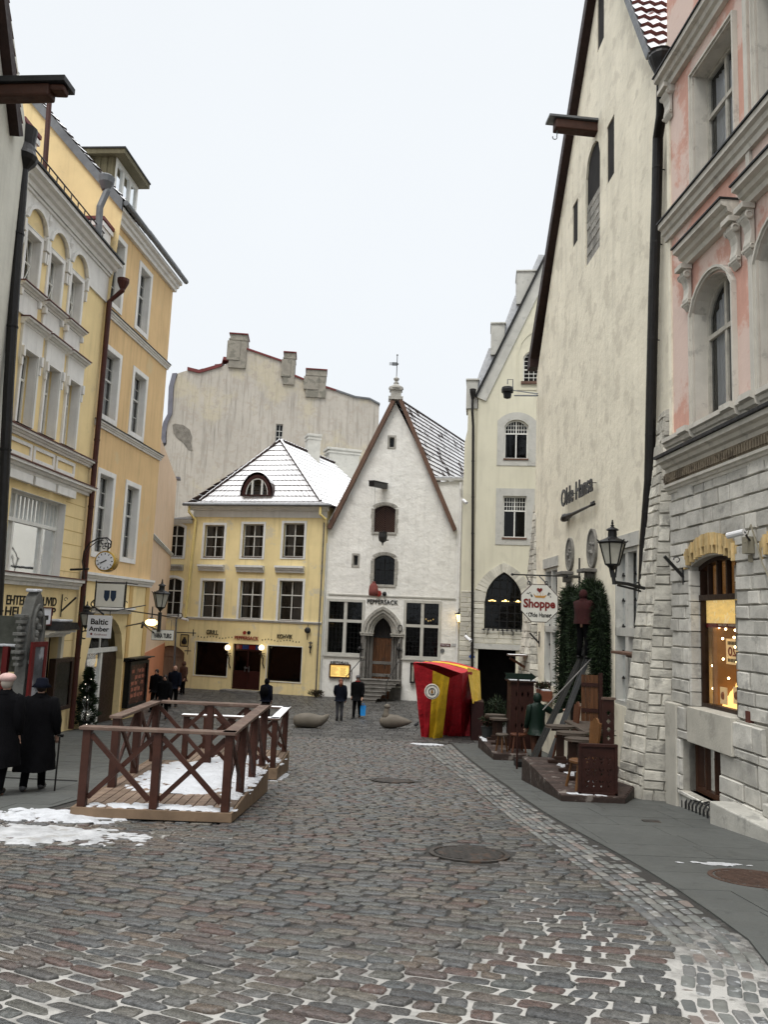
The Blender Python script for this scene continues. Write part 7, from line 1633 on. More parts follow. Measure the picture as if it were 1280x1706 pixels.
# ================================================================ striped market tent
RCLOTH = pm('red_tarpaulin', (.42, .012, .022), .5, .16, 3, .9, 3.5, .08, spec=.4); YCLOTH = pm('yellow_tarpaulin', (.66, .42, .02), .5, .16, 3, .9, 3.5, .08, spec=.4); DRBOX = pm('dark_red_counter', (0.0175, 0.004, 0.004), .6, .2, 3, .1)
YT = 26.4
tent = thing('striped_tent', 'red and yellow striped market tent closed with tarpaulin and a round emblem', 'tent', ground(735, 1227))
tt = lambda s: [(688, 1104), (700, 1109), (722, 1117), (735, 1121), (749, 1131), (769, 1121)]
Tp = [at(689, 1104, 26.9), at(722, 1117, 26.5), at(749, 1129, 26.2), at(771, 1121, 26.5), at(787, 1119, 27.2)]
Bp = [ground(702, 1228), ground(714, 1229), ground(738, 1230), ground(768, 1228), ground(790, 1222)]
def cloth(name, a0, b0, a1, b1, mat, nu=10, nv=14, amp=.05, ph=0, sag=.0):
    mb = MB(); P = []
    for j in range(nv+1):
        for i in range(nu+1):
            u = i/nu; v = j/nv; p = a0.lerp(b0, u).lerp(a1.lerp(b1, u), v); nn = Vector((-.25, -1, 0)).normalized()
            w_ = amp*(math.sin(u*9+ph+v*2.0)+.6*math.sin(u*17+v*5+ph*2)+.5*math.sin(v*11+u*4+ph))*(.3+v*.9); P.append(p+nn*w_+Vector((0, 0, -sag*math.sin(v*math.pi))))
    mb.add(P, [(j*(nu+1)+i, j*(nu+1)+i+1, (j+1)*(nu+1)+i+1, (j+1)*(nu+1)+i) for j in range(nv) for i in range(nu)]); return mb.build(name, mat, tent, smooth=True)
cloth('red_curtain', Tp[0], Tp[1], Bp[0], Bp[1], RCLOTH, ph=.3); cloth('yellow_curtain', Tp[1]+Vector((0, -.02, 0)), Tp[2], Bp[1]+Vector((.02, -.1, 0)), Bp[2]+Vector((-.03, -.05, 0)), YCLOTH, ph=1.2, amp=.07); cloth('red_curtain', Tp[2]+Vector((0, .1, -.03)), Tp[3], ground(741, 1226)+Vector((0, .1, 0)), Bp[3], RCLOTH, ph=2.0, amp=.06); cloth('side_curtain', Tp[3], Tp[4], Bp[3], Bp[4], RCLOTH, ph=3.1)
back = [at(735, 1102, 28.8), at(752, 1108, 28.8), at(775, 1114, 28.8), at(799, 1116, 28.4)]
ins = MB(); i0 = Bp[0]+Vector((.3, .6, 0)); 
mb = MB(); mb.add([Tp[0], Bp[0], Vector((Bp[0].x+.5, 28.6, gz(28.6))), back[0]], [(0, 1, 2, 3)]); mb.add([back[0], Vector((Bp[0].x+.5, 28.6, gz(28.6))), Vector((back[3].x, 28.4, gz(28.4))), back[3]], [(0, 1, 2, 3)]); mb.build('back_curtain', RCLOTH, tent)
def roofs(name, a, b, c, d, mat, hump=.12):
    P = []; nu, nv = 8, 8
    for j in range(nv+1):
        for i in range(nu+1): u = i/nu; v = j/nv; p = a.lerp(b, u).lerp(d.lerp(c, u), v); P.append(p+Vector((0, 0, hump*math.sin(u*math.pi)*.5+.03*math.sin(v*7+u*5))))
    MB().add(P, [(j*(nu+1)+i, j*(nu+1)+i+1, (j+1)*(nu+1)+i+1, (j+1)*(nu+1)+i) for j in range(nv) for i in range(nu)]).build(name, mat, tent, smooth=True)
m1 = Tp[0].lerp(back[0], .35); n1_ = Tp[4].lerp(back[3], .5); m2 = Tp[0].lerp(back[0], .68); n2_ = Tp[4].lerp(back[3], .8)
roofs('red_roof_cloth', Tp[0], Tp[3], n1_, m1, RCLOTH); roofs('yellow_roof_cloth', m1, n1_, n2_, m2, YCLOTH); roofs('red_roof_cloth', m2, n2_, back[3], back[0], RCLOTH)
mb = MB(); P = []
a0 = at(779, 1116, 27.0); b0 = at(800, 1120, 28.0); a1 = at(788, 1172, 27.0); b1 = at(802, 1171, 27.8); cloth('yellow_flap', a0+Vector((0, 0, .08)), b0+Vector((0, 0, .05)), a1, b1, YCLOTH, ph=.7, amp=.04)
cA = G_(at(786, 1200, 27.2).x, 27.2); cB = G_(at(806, 1200, 27.0).x, 27.0); mb = MB(); hC = at(790, 1169, 27.1).z; mb.add([cA, cB, Vector((cB.x, cB.y, hC)), Vector((cA.x, cA.y, hC))]+[v+Vector((.1, 1.2, 0)) for v in (cA, cB, Vector((cB.x, cB.y, hC)), Vector((cA.x, cA.y, hC)))], [(0, 1, 2, 3), (3, 2, 6, 7), (1, 5, 6, 2), (0, 4, 7, 3)]); mb.build('counter', DRBOX, tent)
ec = at(720, 1152, 26.28); M3 = Matrix.Rotation(math.pi/2, 3, 'X'); 
em = MB().lathe([(.25, 0), (.25, .015), (.24, .02)], ec, 28, M3).build('emblem', pm('emblem_cream', (.62, .60, .54), .7, .08, 5, 0), tent)
mb = MB(); mb.prism(Fac((ec.x-1, ec.y-.03), (ec.x+1, ec.y-.03)), [(1+.24*.9*math.cos(a), ec.z+.24*.9*math.sin(a)) for a in np.linspace(0, 6.283, 28, endpoint=False)], [[(1+.23*.86*math.cos(a), ec.z+.23*.86*math.sin(a)) for a in np.linspace(0, 6.283, 28, endpoint=False)]], 0, .006)
mb.prism(Fac((ec.x-1, ec.y-.03), (ec.x+1, ec.y-.03)), [(1+.115*math.cos(a), ec.z+.115*math.sin(a)) for a in np.linspace(0, 6.283, 24, endpoint=False)], [[(1+.09*math.cos(a), ec.z+.09*math.sin(a)) for a in np.linspace(0, 6.283, 24, endpoint=False)]], 0, .006); mb.build('emblem_ring', pm('emblem_dark', (.05, .05, .045), .7, .1, 5, 0), em)
mb = MB(); mb.prism(Fac((ec.x-1, ec.y-.03), (ec.x+1, ec.y-.03)), [(1, ec.z+.09), (1.035, ec.z+.02), (1.045, ec.z-.03), (1.02, ec.z-.065), (1, ec.z-.07), (.98, ec.z-.065), (.955, ec.z-.03), (.965, ec.z+.02)], [], 0, .007); mb.build('emblem_drop', pm('emblem_brown', (.22, .10, .02), .7, .1, 5, 0), em)
# ================================================================ stone seat sculptures and pigeon
BOLL = pm('brown_grey_cast_stone', (0.1275, 0.1125, 0.09), .7, .15, 3, .3, 25)
g0 = ground(518, 1213); mb = MB(); X = g0.x; Yg = g0.y; s = 1.27/58.0
f = lambda px, h: Vector((g0.x+(px-518)*s, Yg, g0.z+h))
mb.tube([f(489.3, .20), f(491, .21), f(496, .24), f(505, .27), f(515, .27), f(525, .26), f(533, .28), f(540, .36), f(544, .44), f(547, .51)], .3, 14, rad=[.12, .19, .235, .26, .265, .245, .20, .13, .085, .03])
o = mb.build('stone_sculpture', BOLL, None, smooth=True, loc=g0); o.rotation_euler.z = 0; tag(o, 'whale shaped grey brown stone seat with raised tail on the square, left of two', 'sculpture', 'stone animal seats on the square')
g0 = ground(657, 1214); s = 1.22/55.0; f = lambda px, h: Vector((g0.x+(px-657)*s, g0.y, g0.z+h))
t = thing('stone_sculpture', 'bird shaped grey brown stone seat with round head on the square near the tent', 'sculpture', g0, 'stone animal seats on the square')
mb = MB(); mb.tube([f(632.5, .18), f(635, .20), f(641, .245), f(650, .27), f(660, .27), f(670, .26), f(680, .26), f(687, .28)], .3, 14, rad=[.08, .17, .235, .26, .24, .18, .10, .025]); mb.build('bird_body', BOLL, t, smooth=True)
mb = MB(); mb.tube([f(643, .35), f(642.5, .55), f(643, .68), f(644.5, .78)], .1, 12, rad=[.2, .11, .085, .07]); mb.ball(f(644, .80), .12, 12, 8, sc=(1, .9, .8)); mb.build('bird_head', BOLL, t, smooth=True)
g0 = ground(694, 1213); mb = MB(); mb.tube([g0+Vector((-.1, 0, .1)), g0+Vector((-.03, 0, .12)), g0+Vector((.04, 0, .16)), g0+Vector((.06, 0, .22)), g0+Vector((.075, 0, .25))], .05, 8, rad=[.015, .055, .05, .028, .025]); mb.tube([g0+Vector((.0, .02, .1)), g0+Vector((.01, .02, .0))], .008, 4); mb.tube([g0+Vector((.0, -.02, .1)), g0+Vector((.01, -.02, .0))], .008, 4); mb.tube([g0+Vector((.075, 0, .245)), g0+Vector((.11, 0, .235))], .01, 5)
tag(mb.build('pigeon', pm('pigeon_grey', (0.025, 0.0275, 0.0325), .7, .2, 8, .1), None, smooth=True, loc=g0), 'dark grey pigeon standing on the square beside the bird shaped stone seat', 'pigeon')
# ================================================================ lanterns
LPANE = pm('frosted_lantern_pane', (.42, .41, .35), .35, .1, 4, .05, spec=.5)
def lantern(label, c, h, lit=False, cat='street lamp', bracket=None, group=None, name='wall_lantern', pane=None):
    """hexagonal tapered lantern; c = middle of its bottom, h = height of glass part"""
    t = thing(name, label, cat, c, group); r0, r1 = h*.32, h*.60; seg = 6
    MB().lathe([(r0*.95, .0), (r1*.95, h)], c, seg).build('pane', pane or (GLOW if lit else LPANE), t)
    mb = MB()
    for k in range(seg): a = 2*math.pi*k/seg; mb.tube([c+Vector((math.cos(a)*r0, math.sin(a)*r0, 0)), c+Vector((math.cos(a)*r1, math.sin(a)*r1, h))], h*.035, 5)
    for rr, z in ((r0, 0), (r1, h)): mb.lathe([(rr*1.06, z-.03*h), (rr*1.06, z+.04*h)], c, seg)
    mb.lathe([(r0*.9, -.03*h), (r0*.5, -.16*h), (.05*h, -.3*h), (.04*h, -.55*h)], c, 8); mb.build('lantern_frame', BLACKPAINT, t)
    mb = MB(); mb.lathe([(r1*1.15, h*1.04), (r1*.92, h*1.13), (r1*.42, h*1.26), (r1*.36, h*1.3), (r1*.34, h*1.58), (r1*.5, h*1.62), (r1*.40, h*1.68), (r1*.2, h*1.74), (r1*.10, h*1.80), (r1*.16, h*1.84), (r1*.06, h*1.88), (r1*.10, h*1.93), (.01, h*2.1)], c, 12)
    for k in range(seg): a = 2*math.pi*k/seg; mb.tube([c+Vector((math.cos(a)*r1, math.sin(a)*r1, h*1.05)), c+Vector((math.cos(a)*r1*1.22, math.sin(a)*r1*1.22, h*1.15))], h*.03, 5)
    mb.build('lantern_roof', BLACKPAINT, t)
    if bracket:
        mb = MB()
        for pts, r_ in bracket: mb.tube(pts, r_, 7)
        mb.build('bracket', BLACKIRON, t)
    return t
def curl(c, r, ax, ay, a0, a1, n=12, sh=.0): return [c+ax*(r*(1-sh*k/n)*math.cos(a0+(a1-a0)*k/n))+ay*(r*(1-sh*k/n)*math.sin(a0+(a1-a0)*k/n)) for k in range(n+1)]
U3 = Vector((0, 0, 1))
YL = 14.0; c = at(1021, 941, YL); hL = .33*1.0; hh = (941-905)/1300*YL
wl_ = at(1069, 980, 14.4); bt_ = at(1024, 970, YL)
lantern('large black six sided street lantern on a scrolled bracket right of the octagonal shop sign', c, hh, bracket=[([c+Vector((0, 0, -.1)), bt_, bt_+Vector((.0, 0, -.04))], .035), ([bt_, at(1047, 973, 14.2), wl_+Vector((.06, 0, 0))], .032), ([at(1016, 943, YL), at(1020, 962, YL)], .018), ([at(1028, 943, YL), at(1026, 962, YL)], .018)]+[(curl(at(1062, 976, 14.3), .07, Vector((1, .3, 0)).normalized(), U3, 0, 5.5, 14, .5), .014), ([at(1030, 975, 14.1), at(1055, 981, 14.3), at(1068, 985, 14.4)], .02)], group='wall lanterns')
YL = 24.5; c = at(267, 1012, YL); 
fa = FO.px(206, 1027)[0]; wpt = FO.pt(FO.px(208, 1028)[0], c.z-.35, .02); ar = c+Vector((0, 0, -.42))
lantern('black street lantern on a long iron arm in front of the ochre house corner', c, .42, bracket=[([c+Vector((0, 0, -.15)), c+Vector((0, 0, -.75))], .06), ([c+Vector((-.15, 0, -.78)), at(236, 1038, 25.5), wpt+Vector((-.2, .6, -.4))], .025), ([wpt+Vector((0, 0, .2)), c+Vector((.55, 0, -.3))], .022), (curl(c+Vector((.62, 0, -.22)), .09, Vector((1, 0, 0)), U3, -1.5, 4, 12, .4), .014), ([c+Vector((0, 0, -.7)), at(238, 1037, 26), at(236, 1045, 27)], .04)], group='wall lanterns')
lp = at(252, 1037, 25.0); t = thing('globe_lamp', 'lit yellowish globe lamp on the iron arm beside the ochre house', 'lamp', lp); MB().ball(lp, .17, 12, 8, sc=(1.2, .8, .65)).build('lamp_glass', GLOW, t); MB().lathe([(.05, .08), (.09, .12), (.02, .18), (.02, .5)], lp, 8).build('lamp_cap', BLACKIRON, t)
c = FP.pt(FP.px(767, 1040, .55)[0], FP.px(767, 1037, .55)[1], .55); w0 = FC.pt(-.25, c.z-.9, -.1)
lantern('small lit yellow wall lantern on the corner right of the white gabled house', c, .42, lit=True, bracket=[([c+Vector((0, 0, -.1)), c+Vector((0, 0, -.55)), c+Vector((.05, .2, -.8)), c+Vector((.3, .45, -.85))], .03), (curl(c+Vector((.12, .2, -.6)), .14, Vector((1, 0, 0)), U3, 0, 5, 12, .4), .018)], group='wall lanterns')
for (x, y, lb) in ((379, 1079, 'left of two lit globe lamps flanking the dark red cafe door'), (435.5, 1079, 'right of two lit globe lamps flanking the dark red cafe door')):
    u, z = FY.px(x, y, .35); c = FY.pt(u, z, .35); t = thing('globe_lamp', lb, 'lamp', FY.pt(u, z, 0), 'globe lamps on the cafe front'); MB().ball(c, .15, 12, 8).build('lamp_globe', GLOWW, t)
    mb = MB(); mb.tube([c-U3*.12, c-U3*.3, FY.pt(u+.06, z-.55, .2), FY.pt(u+.02, z-.85, .12), FY.pt(u+.1, z-1.1, .05)], .035, 6); mb.tube([FY.pt(u-.15, z-.35, .3), FY.pt(u+.2, z-.3, .3)], .02, 5); mb.tube(curl(FY.pt(u+.05, z-.5, .22), .12, FY.u, U3, 0, 5, 10, .4), .016, 5); mb.lathe([(.1, -.16), (.07, -.12)], c, 8); mb.build('scrolled_bracket', BLACKIRON, t)
c = at(142, 1042, 24.2); lantern('black ornate iron lantern on the red downpipe left of the white hanging sign', c, .35, bracket=[([c+Vector((-.1, 0, -.6)), c+Vector((-.1, 0, .9))], .03), (curl(c+Vector((-.0, 0, -.3)), .16, Vector((1, 0, 0)), U3, 0, 5, 12, .4), .02), ([c+Vector((-.1, 0, .5)), c+Vector((.25, 0, .55)), c+Vector((.5, .1, .35))], .03), (curl(c+Vector((.2, 0, .65)), .12, Vector((1, 0, 0)), U3, 0, 5, 12, .4), .02)], group='wall lanterns')
# ================================================================ signs
SIGNW = pm('cream_sign_board', (.62, .61, .55), .6, .06, 3, .05); SIGNWW = pm('white_sign_board', (.68, .69, .72), .5, .04, 3, .03)
def front(P, yaw=0): # matrix for lettering facing the camera side, at point P
    m = Matrix.Rotation(yaw, 4, 'Z') @ Matrix(((1, 0, 0, 0), (0, 0, -1, 0), (0, 1, 0, 0), (0, 0, 0, 1))); m.translation = P; return m
def board(P, w_, h, th, mat, parent, name, yaw=0, edge=None, em=None):
    m = front(P, yaw); mb = MB(); Q = [(-w_/2, -h/2), (w_/2, -h/2), (w_/2, h/2), (-w_/2, h/2)]
    mb.add([m @ Vector((a, b, th/2)) for a, b in Q]+[m @ Vector((a, b, -th/2)) for a, b in Q], [(0, 1, 2, 3), (7, 6, 5, 4), (0, 1, 5, 4), (1, 2, 6, 5), (2, 3, 7, 6), (3, 0, 4, 7)]); o = mb.build(name, mat, parent)
    if edge:
        mb = MB()
        for (a, b) in zip(Q, Q[1:]+Q[:1]): mb.tube([m @ Vector((a[0], a[1], 0)), m @ Vector((b[0], b[1], 0))], edge, 6)
        mb.build('sign_frame', em or BLACKIRON, parent)
    return o, m
# octagonal shop sign
YS = 17.8; c = at(899, 1005, YS); r_ = (929.4-868)/2/1300*YS; rzv = (1035.6-974)/2/1300*YS
t = thing('hanging_sign', 'octagonal cream shop sign with blackletter Shoppe, red heart and little boat', 'sign', c); Q = [(r_*1.0*math.cos(a)*1.06, rzv*math.sin(a)*1.06) for a in [math.pi/8+k*math.pi/4 for k in range(8)]]
m = front(c, .0); mb = MB(); mb.add([m @ Vector((a, b, .02)) for a, b in Q]+[m @ Vector((a, b, -.02)) for a, b in Q], [tuple(range(8)), tuple(range(15, 7, -1))]+[(i, (i+1) % 8, 8+(i+1) % 8, 8+i) for i in range(8)]); sb = mb.build('sign_board', SIGNW, t)
mb = MB()
for a, b in zip(Q, Q[1:]+Q[:1]): mb.tube([m @ Vector((*a, 0)), m @ Vector((*b, 0))], .018, 6)
mb.build('sign_frame', REDWOOD, t)
RB = pm('dark_red_blackletter', (.16, .015, .012), .6, .1, 5, 0)
MS = m @ Matrix.Translation((0, -.035, .024)); mb = text_mb('Shoppe', MS, r_*1.72, rzv*.62, .004, .035); mb.build('lettering', RB, sb)
text_mb('Olde Hansa', m @ Matrix.Translation((0, -rzv*.62, .024)), r_*1.2, rzv*.24, .004, .015).build('lettering', BLACKPAINT, sb)
mb = MB(); hz = [(math.sin(a)**3*.065, (.8125*math.cos(a)-.3125*math.cos(2*a)-.125*math.cos(3*a)-.0625*math.cos(4*a))*.065) for a in np.linspace(0, 6.283, 24, endpoint=False)]
mb.add([m @ Vector((a, b+rzv*.70, .026)) for a, b in hz], [tuple(range(24))]); mb.build('heart', RB, sb)
mb = MB(); mb.add([m @ Vector((a*1.1, b, .025)) for a, b in [(-.13, rzv*.52), (-.09, rzv*.30), (.10, rzv*.28), (.15, rzv*.46), (.08, rzv*.40), (-.08, rzv*.40)]], [tuple(range(6))])
for x in (-.05, .02, .08): mb.tube([m @ Vector((x, rzv*.38, .026)), m @ Vector((x, rzv*.56, .026))], .004, 4)
mb.build('boat', pm('ochre_paint', (.45, .24, .06), .6, .1, 5, 0), sb)
mb = MB(); rr = random.Random(4)
for s_ in (-1, 1):
    for k in range(9): a = s_*(.10+.018*k+rr.uniform(0, .03)); a = s_*rr.uniform(.16, .30); b = rr.uniform(.12, .24) if k < 6 else rr.uniform(-.28, -.2); aa = rr.uniform(0, 3.14); mb.add([m @ Vector((a+.028*math.cos(aa), b+.028*math.sin(aa), .024)), m @ Vector((a+.011*math.cos(aa+1.57), b+.011*math.sin(aa+1.57), .024)), m @ Vector((a-.028*math.cos(aa), b-.028*math.sin(aa), .024)), m @ Vector((a-.011*math.cos(aa+1.57), b-.011*math.sin(aa+1.57), .024))], [(0, 1, 2, 3)])
mb.build('leaf_ornament', BLACKPAINT, sb)
arm0 = at(854, 958, 18.0); wB_ = FB.px(967, 960); arm1 = FB.pt(wB_[0], wB_[1], 0); arm1 = Vector((arm1.x, arm1.y, at(967, 961, arm1.y).z))
ay = arm1.y; mid = at(905, 958, ay)
mb = MB(); a_ = at(854, 957, YS+.0); b_ = Vector((arm1.x, arm1.y, arm1.z)); mb.tube([a_, b_], .018, 7); kx = lambda f: a_.lerp(b_, f)
mb.tube([kx(.78), kx(1.02)], .04, 8); mb.tube([b_+Vector((-.02, 0, -.6)), b_+Vector((-.02, 0, .5))], .022, 6); mb.ball(a_, .035, 8, 5)
for x in (884, 913):
    p = at(x, 958, YS); q = at(x, 974, YS); f = (p.x-a_.x)/(b_.x-a_.x); mb.tube([kx(f), q], .014, 6); mb.tube(curl(q+Vector((-.03, 0, .04)), .035, Vector((1, 0, 0)), U3, 0, 6, 10), .01, 5)
mb.build('sign_arm', BLACKIRON, t)
# white hanging sign
c = at(165.2, 1044, 23.4); t = thing('hanging_sign', 'white square hanging sign with black lettering BALTIC AMBER below the clock', 'sign', c); w_ = 39.5/1300*23.4; h_ = 37/1300*23.4; o, m = board(c, w_, h_, .04, SIGNWW, t, 'sign_board')
text_mb('Baltic', m @ Matrix.Translation((.0, h_*.22, .024)), w_*.72, h_*.26, .004, .025).build('lettering', BLACKPAINT, o); text_mb('Amber', m @ Matrix.Translation((0, -h_*.10, .024)), w_*.84, h_*.22, .004, .025).build('lettering', BLACKPAINT, o)
text_mb('Goldhouse', m @ Matrix.Translation((w_*.08, -h_*.34, .024)), w_*.52, h_*.08, .003, .0).build('lettering', MATS['dark_red_blackletter'], o); mb = MB(); mb.ball(m @ Vector((-w_*.30, -h_*.33, .025)), .035, 8, 5, sc=(1, .2, 1)); mb.build('red_star', RB, o)
mb = MB(); top = c+Vector((0, 0, h_/2)); mb.tube([top+Vector((-w_*.4, 0, 0)), top+Vector((-w_*.4, 0, .15))], .012, 5); mb.tube([top+Vector((w_*.4, 0, 0)), top+Vector((w_*.4, 0, .15))], .012, 5); mb.tube([top+Vector((-w_*.7, 0, .15)), top+Vector((w_*.6, 0, .15)), top+Vector((w_*1.6, .6, .35))], .018, 6); mb.build('sign_arm', BLACKIRON, t)
# framed shop board above the arch
c = at(183.5, 992, 24.0); t = thing('hanging_sign', 'cream shop board with two dark blue crests above the arched ochre shop', 'sign', c); w_ = 46/1300*24; h_ = 38/1300*24; o, m = board(c, w_, h_, .06, SIGNW, t, 'sign_board', .0, edge=.02)
DB = pm('dark_blue_crest', (.015, .03, .06), .6, .2, 8, .1); mb = MB()
for s_ in (-1, 1):
    q = [(s_*.10+x*.085, y*.16) for x, y in ((-1, 1), (1, 1), (1, -.3), (.5, -.9), (0, -1.1), (-.5, -.9), (-1, -.3))]; mb.add([m @ Vector((a, b-.01, .034)) for a, b in q], [tuple(range(7))]); 
mb.build('crest', DB, o); mb = MB()
for s_ in (-1, 1): mb.tube([m @ Vector((s_*(w_/2+.04), -h_*.55, 0)), m @ Vector((s_*(w_/2+.04), h_*.62, 0))], .022, 6); mb.tube(curl(m @ Vector((s_*(w_/2+.04), -h_*.3, 0)), .07, Vector((1, 0, 0)), U3, 0, 5, 10, .4), .014, 5)
mb.tube([m @ Vector((-w_*.55, h_*.56, 0)), m @ Vector((w_*.62, h_*.56, 0)), m @ Vector((w_*.62, h_*.56, -.9))], .02, 6); mb.build('sign_arm', BLACKIRON, t)
# old town sign on chains
c = at(271, 1058, 24.6); t = thing('hanging_sign', 'small cream hanging sign with heavy black letters below the street lantern', 'sign', c); w_ = 36/1300*24.6; h_ = 16/1300*24.6; o, m = board(c, w_, h_, .04, SIGNW, t, 'sign_board', .0, edge=.014)
text_mb('VANA TURG', m @ Matrix.Translation((0, -.02, .024)), w_*.80, h_*.5, .004, .045).build('lettering', BLACKPAINT, o); 
mb = MB(); 
for s_ in (-1, 1): mb.tube([m @ Vector((s_*w_*.35, h_/2, 0)), m @ Vector((s_*w_*.35, h_/2+.32, 0))], .008, 4)
mb.build('chain', BLACKIRON, t)
# pub sign on an iron frame
c = at(307, 1067, 43.2); t = thing('hanging_sign', 'small wrought iron framed sign with dark jug on the yellow house corner', 'sign', c); w_ = .5; o, m = board(c, .42, .62, .03, pm('weathered_yellow_board', (.36, .28, .12), .7, .2, 4, .1), t, 'sign_board', .0, edge=.03)
mb = MB(); mb.lathe([(.02, -.2), (.13, -.18), (.15, -.05), (.09, .08), (.05, .15), (.07, .18)], c+Vector((0, -.03, 0)), 10, sy=.3); mb.build('jug', BLACKPAINT, o)
mb = MB(); mb.tube([c+Vector((-.45, 0, .42)), c+Vector((.6, 0, .42))], .03, 6); mb.tube([c+Vector((.45, 0, .25)), c+Vector((.45, 0, .62))], .03, 6); mb.tube([c+Vector((.22, 0, -.32)), c+Vector((.22, 0, -.75))], .025, 6); mb.tube([c+Vector((.05, 0, -.55)), c+Vector((.4, 0, -.55))], .025, 6); mb.build('sign_arm', BLACKIRON, t)
# clock on a scrolled bracket
c = at(177.5, 935.5, 22.6); r_ = 17.0/1300*22.6; t = thing('bracket_clock', 'round clock with brass rim hanging from a scrolled black iron bracket', 'clock', c); M3 = Matrix.Rotation(math.pi/2, 3, 'X') 
mb = MB(); mb.lathe([(r_*.86, -.17), (r_*1.0, -.16), (r_*1.04, -.10), (r_*1.04, .10), (r_*1.0, .16), (r_*.86, .17)], c, 32, M3); BR = pm('brass_rim', (.42, .27, .055), .32, .1, 4, .05, metal=.85); mb.build('clock_case', BR, t)
fo = MB().lathe([(r_*.86, .171), (r_*.86, .178)], c, 32, M3).build('clock_face', SIGNWW, t); mf = front(c+Vector((0, -.182, 0)))
mb = MB()
for k in range(12):
    a = k*math.pi/6; p = Vector((math.sin(a), math.cos(a))); w2 = .012; q = Vector((p.y, -p.x)); P = [p*r_*.62-q*w2, p*r_*.62+q*w2, p*r_*.80+q*w2, p*r_*.80-q*w2]; mb.add([mf @ Vector((*v, 0)) for v in P], [(0, 1, 2, 3)])
mb.build('numeral', BLACKPAINT, fo)
for ang, L_, w2 in ((-112, .72, .012), (-98+180+155, .5, .018)):
    a = math.radians(ang); p = Vector((math.sin(a), math.cos(a))); q = Vector((p.y, -p.x)); MB().add([mf @ Vector((*v, .006)) for v in (-p*.06-q*w2, -p*.06+q*w2, p*r_*L_+q*w2*.4, p*r_*L_-q*w2*.4)], [(0, 1, 2, 3)]).build('clock_hand', BLACKPAINT, fo)
tp_ = c+Vector((0, 0, r_)); wx = at(137, 953, 24.6); mb = MB(); mb.tube([at(117, 949, 23.6), at(147, 948, 23.4)], .035, 7); mb.tube([at(140, 965, 23.4), at(137, 935, 23.4), at(140, 918, 23.2), at(150, 904, 23.0), at(163, 897, 22.8), at(178, 896, 22.7), at(185, 902, 22.6), at(184, 911, 22.6), at(179, 915, 22.6)], .022, 7); mb.tube([at(140, 948, 23.4), at(142, 925, 23.2), at(150, 911, 23.0), at(160, 903, 22.8), at(172, 900, 22.7)], .014, 6)
for (x, y, r2) in ((173, 902, .10), (166, 908, .07), (179, 908, .07), (173, 912, .05)): mb.tube(curl(at(x, y, 22.65), r2, Vector((1, 0, 0)), U3, 0, 5.8, 14, .3), .013, 5)
mb.tube([tp_+Vector((0, 0, .25)), tp_], .02, 6); mb.build('scrolled_bracket', BLACKIRON, t)
# street name plates and house lettering
def flat(F, name, label, cat, x0, y0, x1, y1, mat, n=.03, th=.02, group=None):
    r = F.rc(x0, y0, x1, y1, n); t = thing(name, label, cat, F.pt((r[0]+r[2])/2, r[1], 0), group); o = MB().fbox(F, r[0], r[2], r[1], r[3], n-th, n).build('plate', mat, t); return t, r, o
def fasc(F, s, x0, y0, x1, y1, mat, parent, bold=.02, n=.03, name='lettering', ext=.03):
    r = F.rc(x0, y0, x1, y1, n); return text_mb(s, F.mat((r[0]+r[2])/2, (r[1]+r[3])/2, n), r[2]-r[0], r[3]-r[1], ext, bold).build(name, mat, parent)
fasc(FP, 'PEPPERSACK', 612, 998, 663, 1007.5, BLACKPAINT, W1, .012)
MB().lathe([(.16, 0), (.17, .04), (.0, .06)], FP.pt(*FP.px(631, 989), .08), 14, Matrix.Rotation(math.pi/2, 3, 'X')).build('red_ball', REDTEXT, W1); MB().ball(FP.pt(*FP.px(641, 989.5), .1), .12, 10, 7).build('black_ball', BLACKPAINT, W1)
fasc(FP, 'RESTORAN', 551, 1101, 581, 1107, BLACKPAINT, W1, .005)
fasc(FY, 'GRILL', 344, 1049, 363, 1057.5, BLACKPAINT, Y1, .008); fasc(FY, 'KOHVIK', 462, 1056, 487, 1064.5, BLACKPAINT, Y1, .008); fasc(FY, 'PEPPERSACK', 391, 1059, 430.5, 1067, REDTEXT, Y1, .008)
for x, m_ in ((407.5, REDTEXT), (414.5, BLACKPAINT)): MB().lathe([(.10, 0), (.10, .03)], FY.pt(*FY.px(x, 1054), .0), 14, Matrix.Rotation(math.pi/2, 3, 'X')).build('painted_dot', m_, Y1)
mb = MB()
for k in range(34):
    x = 330+k*5.1
    if 388 < x < 434: continue
    y = 1060+(x-330)*.05+1.2*math.sin((x-330)*.2); mb.fbox(FY, FY.px(x, y)[0]-.025, FY.px(x, y)[0]+.025, FY.px(x, y)[1]-.05, FY.px(x, y)[1]+.03, 0, .008)
mb.build('painted_dot_border', pm('green_black_paint', (.03, .04, .03), .7, .1, 5, 0), Y1)
c = FY.pt(*FY.px(512.5, 1050, .15), .15); t = thing('iron_bracket', 'black round iron fixture near the right edge of the yellow cafe front', 'bracket', c); mb = MB(); mb.ball(c, .17, 12, 8, sc=(1, .4, 1)); mb.tube([c+U3*.15, c+U3*.3], .02, 5); mb.tube([c-U3*.15, c-U3*.5], .02, 5); mb.build('disc', BLACKIRON, t)
c = FY.pt(*FY.px(517, 1078, .1), .1); mb = MB(); mb.tube([c-U3*.3, c+U3*.3], .035, 6); mb.tube([c+U3*.22+FY.u*-.1, c+U3*.22+FY.u*.12], .03, 5); mb.ball(c+U3*.0, .08, 8, 5); mb.tube([c-U3*.3, c-U3*.3-FY.n*.1], .03, 5); tag(mb.build('iron_bracket', BLACKIRON, None, loc=c), 'small black iron bracket below the round fixture on the yellow cafe', 'bracket')
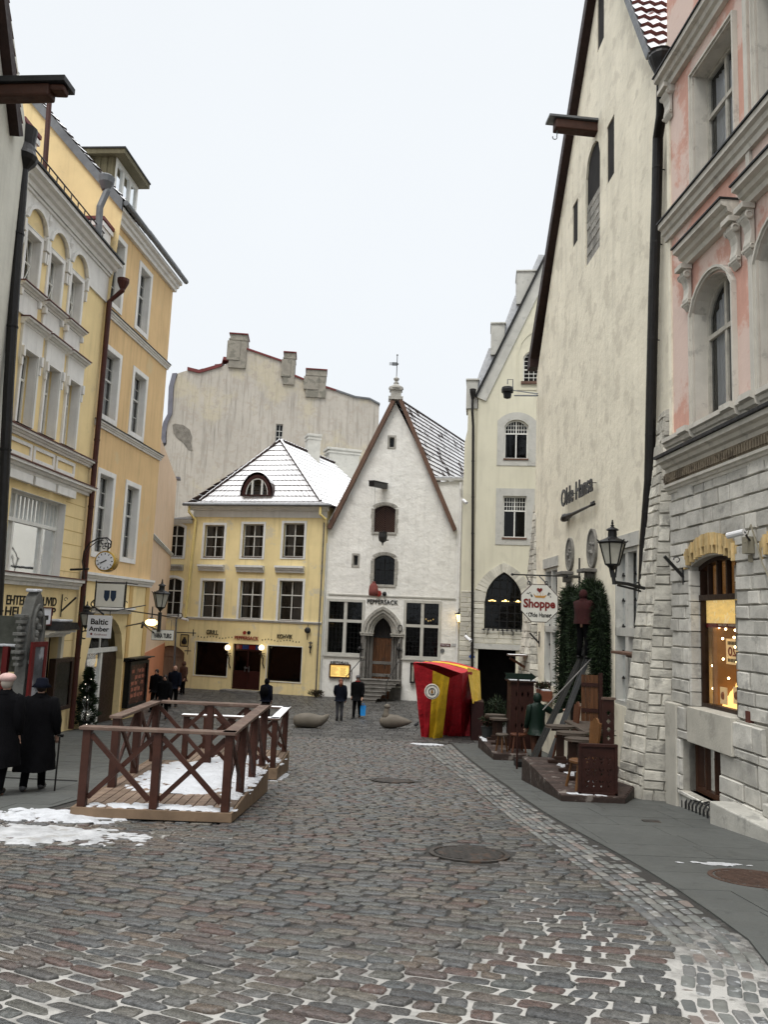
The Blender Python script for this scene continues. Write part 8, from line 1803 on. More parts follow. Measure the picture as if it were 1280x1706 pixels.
def menubox(label, F, x0, y0, x1, y1, lit=True, fm=None, n=.12):
    r = F.rc(x0, y0, x1, y1, n); t = thing('menu_box', label, 'menu box', F.pt((r[0]+r[2])/2, r[1], 0)); mb = MB(); mb.prism(F, hp(r), [hp(shrink(r, .07))], 0, n); mb.build('box_frame', fm or RBROWN, t, bevel=.01)
    PM = pm('lit_menu_paper', (.75, .55, .22), .7, .15, 4, .02, emit=.45, ecol=(1, .62, .15)); PN = pm('menu_paper', (.35, .34, .28), .7, .15, 4, .02)
    o = MB().prism(F, hp(shrink(r, .07)), [], 0, n-.06).build('menu', PM if lit else PN, t); mb = MB(); w_ = (r[2]-r[0]-.24)/2
    for j in range(2):
        for k in range(8): mb.fbox(F, r[0]+.1+j*(w_+.04), r[0]+.1+j*(w_+.04)+w_*random.uniform(.5, .95), r[3]-.22-k*(r[3]-r[1]-.3)/8, r[3]-.205-k*(r[3]-r[1]-.3)/8, n-.058, n-.055)
    mb.build('menu_lines', BLACKPAINT, o); return t
menubox('lit yellow menu box in a brown frame left of the white house steps', FP, 549, 1105.5, 583, 1130.5); menubox('narrow dark framed menu box right of the white house portal', FP, 684, 1104, 691.5, 1138, lit=False, fm=BLACKPAINT, n=.25)
t, r, o = flat(FP, 'street_sign', 'small dark red street name plate on the white house beside the right window', 'street sign', 733, 1072, 751, 1077.5, pm('dark_red_enamel', (.08, .01, .012), .4, .05, 3, 0)); text_mb('VANA TURG', FP.mat((r[0]+r[2])/2, (r[1]+r[3])/2, .033), (r[2]-r[0])*.8, (r[3]-r[1])*.5, .004, .01).build('lettering', SIGNWW, o)
c = FP.pt(*FP.px(737.5, 1084, .03), .03); tag(MB().lathe([(.11, 0), (.11, .02)], c, 18, Matrix.Rotation(math.pi/2, 3, 'X')).build('wall_plaque', GREYMETAL, None, loc=c), 'round grey metal plaque on the white house below the street plate', 'plaque')
t, r, o = flat(FP, 'wall_sign', 'two tiny pale plates right of the street name plate on the white house', 'plate', 753, 1072, 761, 1077, pm('pale_grey_plate', (.42, .42, .42), .6, .1, 3, 0))
# sack sign hanging from the middle opening, black bell lantern under the hatch
c = at(622.5, 981, 41.3); t = thing('sack_sign', 'dull red sack shaped sign hanging below the middle opening of the white house', 'sign', c); MB().lathe([(.14, -.38), (.24, -.36), (.25, -.1), (.22, .15), (.13, .27), (.07, .32), (.12, .38), (.02, .39)], c, 12, sy=.5).build('sack', pm('dull_red_sack', (0.182, 0.0525, 0.0455), .8, .2, 4, .2), t, smooth=True); MB().tube([c+U3*.38, c+U3*.5, FP.pt(*FP.px(622, 966), 0)], .012, 5).build('hanger', BLACKIRON, t)
c = at(638, 895, 41.5); t = thing('bell_lantern', 'black bell shaped iron lantern under the loading hatch', 'lantern', c); MB().lathe([(.02, -.45), (.05, -.3), (.2, -.2), (.24, .0), (.22, .22), (.23, .27), (.2, .28)], c, 12).build('bell', BLACKIRON, t); MB().tube([c+U3*.2, c+U3*.35, c+U3*.3+Vector((0, .5, 0))], .02, 5).build('hanger', BLACKIRON, t); MB().tube([c+Vector((.2, 0, -.15)), c+Vector((.32, 0, -.15))], .03, 6).build('lever', BLACKIRON, t)
# green direction sign and iron bracket on the beige wall
DG = pm('dark_green_paint', (0.004, 0.014, 0.008), .6, .15, 4, .1)
c = at(868, 1127, 19.6); t = thing('arrow_sign', 'dark green wooden arrow board pointing right above the cabinet', 'sign', G_(c.x, c.y)); w_ = 26/1300*19.6; h_ = 6/1300*19.6; mb = MB(); Q = [(-w_, -h_*.8), (w_*.62, -h_*.8), (w_*.62, -h_*1.2), (w_, 0), (w_*.62, h_*1.2), (w_*.62, h_*.8), (-w_, h_*.8), (-w_*.9, 0)]; mm = front(c); mb.add([mm @ Vector((a, b, .02)) for a, b in Q]+[mm @ Vector((a, b, -.02)) for a, b in Q], [tuple(range(8)), tuple(range(15, 7, -1))]+[(i, (i+1) % 8, 8+(i+1) % 8, 8+i) for i in range(8)]); mb.build('arrow', DG, t); MB().tube([Vector((c.x-.05, c.y+.04, gz(c.y))), c+Vector((-.05, .04, 0))], .025, 7).build('post', REDWOOD, t)
def wbracket(label, F, x, y0, y1, s=-1):
    u, z1 = F.px(x, y0, .03); z0 = F.px(x, y1, .03)[1]; H_ = z1-z0; c = F.pt(u, (z0+z1)/2, .03); mb = MB(); mb.tube([F.pt(u, z0, .03), F.pt(u, z1, .03)], .018, 6); tip = F.pt(u, z1-H_*.12, .03+H_*.62); mb.tube([F.pt(u, z0+H_*.25, .03), tip], .03, 6); mb.tube(curl(F.pt(u, z1-H_*.22, .14), .06, F.n, U3, 0, 5, 10, .4), .01, 5)
    tag(mb.build('iron_bracket', BLACKIRON, None, loc=c), label, 'bracket', 'empty wrought iron sign brackets')
wbracket('empty wrought iron bracket on the grey stone wall left of the lit shop window', FK, 1139, 922, 974); wbracket('empty wrought iron bracket beside the yellow lettering wall and red downpipe', FL, 104, 990, 1028); wbracket('empty iron bracket on the beige wall under the octagonal sign', FB, 899, 1052, 1078)
# cctv cameras
def cctv(label, p, q, r_, wallp):
    t = thing('security_camera', label, 'camera', p); MB().tube([p, q], r_, 10).build('camera_body', pm('camera_white', (.6, .6, .6), .4, .05, 3, 0), t); MB().tube([q, q.lerp(wallp, .4)+Vector((0, 0, -.02)), wallp], r_*.35, 6).build('bracket', BLACKIRON, t)
u, z = FK.px(1219, 893, .35); p = FK.pt(u, z, .40); cctv('white tube camera above the pier beside the lit shop window', p, at(1241, 886, p.y-.25), .045, FK.pt(FK.px(1258, 900)[0], FK.px(1258, 905)[1], .03))
u, z = FK.px(1256, 904, .04); mb = MB(); mb.fbox(FK, u-.09, u+.06, z-.16, z+.08, .03, .16); mb.tube([FK.pt(u, z, .16), FK.pt(u+.05, z+.25, .1), FK.pt(u+.25, z-.3, .06), FK.pt(u+.6, z-.8, .05)], .014, 5); mb.fbox(FK, u-.04, u+.0, z-.28, z-.18, .05, .10); tag(mb.build('junction_box', pm('beige_box', (0.245, 0.224, 0.168), .6, .1, 3, 0), None, loc=FK.pt(u, z, .05)), 'small beige junction box with a cable beside the tube camera', 'box')
p = at(840, 645, 31); t = thing('dome_camera', 'dome camera on a long bracket in front of the cream gable', 'camera', p); mb = MB(); mb.lathe([(.05, -.36), (.15, -.32), (.17, -.18), (.16, -.12), (.24, -.1), (.25, .02), (.22, .12), (.06, .17)], at(846, 650, 31), 14); mb.build('camera_dome', BLACKPAINT, t); q = at(846, 646, 31); e = FB.pt(.1, at(896, 655, 24.5).z, 0); mb = MB(); mb.tube([q+U3*.15, q+U3*.35, q+Vector((.22, 0, .36)), q+Vector((.22, 0, -.1)), at(896, 656, 24.6)], .022, 6); mb.tube([at(858, 659, 30), at(896, 659, 24.6)], .03, 6); mb.build('bracket', GREYMETAL, t)
for (a_, b_, Y, lb) in (((776, 1060), (785, 1068), 33.9, 'small white camera on the corner pier above the striped tent'), ((772, 833), (778, 838), 34.0, 'small white camera high on the cream corner pier'), ((303, 1031), (313, 1033), 43.2, 'small white camera on the yellow house pipe')):
    p = at(*a_, Y); q = at(*b_, Y-.3); cctv(lb, q, p, .07, p+Vector((.1, .8, .1)))
c = FC.pt(*FC.px(786.5, 1094, .03), .03); tag(MB().box(c, (.20, .02, .20), Matrix.Rotation(math.pi/4, 3, 'Y')).build('wall_sign', pm('blue_plate', (.03, .08, .30), .5, .05, 3, 0), None, loc=c), 'small blue diamond plate on the pale stone beside the dark passage', 'sign')
# ================================================================ ladder and pole
ALU = pm('ladder_aluminium', (0.132, 0.1375, 0.143), .4, .15, 3, .1, metal=.5)
t = thing('ladder', 'grey aluminium step ladder standing open in front of the right garlanded arch', 'ladder', (4.0, 18.9, gz(18.9)))
Lb = [Vector((3.95, 18.7, gz(18.6))), Vector((4.05, 19.2, gz(19.1)))]; Lt = [at(996, 1058, 18.8), at(996, 1058, 18.8)+Vector((.02, .3, 0))]
for a, b in zip(Lb, Lt): MB().beam(a, b, .03, .09).build('rail', ALU, t)
mb = MB()
for k in range(1, 12): mb.tube([Lb[0].lerp(Lt[0], k/12), Lb[1].lerp(Lt[1], k/12)], .016, 6)
mb.build('rungs', ALU, t); dk_ = pm('ladder_dark_leg', (0.04, 0.04, 0.038), .6, .2, 3, .1)
for s_ in (0, .35): MB().beam(Vector((3.62, 18.9+s_, gz(18.9))), Lt[0]+Vector((-.15, s_*.6, -.1)), .03, .07).build('rear_leg', dk_, t)
p0 = at(905, 1183, 18.4); p1 = at(993, 1090, 18.4); tag(MB().tube([p0, p1], .014, 6).build('pole', pm('grey_pole', (.2, .19, .18), .5, .1, 3, 0), None, loc=p0), 'long thin pole leaning diagonally in front of the ladder', 'pole')
# cabinet with carved front under the arrow sign
cA = at(850, 1180, 22.9); t = thing('serving_cabinet', 'dark red carved serving cabinet with snow on its top below the green arrow', 'cabinet', G_(cA.x+.3, 22.9)); x0, x1 = at(850, 1150, 22.9).x, at(888, 1150, 22.9).x; zt_ = at(868, 1136, 22.9).z; FCa = Fac((x0, 22.7), (x1, 22.7)); zb = zPB+.02
holes = [diamond((x1-x0)*(.25+.25*k), zb+(zt_-zb)*f, .035, .09) for k in range(3) for f in (.35, .6, .82)]
MB().prism(FCa, [(0, zb), (x1-x0, zb), (x1-x0, zt_), (0, zt_)], holes, -.04, 0).build('carved_front', REDWOOD, t); mb = MB(); mb.fbox(FCa, 0, .04, zb, zt_, -.7, -.04); mb.fbox(FCa, x1-x0-.04, x1-x0, zb, zt_, -.7, -.04); mb.fbox(FCa, 0, x1-x0, zb, zt_, -.7, -.66); mb.build('cabinet_side', REDWOOD, t); MB().fbox(FCa, -.06, x1-x0+.06, zt_+.002, zt_+.04, -.75, .06).build('cabinet_top', TABLEW, t); MB().fbox(FCa, -.04, x1-x0+.04, zt_+.041, zt_+.075, -.7, .04).build('snow_cap', SNOW, t, bevel=.015)
t = thing('porch_canopy', 'small wooden canopy with snow over the dark passage doorway', 'canopy', at(865, 1095, 26.0)); mb = MB(); a = at(847, 1091, 26.0); b = at(878, 1092, 26.0); mb.beam(a, b, .5, .05); mb.build('canopy_board', RAILS, t); mb = MB(); p = at(884, 1085, 26.1); mb.box((p.x, p.y, (p.z+gz(25))/2), (.22, .2, p.z-gz(25))); mb.beam(at(850, 1096, 26.0), at(880, 1115, 26.0), .05, .08); mb.build('canopy_post', pm('orange_brown_post', (0.08, 0.0275, 0.01), .6, .2, 3, .2), t)
# ================================================================ manhole covers, drain, grille, cable
def manhole(label, P, r_, mat=IRON, name='manhole_cover'):
    s = (gz(P.y+.3)-gz(P.y-.3))/.6; M_ = Matrix(((1, 0, 0), (0, 1, 0), (0, s, 1))); c = Vector((P.x, P.y, gz(P.y)+.012)); t = thing(name, label, 'manhole cover', c, 'manhole covers')
    MB().lathe([(r_*1.12, -.03), (r_*1.12, .012), (r_*1.0, .014), (r_*.99, .004)], c, 32, M_).build('rim', mat, t); mb = MB(); mb.lathe([(r_*.98, -.01), (r_*.98, .004)], c, 32, M_)
    n_ = 13
    for k in range(n_):
        y = -r_*.9+1.8*r_*k/(n_-1); hw = math.sqrt(max(0, (r_*.93)**2-y*y))
        if hw > .04: a = c+M_ @ Vector((-hw, y, .006)); b = c+M_ @ Vector((hw, y, .006)); mb.beam(a, b, r_*.07, .014)
    for k in range(7): x = -r_*.75+1.5*r_*k/6; hw = math.sqrt(max(0, (r_*.93)**2-x*x)); mb.beam(c+M_ @ Vector((x, -hw, .004)), c+M_ @ Vector((x, hw, .004)), r_*.04, .012)
    mb.build('lid', mat, t); return t
manhole('round ribbed iron manhole cover set in the cobbles right of centre', ground(782, 1425), .38); manhole('round iron manhole cover in the cobbles in front of the bird shaped stone seat', ground(655, 1302), .38)
rm = pm('rusty_iron', (0.06, 0.035, 0.025), .7, .3, 9, .5, 40); manhole('rusty round manhole cover in the grey pavement at the right edge', ground(1258, 1467), .38, rm)
pg = ground(1255, 1455); drift('kerb_snow', pg.x-.22, pg.y+.30, .45, .10, .010, SLUSH, .55, 41, .012, base=.024, label='thin snow line beside the rusty manhole cover on the pavement')
g = ground(1086, 1371); tag(MB().box((g.x, g.y, gz(g.y)+.024), (.24, .12, .012)).build('drain_cover', IRON, None, loc=g), 'small dark drain cover in the grey pavement near the buttress', 'drain cover')
t = thing('iron_grille', 'row of bent black iron bars over the cellar window pit by the entrance steps', 'grille', ground(1150, 1350)); 
g0 = ground(1117, 1338); g1 = ground(1180, 1366)
for k in range(12):
    p = g0.lerp(g1, k/11); wv = -FK.n*.0; mb = MB(); mb.tube([Vector((p.x, p.y, gz(p.y))), Vector((p.x+.0, p.y, gz(p.y)+.12)), Vector((p.x+.05, p.y+.01, gz(p.y)+.19)), Vector((p.x+.14, p.y+.02, gz(p.y)+.21)), Vector((p.x+.40, p.y+.08, gz(p.y)+.16))], .016, 6); mb.build('bar', BLACKIRON, t)
MB().tube([g0+Vector((.05, 0, .19)), g1+Vector((.05, 0, .19))], .014, 6).build('cross_bar', BLACKIRON, t)
k0 = ground(0, 1298); k1 = ground(128, 1304); tag(MB().tube([k0+U3*.03, k1+U3*.03], .012, 5).build('cable', BLACKPAINT, None, loc=k0), 'thin black cable lying across the left pavement', 'cable')
# ================================================================ poster cabinets and stone porch at left
POST = pm('dark_poster', (.05, .018, .012), .4, .6, 5, .05, stain=((.40, .16, .10), .7, 5, .56))
r = FO.rc(218, 1103, 243, 1172, .25); t = thing('poster_cabinet', 'dark framed poster cabinet with a small roof on the ochre house corner', 'cabinet', FO.pt(r[0], r[1], .1)); MB().prism(FO, hp(r), [hp(shrink(r, .12))], 0, .25).build('cabinet_frame', BLACKPAINT, t, bevel=.01); o = MB().prism(FO, hp(shrink(r, .12)), [], 0, .17).build('poster', POST, t); mb = MB(); rr_ = random.Random(3)
for k in range(5):
    for q_ in range(4):
        if rr_.random() < .75: uu_ = r[0]+.28+(r[2]-r[0]-.56)*(q_+.3)/4; zz_ = r[1]+.35+k*.22; mb.fbox(FO, uu_, uu_+(r[2]-r[0])*.12, zz_, zz_+.13, .168, .175)
mb.build('poster_print', pm('poster_red_print', (.30, .11, .07), .6, .4, 9, .02), o); band('cabinet_roof', FO, r[0]-.1, r[2]+.1, r[3]+.0, .14, .42, BLACKPAINT, t)
r = FL.rc(93, 1098, 116, 1180, .2); t = thing('poster_cabinet', 'brown notice cabinet with olive board between the canopy door and red downpipe', 'cabinet', FL.pt(r[0], r[1], .1)); MB().prism(FL, hp(r), [hp(shrink(r, .12))], 0, .2).build('cabinet_frame', DBROWN, t, bevel=.01); MB().prism(FL, hp(shrink(r, .12)), [], 0, .14).build('board', pm('olive_board', (0.06, 0.0525, 0.025), .6, .2, 3, .1), t); MB().prism(FL, hp(shrink(r, .12)), [], .16, .165).build('pane', glassmat('cabinet_glass', trans=.85), t)
STELE = pm('grey_stele_stone', (0.12, 0.12, 0.111), .85, .25, 4, .6, 25, stain=((.09, .09, .085), .5, 3, .55), snow=0)
p0 = ground(30, 1286); YS_ = p0.y; xa = at(44, 1150, YS_).x; xb = at(68, 1150, YS_).x; zt_ = at(55, 984, YS_).z; zb = p0.z
t = thing('stone_porch', 'grey stone porch with tall carved gravestone-like side slabs and snowy ledges at the left edge', 'porch', p0)
xw = xa-.25; mb = MB(); yy0, yy1 = YS_-.0, YS_+.42
Fst = Fac((xa, YS_), (xa+.02, YS_+.75)); Fst = Fac((xa-.02, YS_-.1), (xa+.05, YS_+.36)); Ls = Fst.L
zs_ = zt_; prof = [(0, zb), (Ls, zb), (Ls, zb+2.05), (Ls+.04, zb+2.15), (Ls+.04, zs_-.75), (Ls-.05, zs_-.35), (Ls*.72, zs_-.12), (Ls*.5, zs_), (Ls*.28, zs_-.12), (.05, zs_-.35), (-.04, zs_-.75), (-.04, zb+2.15), (0, zb+2.05)]
mb = MB().prism(Fst, prof, [], -.22, 0, back=True); mb.build('side_slab', STELE, t, bevel=.02)
mb = MB(); cz_ = zs_-.68; P = [(Ls*.5+math.cos(a)*Ls*.36, cz_+math.sin(a)*.44) for a in np.linspace(0, 6.283, 24, endpoint=False)]; P2 = [(Ls*.5+math.cos(a)*Ls*.28, cz_+math.sin(a)*.36) for a in np.linspace(0, 6.283, 24, endpoint=False)]; mb.prism(Fst, P, [P2], 0, .05)
for k in range(5): mb.ball(Fst.pt(Ls*.5+random.uniform(-.1, .1), cz_-.25+.12*k, .01), .07, 8, 5, sc=(1, 1, 1.2))
mb.fbox(Fst, .05, Ls-.05, zb+1.95, zb+2.02, 0, .04); mb.build('carving', STELE, t)
mb = MB()
for k in range(9): z = zb+1.95+k*.11; w2 = .03+.02*(k % 3); mb.box(Fst.pt(-.06-w2, z, -.10), (w2*2+.04, .2, .06))
mb.build('stepped_edge', STELE, t, bevel=.01); MB().box(Fst.pt(Ls*.45, zs_+.005, -.11), (.22, .26, .06)).build('snow_cap', SNOW, t, bevel=.02)
za_ = at(15, 1026, YS_+.5).z; zb_ = at(15, 1072, YS_+.5).z; zc_ = at(15, 1124, YS_+.5).z; xl_ = xa-1.6; mb = MB(); mb.box(((xl_+xa)/2, YS_+.5, (za_+zb_)/2), (xa-xl_, .12, za_-zb_)); mb.build('upper_panel', pm('mottled_grey_panel', (0.0605, 0.06325, 0.05225), .85, .3, 5, .3, 20), t)
MB().box(((xl_+xa)/2, YS_+.44, zb_-.03), (xa-xl_, .3, .05)).build('snow_ledge', SNOW, t, bevel=.02); mb = MB()
for k in range(3): mb.box((xa-.35-.5*k, YS_+.52, (zb_+zc_)/2-.02), (.44, .08, (zb_-zc_)*.42)); 
mb.box(((xl_+xa)/2, YS_+.56, (zb_+zc_)/2), (xa-xl_, .04, zb_-zc_-.1)); mb.build('window_panel', pm('grey_green_frame', (0.07, 0.07, 0.055), .7, .2, 4, .2), t, bevel=.01); MB().box(((xl_+xa)/2, YS_+.42, zc_-.03), (xa-xl_, .35, .05)).build('snow_ledge', SNOW, t, bevel=.02); MB().box(((xl_+xa)/2, YS_+.55, (zc_+zb)/2-.03), (xa-xl_, .15, zc_-zb-.06)).build('lower_wall', STELE, t)
MB().box(((xl_+xa)/2+.55, YS_+.15, zb+.11), (1.3, .5, .22)).build('bench_slab', SSTEP, t, bevel=.02)
pp = at(57, 1110, YS_-.2); t = thing('poster_board', 'red framed poster board hung on the grey stone slab behind the dark hat woman', 'poster', pp); a = at(50, 1160, YS_-.15); b = at(70, 1160, YS_-.15); zt2_ = at(60, 1070, YS_-.15).z; zb2_ = at(58, 1205, YS_-.15).z; Fpb = Fac((xa-.06, YS_-.14), (xa+.02, YS_+.34)); REDF = pm('red_poster_frame', (0.09, 0.0054, 0.0054), .5, .1, 3, .05)
MB().prism(Fpb, hp((0, zb2_, Fpb.L, zt2_)), [hp(shrink((0, zb2_, Fpb.L, zt2_), .09))], .12, .17, back=True).build('poster_frame', REDF, t); MB().prism(Fpb, hp(shrink((0, zb2_, Fpb.L, zt2_), .085)), [], .12, .155).build('poster', pm('dark_poster_print', (.07, .075, .085), .4, .6, 3, .02, stain=((.35, .36, .38), .7, 2.2, .55)), t)
MB().box((at(-6, 1200, YS_-.2).x, YS_-.1, (zb+zt2_)/2), (.1, .1, zt2_-zb-.2)).build('red_post', REDF, t)
pn = FL.px(75, 1040, .35); t = thing('notice_board', 'small white notice in a red frame above the canopy door', 'notice', FL.pt(pn[0], pn[1], .3)); r = FL.rc(67, 1013, 83, 1040, .3); o = MB().fbox(FL, r[0], r[2], r[1], r[3], .28, .3).build('notice', SIGNWW, t); MB().prism(FL, hp(grow(r, .03)), [hp(r)], .27, .32).build('notice_frame', REDF, t); MB().fbox(FL, r[0]+.15, r[2]-.15, r[1]+.12, r[1]+.25, .3, .305).build('black_bar', BLACKPAINT, o)
# ================================================================ people
SKIN = pm('skin', (0.375, 0.225, 0.165), .6, .08, 8, .05); BLK = pm('black_wool', (0.00315, 0.00315, 0.00385), .95, .3, 8, .3, 60, spec=.08); NAVY = pm('navy_cloth', (0.0048, 0.006, 0.0112), .95, .3, 8, .3, 60, spec=.08); GREYJ = pm('grey_denim', (0.04675, 0.0484, 0.055), .85, .25, 8, .2, 50)
HAIRB = pm('dark_brown_hair', (0.015, 0.009, 0.006), .6, .3, 12, .3, 60); HAIRR = pm('auburn_hair', (.13, .045, .025), .6, .3, 12, .3, 60); SHOE = pm('black_shoe', (0.006, 0.006, 0.006), .5, .2, 5, .1)
def skinmesh(name, nodes, edges, mat, parent, sub=1, M_=None):
    bm = bmesh.new(); lay = bm.verts.layers.skin.verify(); vs = []
    for i, (p, r) in enumerate(nodes):
        v = bm.verts.new(p); rr = r if isinstance(r, tuple) else (r, r); v[lay].radius = rr; v[lay].use_root = (i == 0); vs.append(v)
    for a, b in edges: bm.edges.new((vs[a], vs[b]))
    me = bpy.data.meshes.new(name); bm.to_mesh(me); bm.free(); o = bpy.data.objects.new(name, me); col.objects.link(o); o.modifiers.new('skin', 'SKIN'); s = o.modifiers.new('sub', 'SUBSURF'); s.levels = s.render_levels = sub
    dg = bpy.context.evaluated_depsgraph_get(); dg.update(); m2 = bpy.data.meshes.new_from_object(o.evaluated_get(dg)); bpy.data.objects.remove(o); m2.name = name; m2.materials.clear(); m2.materials.append(mat); m2.polygons.foreach_set('use_smooth', [True]*len(m2.polygons))
    o = bpy.data.objects.new(name, m2); col.objects.link(o); o.parent = parent; return o
def person(label, P, H, yaw, coat=BLK, legs=BLK, hem=.50, stride=.10, arms=((.05, -.03), (-.03, .05)), hat=None, hatm=None, hair=HAIRB, longhair=False, skirt_w=1.0, head_mat=SKIN, bag=None, shoes=SHOE, hands=None, lean=0, name='person', cat='person', reach=None, hood=None, scarf=None, group=None, bend=None, bulk=1.0):
    t = thing(name, label, cat, (0, 0, 0), group); V = lambda x, y, z: (x*H, y*H+lean*H*max(0, z-.5), z*H)
    s = stride; N_ = [(V(0, 0, .52), (.085*H, .06*H)), (V(0, 0, .62), (.075*H, .055*H)), (V(0, .003, .73), (.09*H, .06*H)), (V(0, 0, .815), (.05*H, .045*H)), (V(0, .004, .855), .028*H), (V(0, .010, .885), (.034*H, .038*H)), (V(0, .014, .925), (.042*H, .05*H)), (V(0, .012, .96), (.036*H, .043*H)), (V(0, .062, .915), .008*H)]
    E_ = [(0, 1), (1, 2), (2, 3), (3, 4), (4, 5), (5, 6), (6, 7), (6, 8)]
    arm_pts = []
    for k, sx in enumerate((-1, 1)):
        ez, wz = arms[k]; sh = V(sx*.105, 0, .80); el = V(sx*.135, ez*.5-.015, .64); wr = V(sx*.135, ez+.03, .50)
        if hands and hands[k]: wr = V(*hands[k]); el = tuple((a+b)/2 for a, b in zip(sh, wr)); el = (el[0]+sx*.02*H, el[1]-.015*H, el[2]-.03*H)
        if reach and reach[k]: el = V(*reach[k][0]); wr = V(*reach[k][1])
        d = (Vector(wr)-Vector(el)).normalized(); b = len(N_); N_ += [(sh, .022*H), (el, .024*H), (wr, .015*H), (tuple(Vector(wr)+d*.03*H), (.021*H, .011*H)), (tuple(Vector(wr)+d*.05*H), (.022*H, .010*H))]; E_ += [(3, b), (b, b+1), (b+1, b+2), (b+2, b+3), (b+3, b+4)]
        sd = d.cross(Vector((0, 1, 0) if abs(d.y) < .7 else (0, 0, 1))).normalized(); nrm = sd.cross(d)
        for j, (off, ln) in enumerate(((-.017, .028), (-.006, .034), (.006, .032), (.017, .025))):
            q = Vector(wr)+d*(.052)*H+sd*off*H; f1 = q+d*ln*.6*H; f2 = f1+(d*.8+nrm*.5).normalized()*ln*.5*H; n0 = len(N_); N_ += [(tuple(f1), .0055*H), (tuple(f2), .0048*H)]; E_ += [(b+4, n0), (n0, n0+1)]
        q = Vector(wr)+d*.03*H-sd*.03*H; n0 = len(N_); N_ += [(tuple(q), .0065*H), (tuple(q+d*.018*H), .0055*H)]; E_ += [(b+3, n0), (n0, n0+1)]
        arm_pts.append((sh, el, wr))
    leg_pts = []
    for k, sx in enumerate((-1, 1)):
        f = s if k else -s; hp_ = V(sx*.05, 0, .49); kn = V(sx*.05, f*.5+.015, .27); an = V(sx*.052, f, .045+(.03 if f < -.03 else 0)); to = V(sx*.058, f+.085, .018+(0 if f > -.03 else 0)); b = len(N_); N_ += [(hp_, .052*H), (kn, .034*H), (an, .022*H), (to, .018*H)]; E_ += [(0, b), (b, b+1), (b+1, b+2), (b+2, b+3)]; leg_pts.append((hp_, kn, an, to))
    skinmesh('body', N_, E_, head_mat, t)
    for k, (a, b, c, d) in enumerate(leg_pts):
        mb = MB(); up_ = tuple(Vector(a)+Vector((0, 0, .04*H))); mb.tube([up_, a, tuple(Vector(a).lerp(Vector(b), .5)), b, tuple(Vector(b).lerp(Vector(c), .5)), (c[0], c[1], c[2]-.01*H)], .04*H, 10, rad=[.055*H, .057*H, .05*H, .042*H, .036*H, .033*H]); mb.build('trouser_leg', legs, t, smooth=True)
        mb = MB(); mb.tube([(c[0], c[1]-.035*H, .022*H+c[2]-.045*H), (c[0], c[1], .03*H+c[2]-.045*H), (d[0], d[1], .02*H+c[2]-.045*H), (d[0], d[1]+.03*H, .016*H+c[2]-.045*H)], .03*H, 8, rad=[.022*H, .032*H, .025*H, .012*H]); mb.build('shoe', shoes, t, smooth=True)
    # coat: loft of rings from collar to hem with folds
    mb = MB(); seg = 24; rings = [(.868, .044, .042), (.845, .072, .054), (.826, .112, .062), (.79, .128*bulk, .070*bulk), (.70, .120*bulk, .078*bulk), (.62, .108*bulk, .076*bulk), (.55, .116*bulk, .084*bulk), (.50, .120*bulk, .088*bulk)]
    if hem < .49:
        for k in range(1, 6): q = k/5; z = .50-(.50-hem)*q; rings.append((z, .120*bulk+.03*q*skirt_w, .088*bulk+(.045+abs(s)*.5)*q*skirt_w))
    else: rings = [r for r in rings if r[0] >= hem-.001]
    vs = []
    for z, rx, ry in rings:
        for k in range(seg):
            a = 2*math.pi*k/seg; fo = 1+.10*max(0, (.72-z))*2*math.sin(a*5+z*6)+.03*math.sin(a*9+z*20)+.02*math.sin(a*3+z*45); vs.append((rx*H*math.cos(a)*fo, ry*H*math.sin(a)*fo+.002*H+lean*H*max(0, z-.5), z*H))
    n_ = len(rings); mb.add(vs, [(i*seg+(k+1) % seg, i*seg+k, (i+1)*seg+k, (i+1)*seg+(k+1) % seg) for i in range(n_-1) for k in range(seg)])
    for sh, el, wr in arm_pts:
        sh = Vector(sh); el = Vector(el); wr = Vector(wr); mb.tube([sh+Vector((-.2*sh.x, 0, .012*H)), sh, sh.lerp(el, .5), el, el.lerp(wr, .5), wr-(wr-el)*.05], .04*H, 10, rad=[.040*H, .050*H*bulk, .047*H*bulk, .041*H*bulk, .038*H, .034*H])
    mb.tube([(0, 0, .835*H), (0, .003*H, .862*H), (0, .003*H, .875*H)], .05*H, 14, rad=[.062*H, .05*H, .046*H], cap=False)
    mb.build('coat', coat, t, smooth=True)
    hy = .012*H+lean*H*.44
    mb = MB(); mb.ball((0, hy-.012*H, .935*H), .053*H, 12, 9, sc=(.93, 1.05, 1.12))
    if longhair: mb.tube([(0, hy-.03*H, .93*H), (0, hy-.05*H, .87*H), (0, hy-.055*H, .80*H)], .05*H, 10, rad=[.045*H, .05*H, .03*H])
    if not hood: mb.build('hair', hair, t, smooth=True)
    for sx in (-1, 1): MB().ball((sx*.017*H, hy+.043*H, .935*H), .005*H, 6, 4).build('eye', BLACKPAINT, t)
    if hood: MB().ball((0, hy-.012*H, .925*H), .066*H, 14, 10, sc=(.95, 1.0, 1.2)).build('hood', hood, t, smooth=True)
    if hat == 'bucket': MB().lathe([(.088*H, .925*H), (.058*H, .958*H), (.050*H, 1.0*H), (.03*H, 1.008*H)], (0, hy-.005*H, 0), 18).build('hat', hatm, t, smooth=True)
    if hat == 'beret': MB().ball((0, hy-.012*H, .972*H), .066*H, 16, 9, sc=(1.05, 1.1, .62)).build('hat', hatm, t, smooth=True)
    if hat == 'cap': mb = MB(); mb.ball((0, hy-.006*H, .962*H), .056*H, 14, 8, sc=(1, 1.05, .75)); mb.box((0, hy+.065*H, .952*H), (.07*H, .05*H, .008*H)); mb.build('hat', hatm, t, smooth=True)
    if scarf: MB().lathe([(.052*H, -.012*H), (.062*H, .0), (.052*H, .014*H)], (0, hy-.006*H, .856*H), 14).build('scarf', scarf, t, smooth=True)
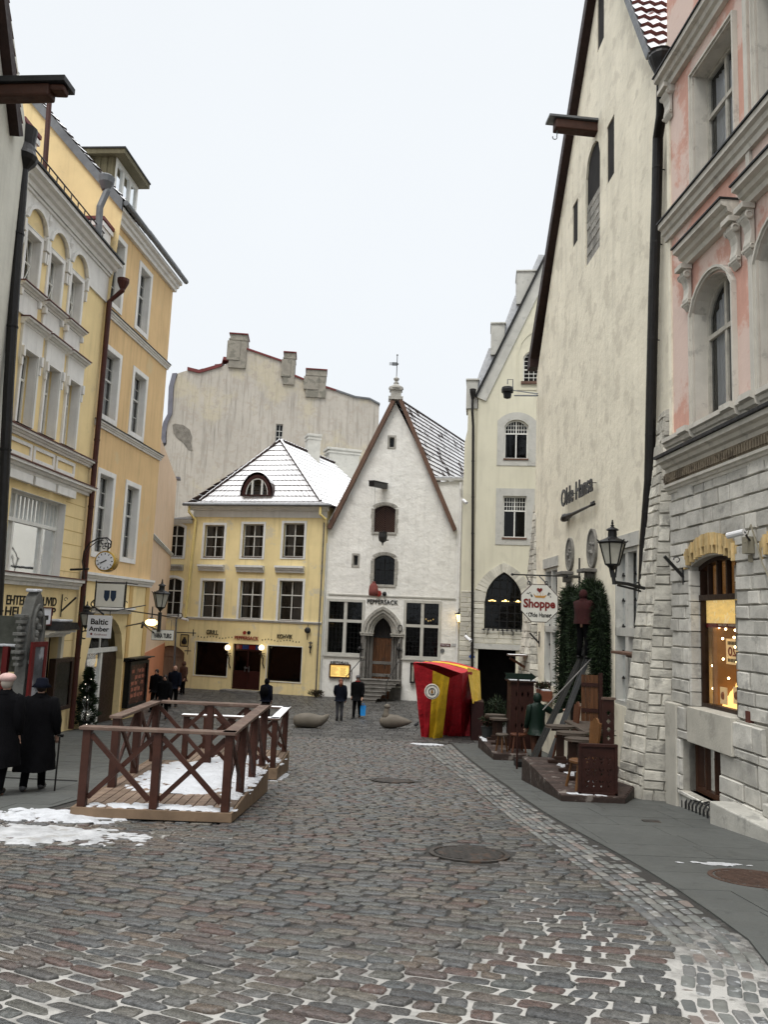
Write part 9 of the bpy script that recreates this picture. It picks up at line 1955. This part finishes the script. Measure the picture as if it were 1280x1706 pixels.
    if bag == 'backpack': MB().ball((0, -.105*H, .70*H), .1*H, 12, 9, sc=(.95, .65, 1.25)).build('backpack', BLK, t, smooth=True)
    t.location = P; t.rotation_euler.z = yaw; return t
def face_to(a): return a
g = ground(52, 1319)
PINKH = pm('pink_knit', (.50, .34, .31), .95, .15, 10, .5, 60)
person('woman seen from behind in long black coat and dark bucket hat walking with a cane', g, 1.66, .18, hem=.20, stride=.11, hat='bucket', hatm=NAVY, skirt_w=.9, bulk=1.22, arms=((.05, 0), (0, 0)), hands=(None, (.165, .03, .50)), shoes=pm('white_soled_shoe', (0.05, 0.05, 0.05), .6, .5, 20, .1))
hnd = Vector((.165*1.66, .03*1.66, .47*1.66)); Rz = Matrix.Rotation(.18, 3, 'Z'); hp0 = g+Rz @ hnd; hp1 = ground(90, 1320); t = thing('walking_cane', 'black walking cane held by the woman in the dark bucket hat', 'cane', hp1); hp0 = at(99, 1228, hp1.y+.0); MB().tube([hp0+Vector((.05, 0, .01)), hp0, hp1+U3*.01], .013, 7).build('shaft', BLACKPAINT, t); MB().tube([hp0+Vector((-.04, .02, .02)), hp0+Vector((.06, -.02, .03))], .016, 7).build('cane_grip', BLACKPAINT, t)
g = ground(-8, 1326); person('woman at the left edge in a pink knitted hat and long black coat', g, 1.70, .1, hem=.25, stride=-.10, hat='beret', bulk=1.15, hatm=PINKH, hair=pm('grey_blond_hair', (.30, .26, .22), .7, .2, 10, .2), skirt_w=.8)
g = ground(565, 1201); person('woman with auburn hair, dark jacket and grey jeans standing with back to camera', g, 1.66, .2, coat=NAVY, legs=GREYJ, hem=.47, stride=.0, hair=HAIRR, longhair=True, hands=((-.11, .08, .62), None), group=None)
g = ground(594, 1197); pm_ = person('man in dark coat and cap walking beside the auburn haired woman with a blue bag', g, 1.76, 2.9, coat=BLK, legs=BLK, hem=.42, stride=.09, hat='cap', hatm=pm('grey_cap', (.10, .10, .10), .8, .2, 8, .1), scarf=pm('red_scarf', (.25, .03, .03), .9, .1, 8, .2))
bp = at(605, 1183, g.y-.05); t = thing('shopping_bag', 'bright blue shopping bag in the hand of the man in dark coat', 'bag', bp-U3*.22); BB = pm('bright_blue_bag', (.02, .24, .62), .5, .1, 5, .1); mb = MB(); mb.add([(bp.x+a, bp.y+b, bp.z+c) for c, w2 in ((-.22, .10), (.18, .115)) for a, b in ((-w2, -.05), (w2, -.05), (w2, .05), (-w2, .05))], [(0, 1, 5, 4), (1, 2, 6, 5), (2, 3, 7, 6), (3, 0, 4, 7), (0, 3, 2, 1)]); mb.build('bag_body', BB, t)
for s_ in (-.05, .05): MB().tube([bp+Vector((-.06, s_, .18)), bp+Vector((-.04, s_*.5, .26)), bp+Vector((.04, s_*.5, .26)), bp+Vector((.06, s_, .18))], .008, 5).build('bag_handle', BB, t)
g = ground(441, 1202); person('person in dark clothes with black backpack walking away in front of the cafe door', g, 1.62, -.3, coat=NAVY, legs=BLK, hem=.47, stride=.08, bag='backpack', hood=BLK)
g = ground(270, 1201); person('woman in long black coat walking toward the camera, front one of a small group', g, 1.68, 3.1, hem=.38, stride=.10, longhair=True)
g = ground(256, 1186); person('man in black jacket left in the small group by the poster cabinet', g, 1.72, 3.0, hem=.46, stride=.06)
g = ground(287, 1180); person('bald man in dark jacket walking right of the small group', g, 1.80, 3.2, coat=NAVY, legs=BLK, hem=.47, stride=.09, hair=SKIN)
g = ground(303, 1157); person('person in brown coat standing by the arched brown gate', g, 1.66, 2.6, coat=pm('brown_coat', (.06, .03, .02), .9, .2, 6, .2), hem=.40, stride=0, hood=MATS['brown_coat'])
# worker on the ladder
wl2 = at(972, 1086, 18.6); person('worker in dark red hooded jacket standing on the ladder by the garlanded arch', wl2-Vector((0, 0, .16)), 1.62, -.9, bulk=1.25, coat=pm('dark_red_fleece', (.030, .007, .007), .95, .25, 8, .3), legs=BLK, hem=.50, stride=.03, hood=MATS['dark_red_fleece'], hands=((-.08, .16, .70), (.10, .18, .74)))
# green figure: a painted life size statue with an outstretched arm on a black plinth
g = ground(878, 1279); GCO = pm('dark_green_painted_coat', (.002, .013, .007), .55, .2, 4, .1); BRT = pm('brown_painted_trousers', (0.045, 0.01575, 0.00675), .6, .25, 4, .1)
person('life size dark green painted figure with one arm stretched out beside the terrace', Vector((g.x+.27, g.y+.1, gz(g.y)+.06)), 1.78, .15, coat=GCO, legs=BRT, hem=.42, stride=.05, hood=GCO, skirt_w=.7, reach=(None, ((.24, .03, .73), (.40, .06, .76))), name='painted_figure', cat='statue')
t = thing('plinth', 'low black plinth under the green painted figure on the pavement', 'plinth', g); MB().box((g.x+.12, g.y+.05, gz(g.y)+.09), (.80, .42, .15)).build('plinth_block', BLACKPAINT, t, bevel=.01)
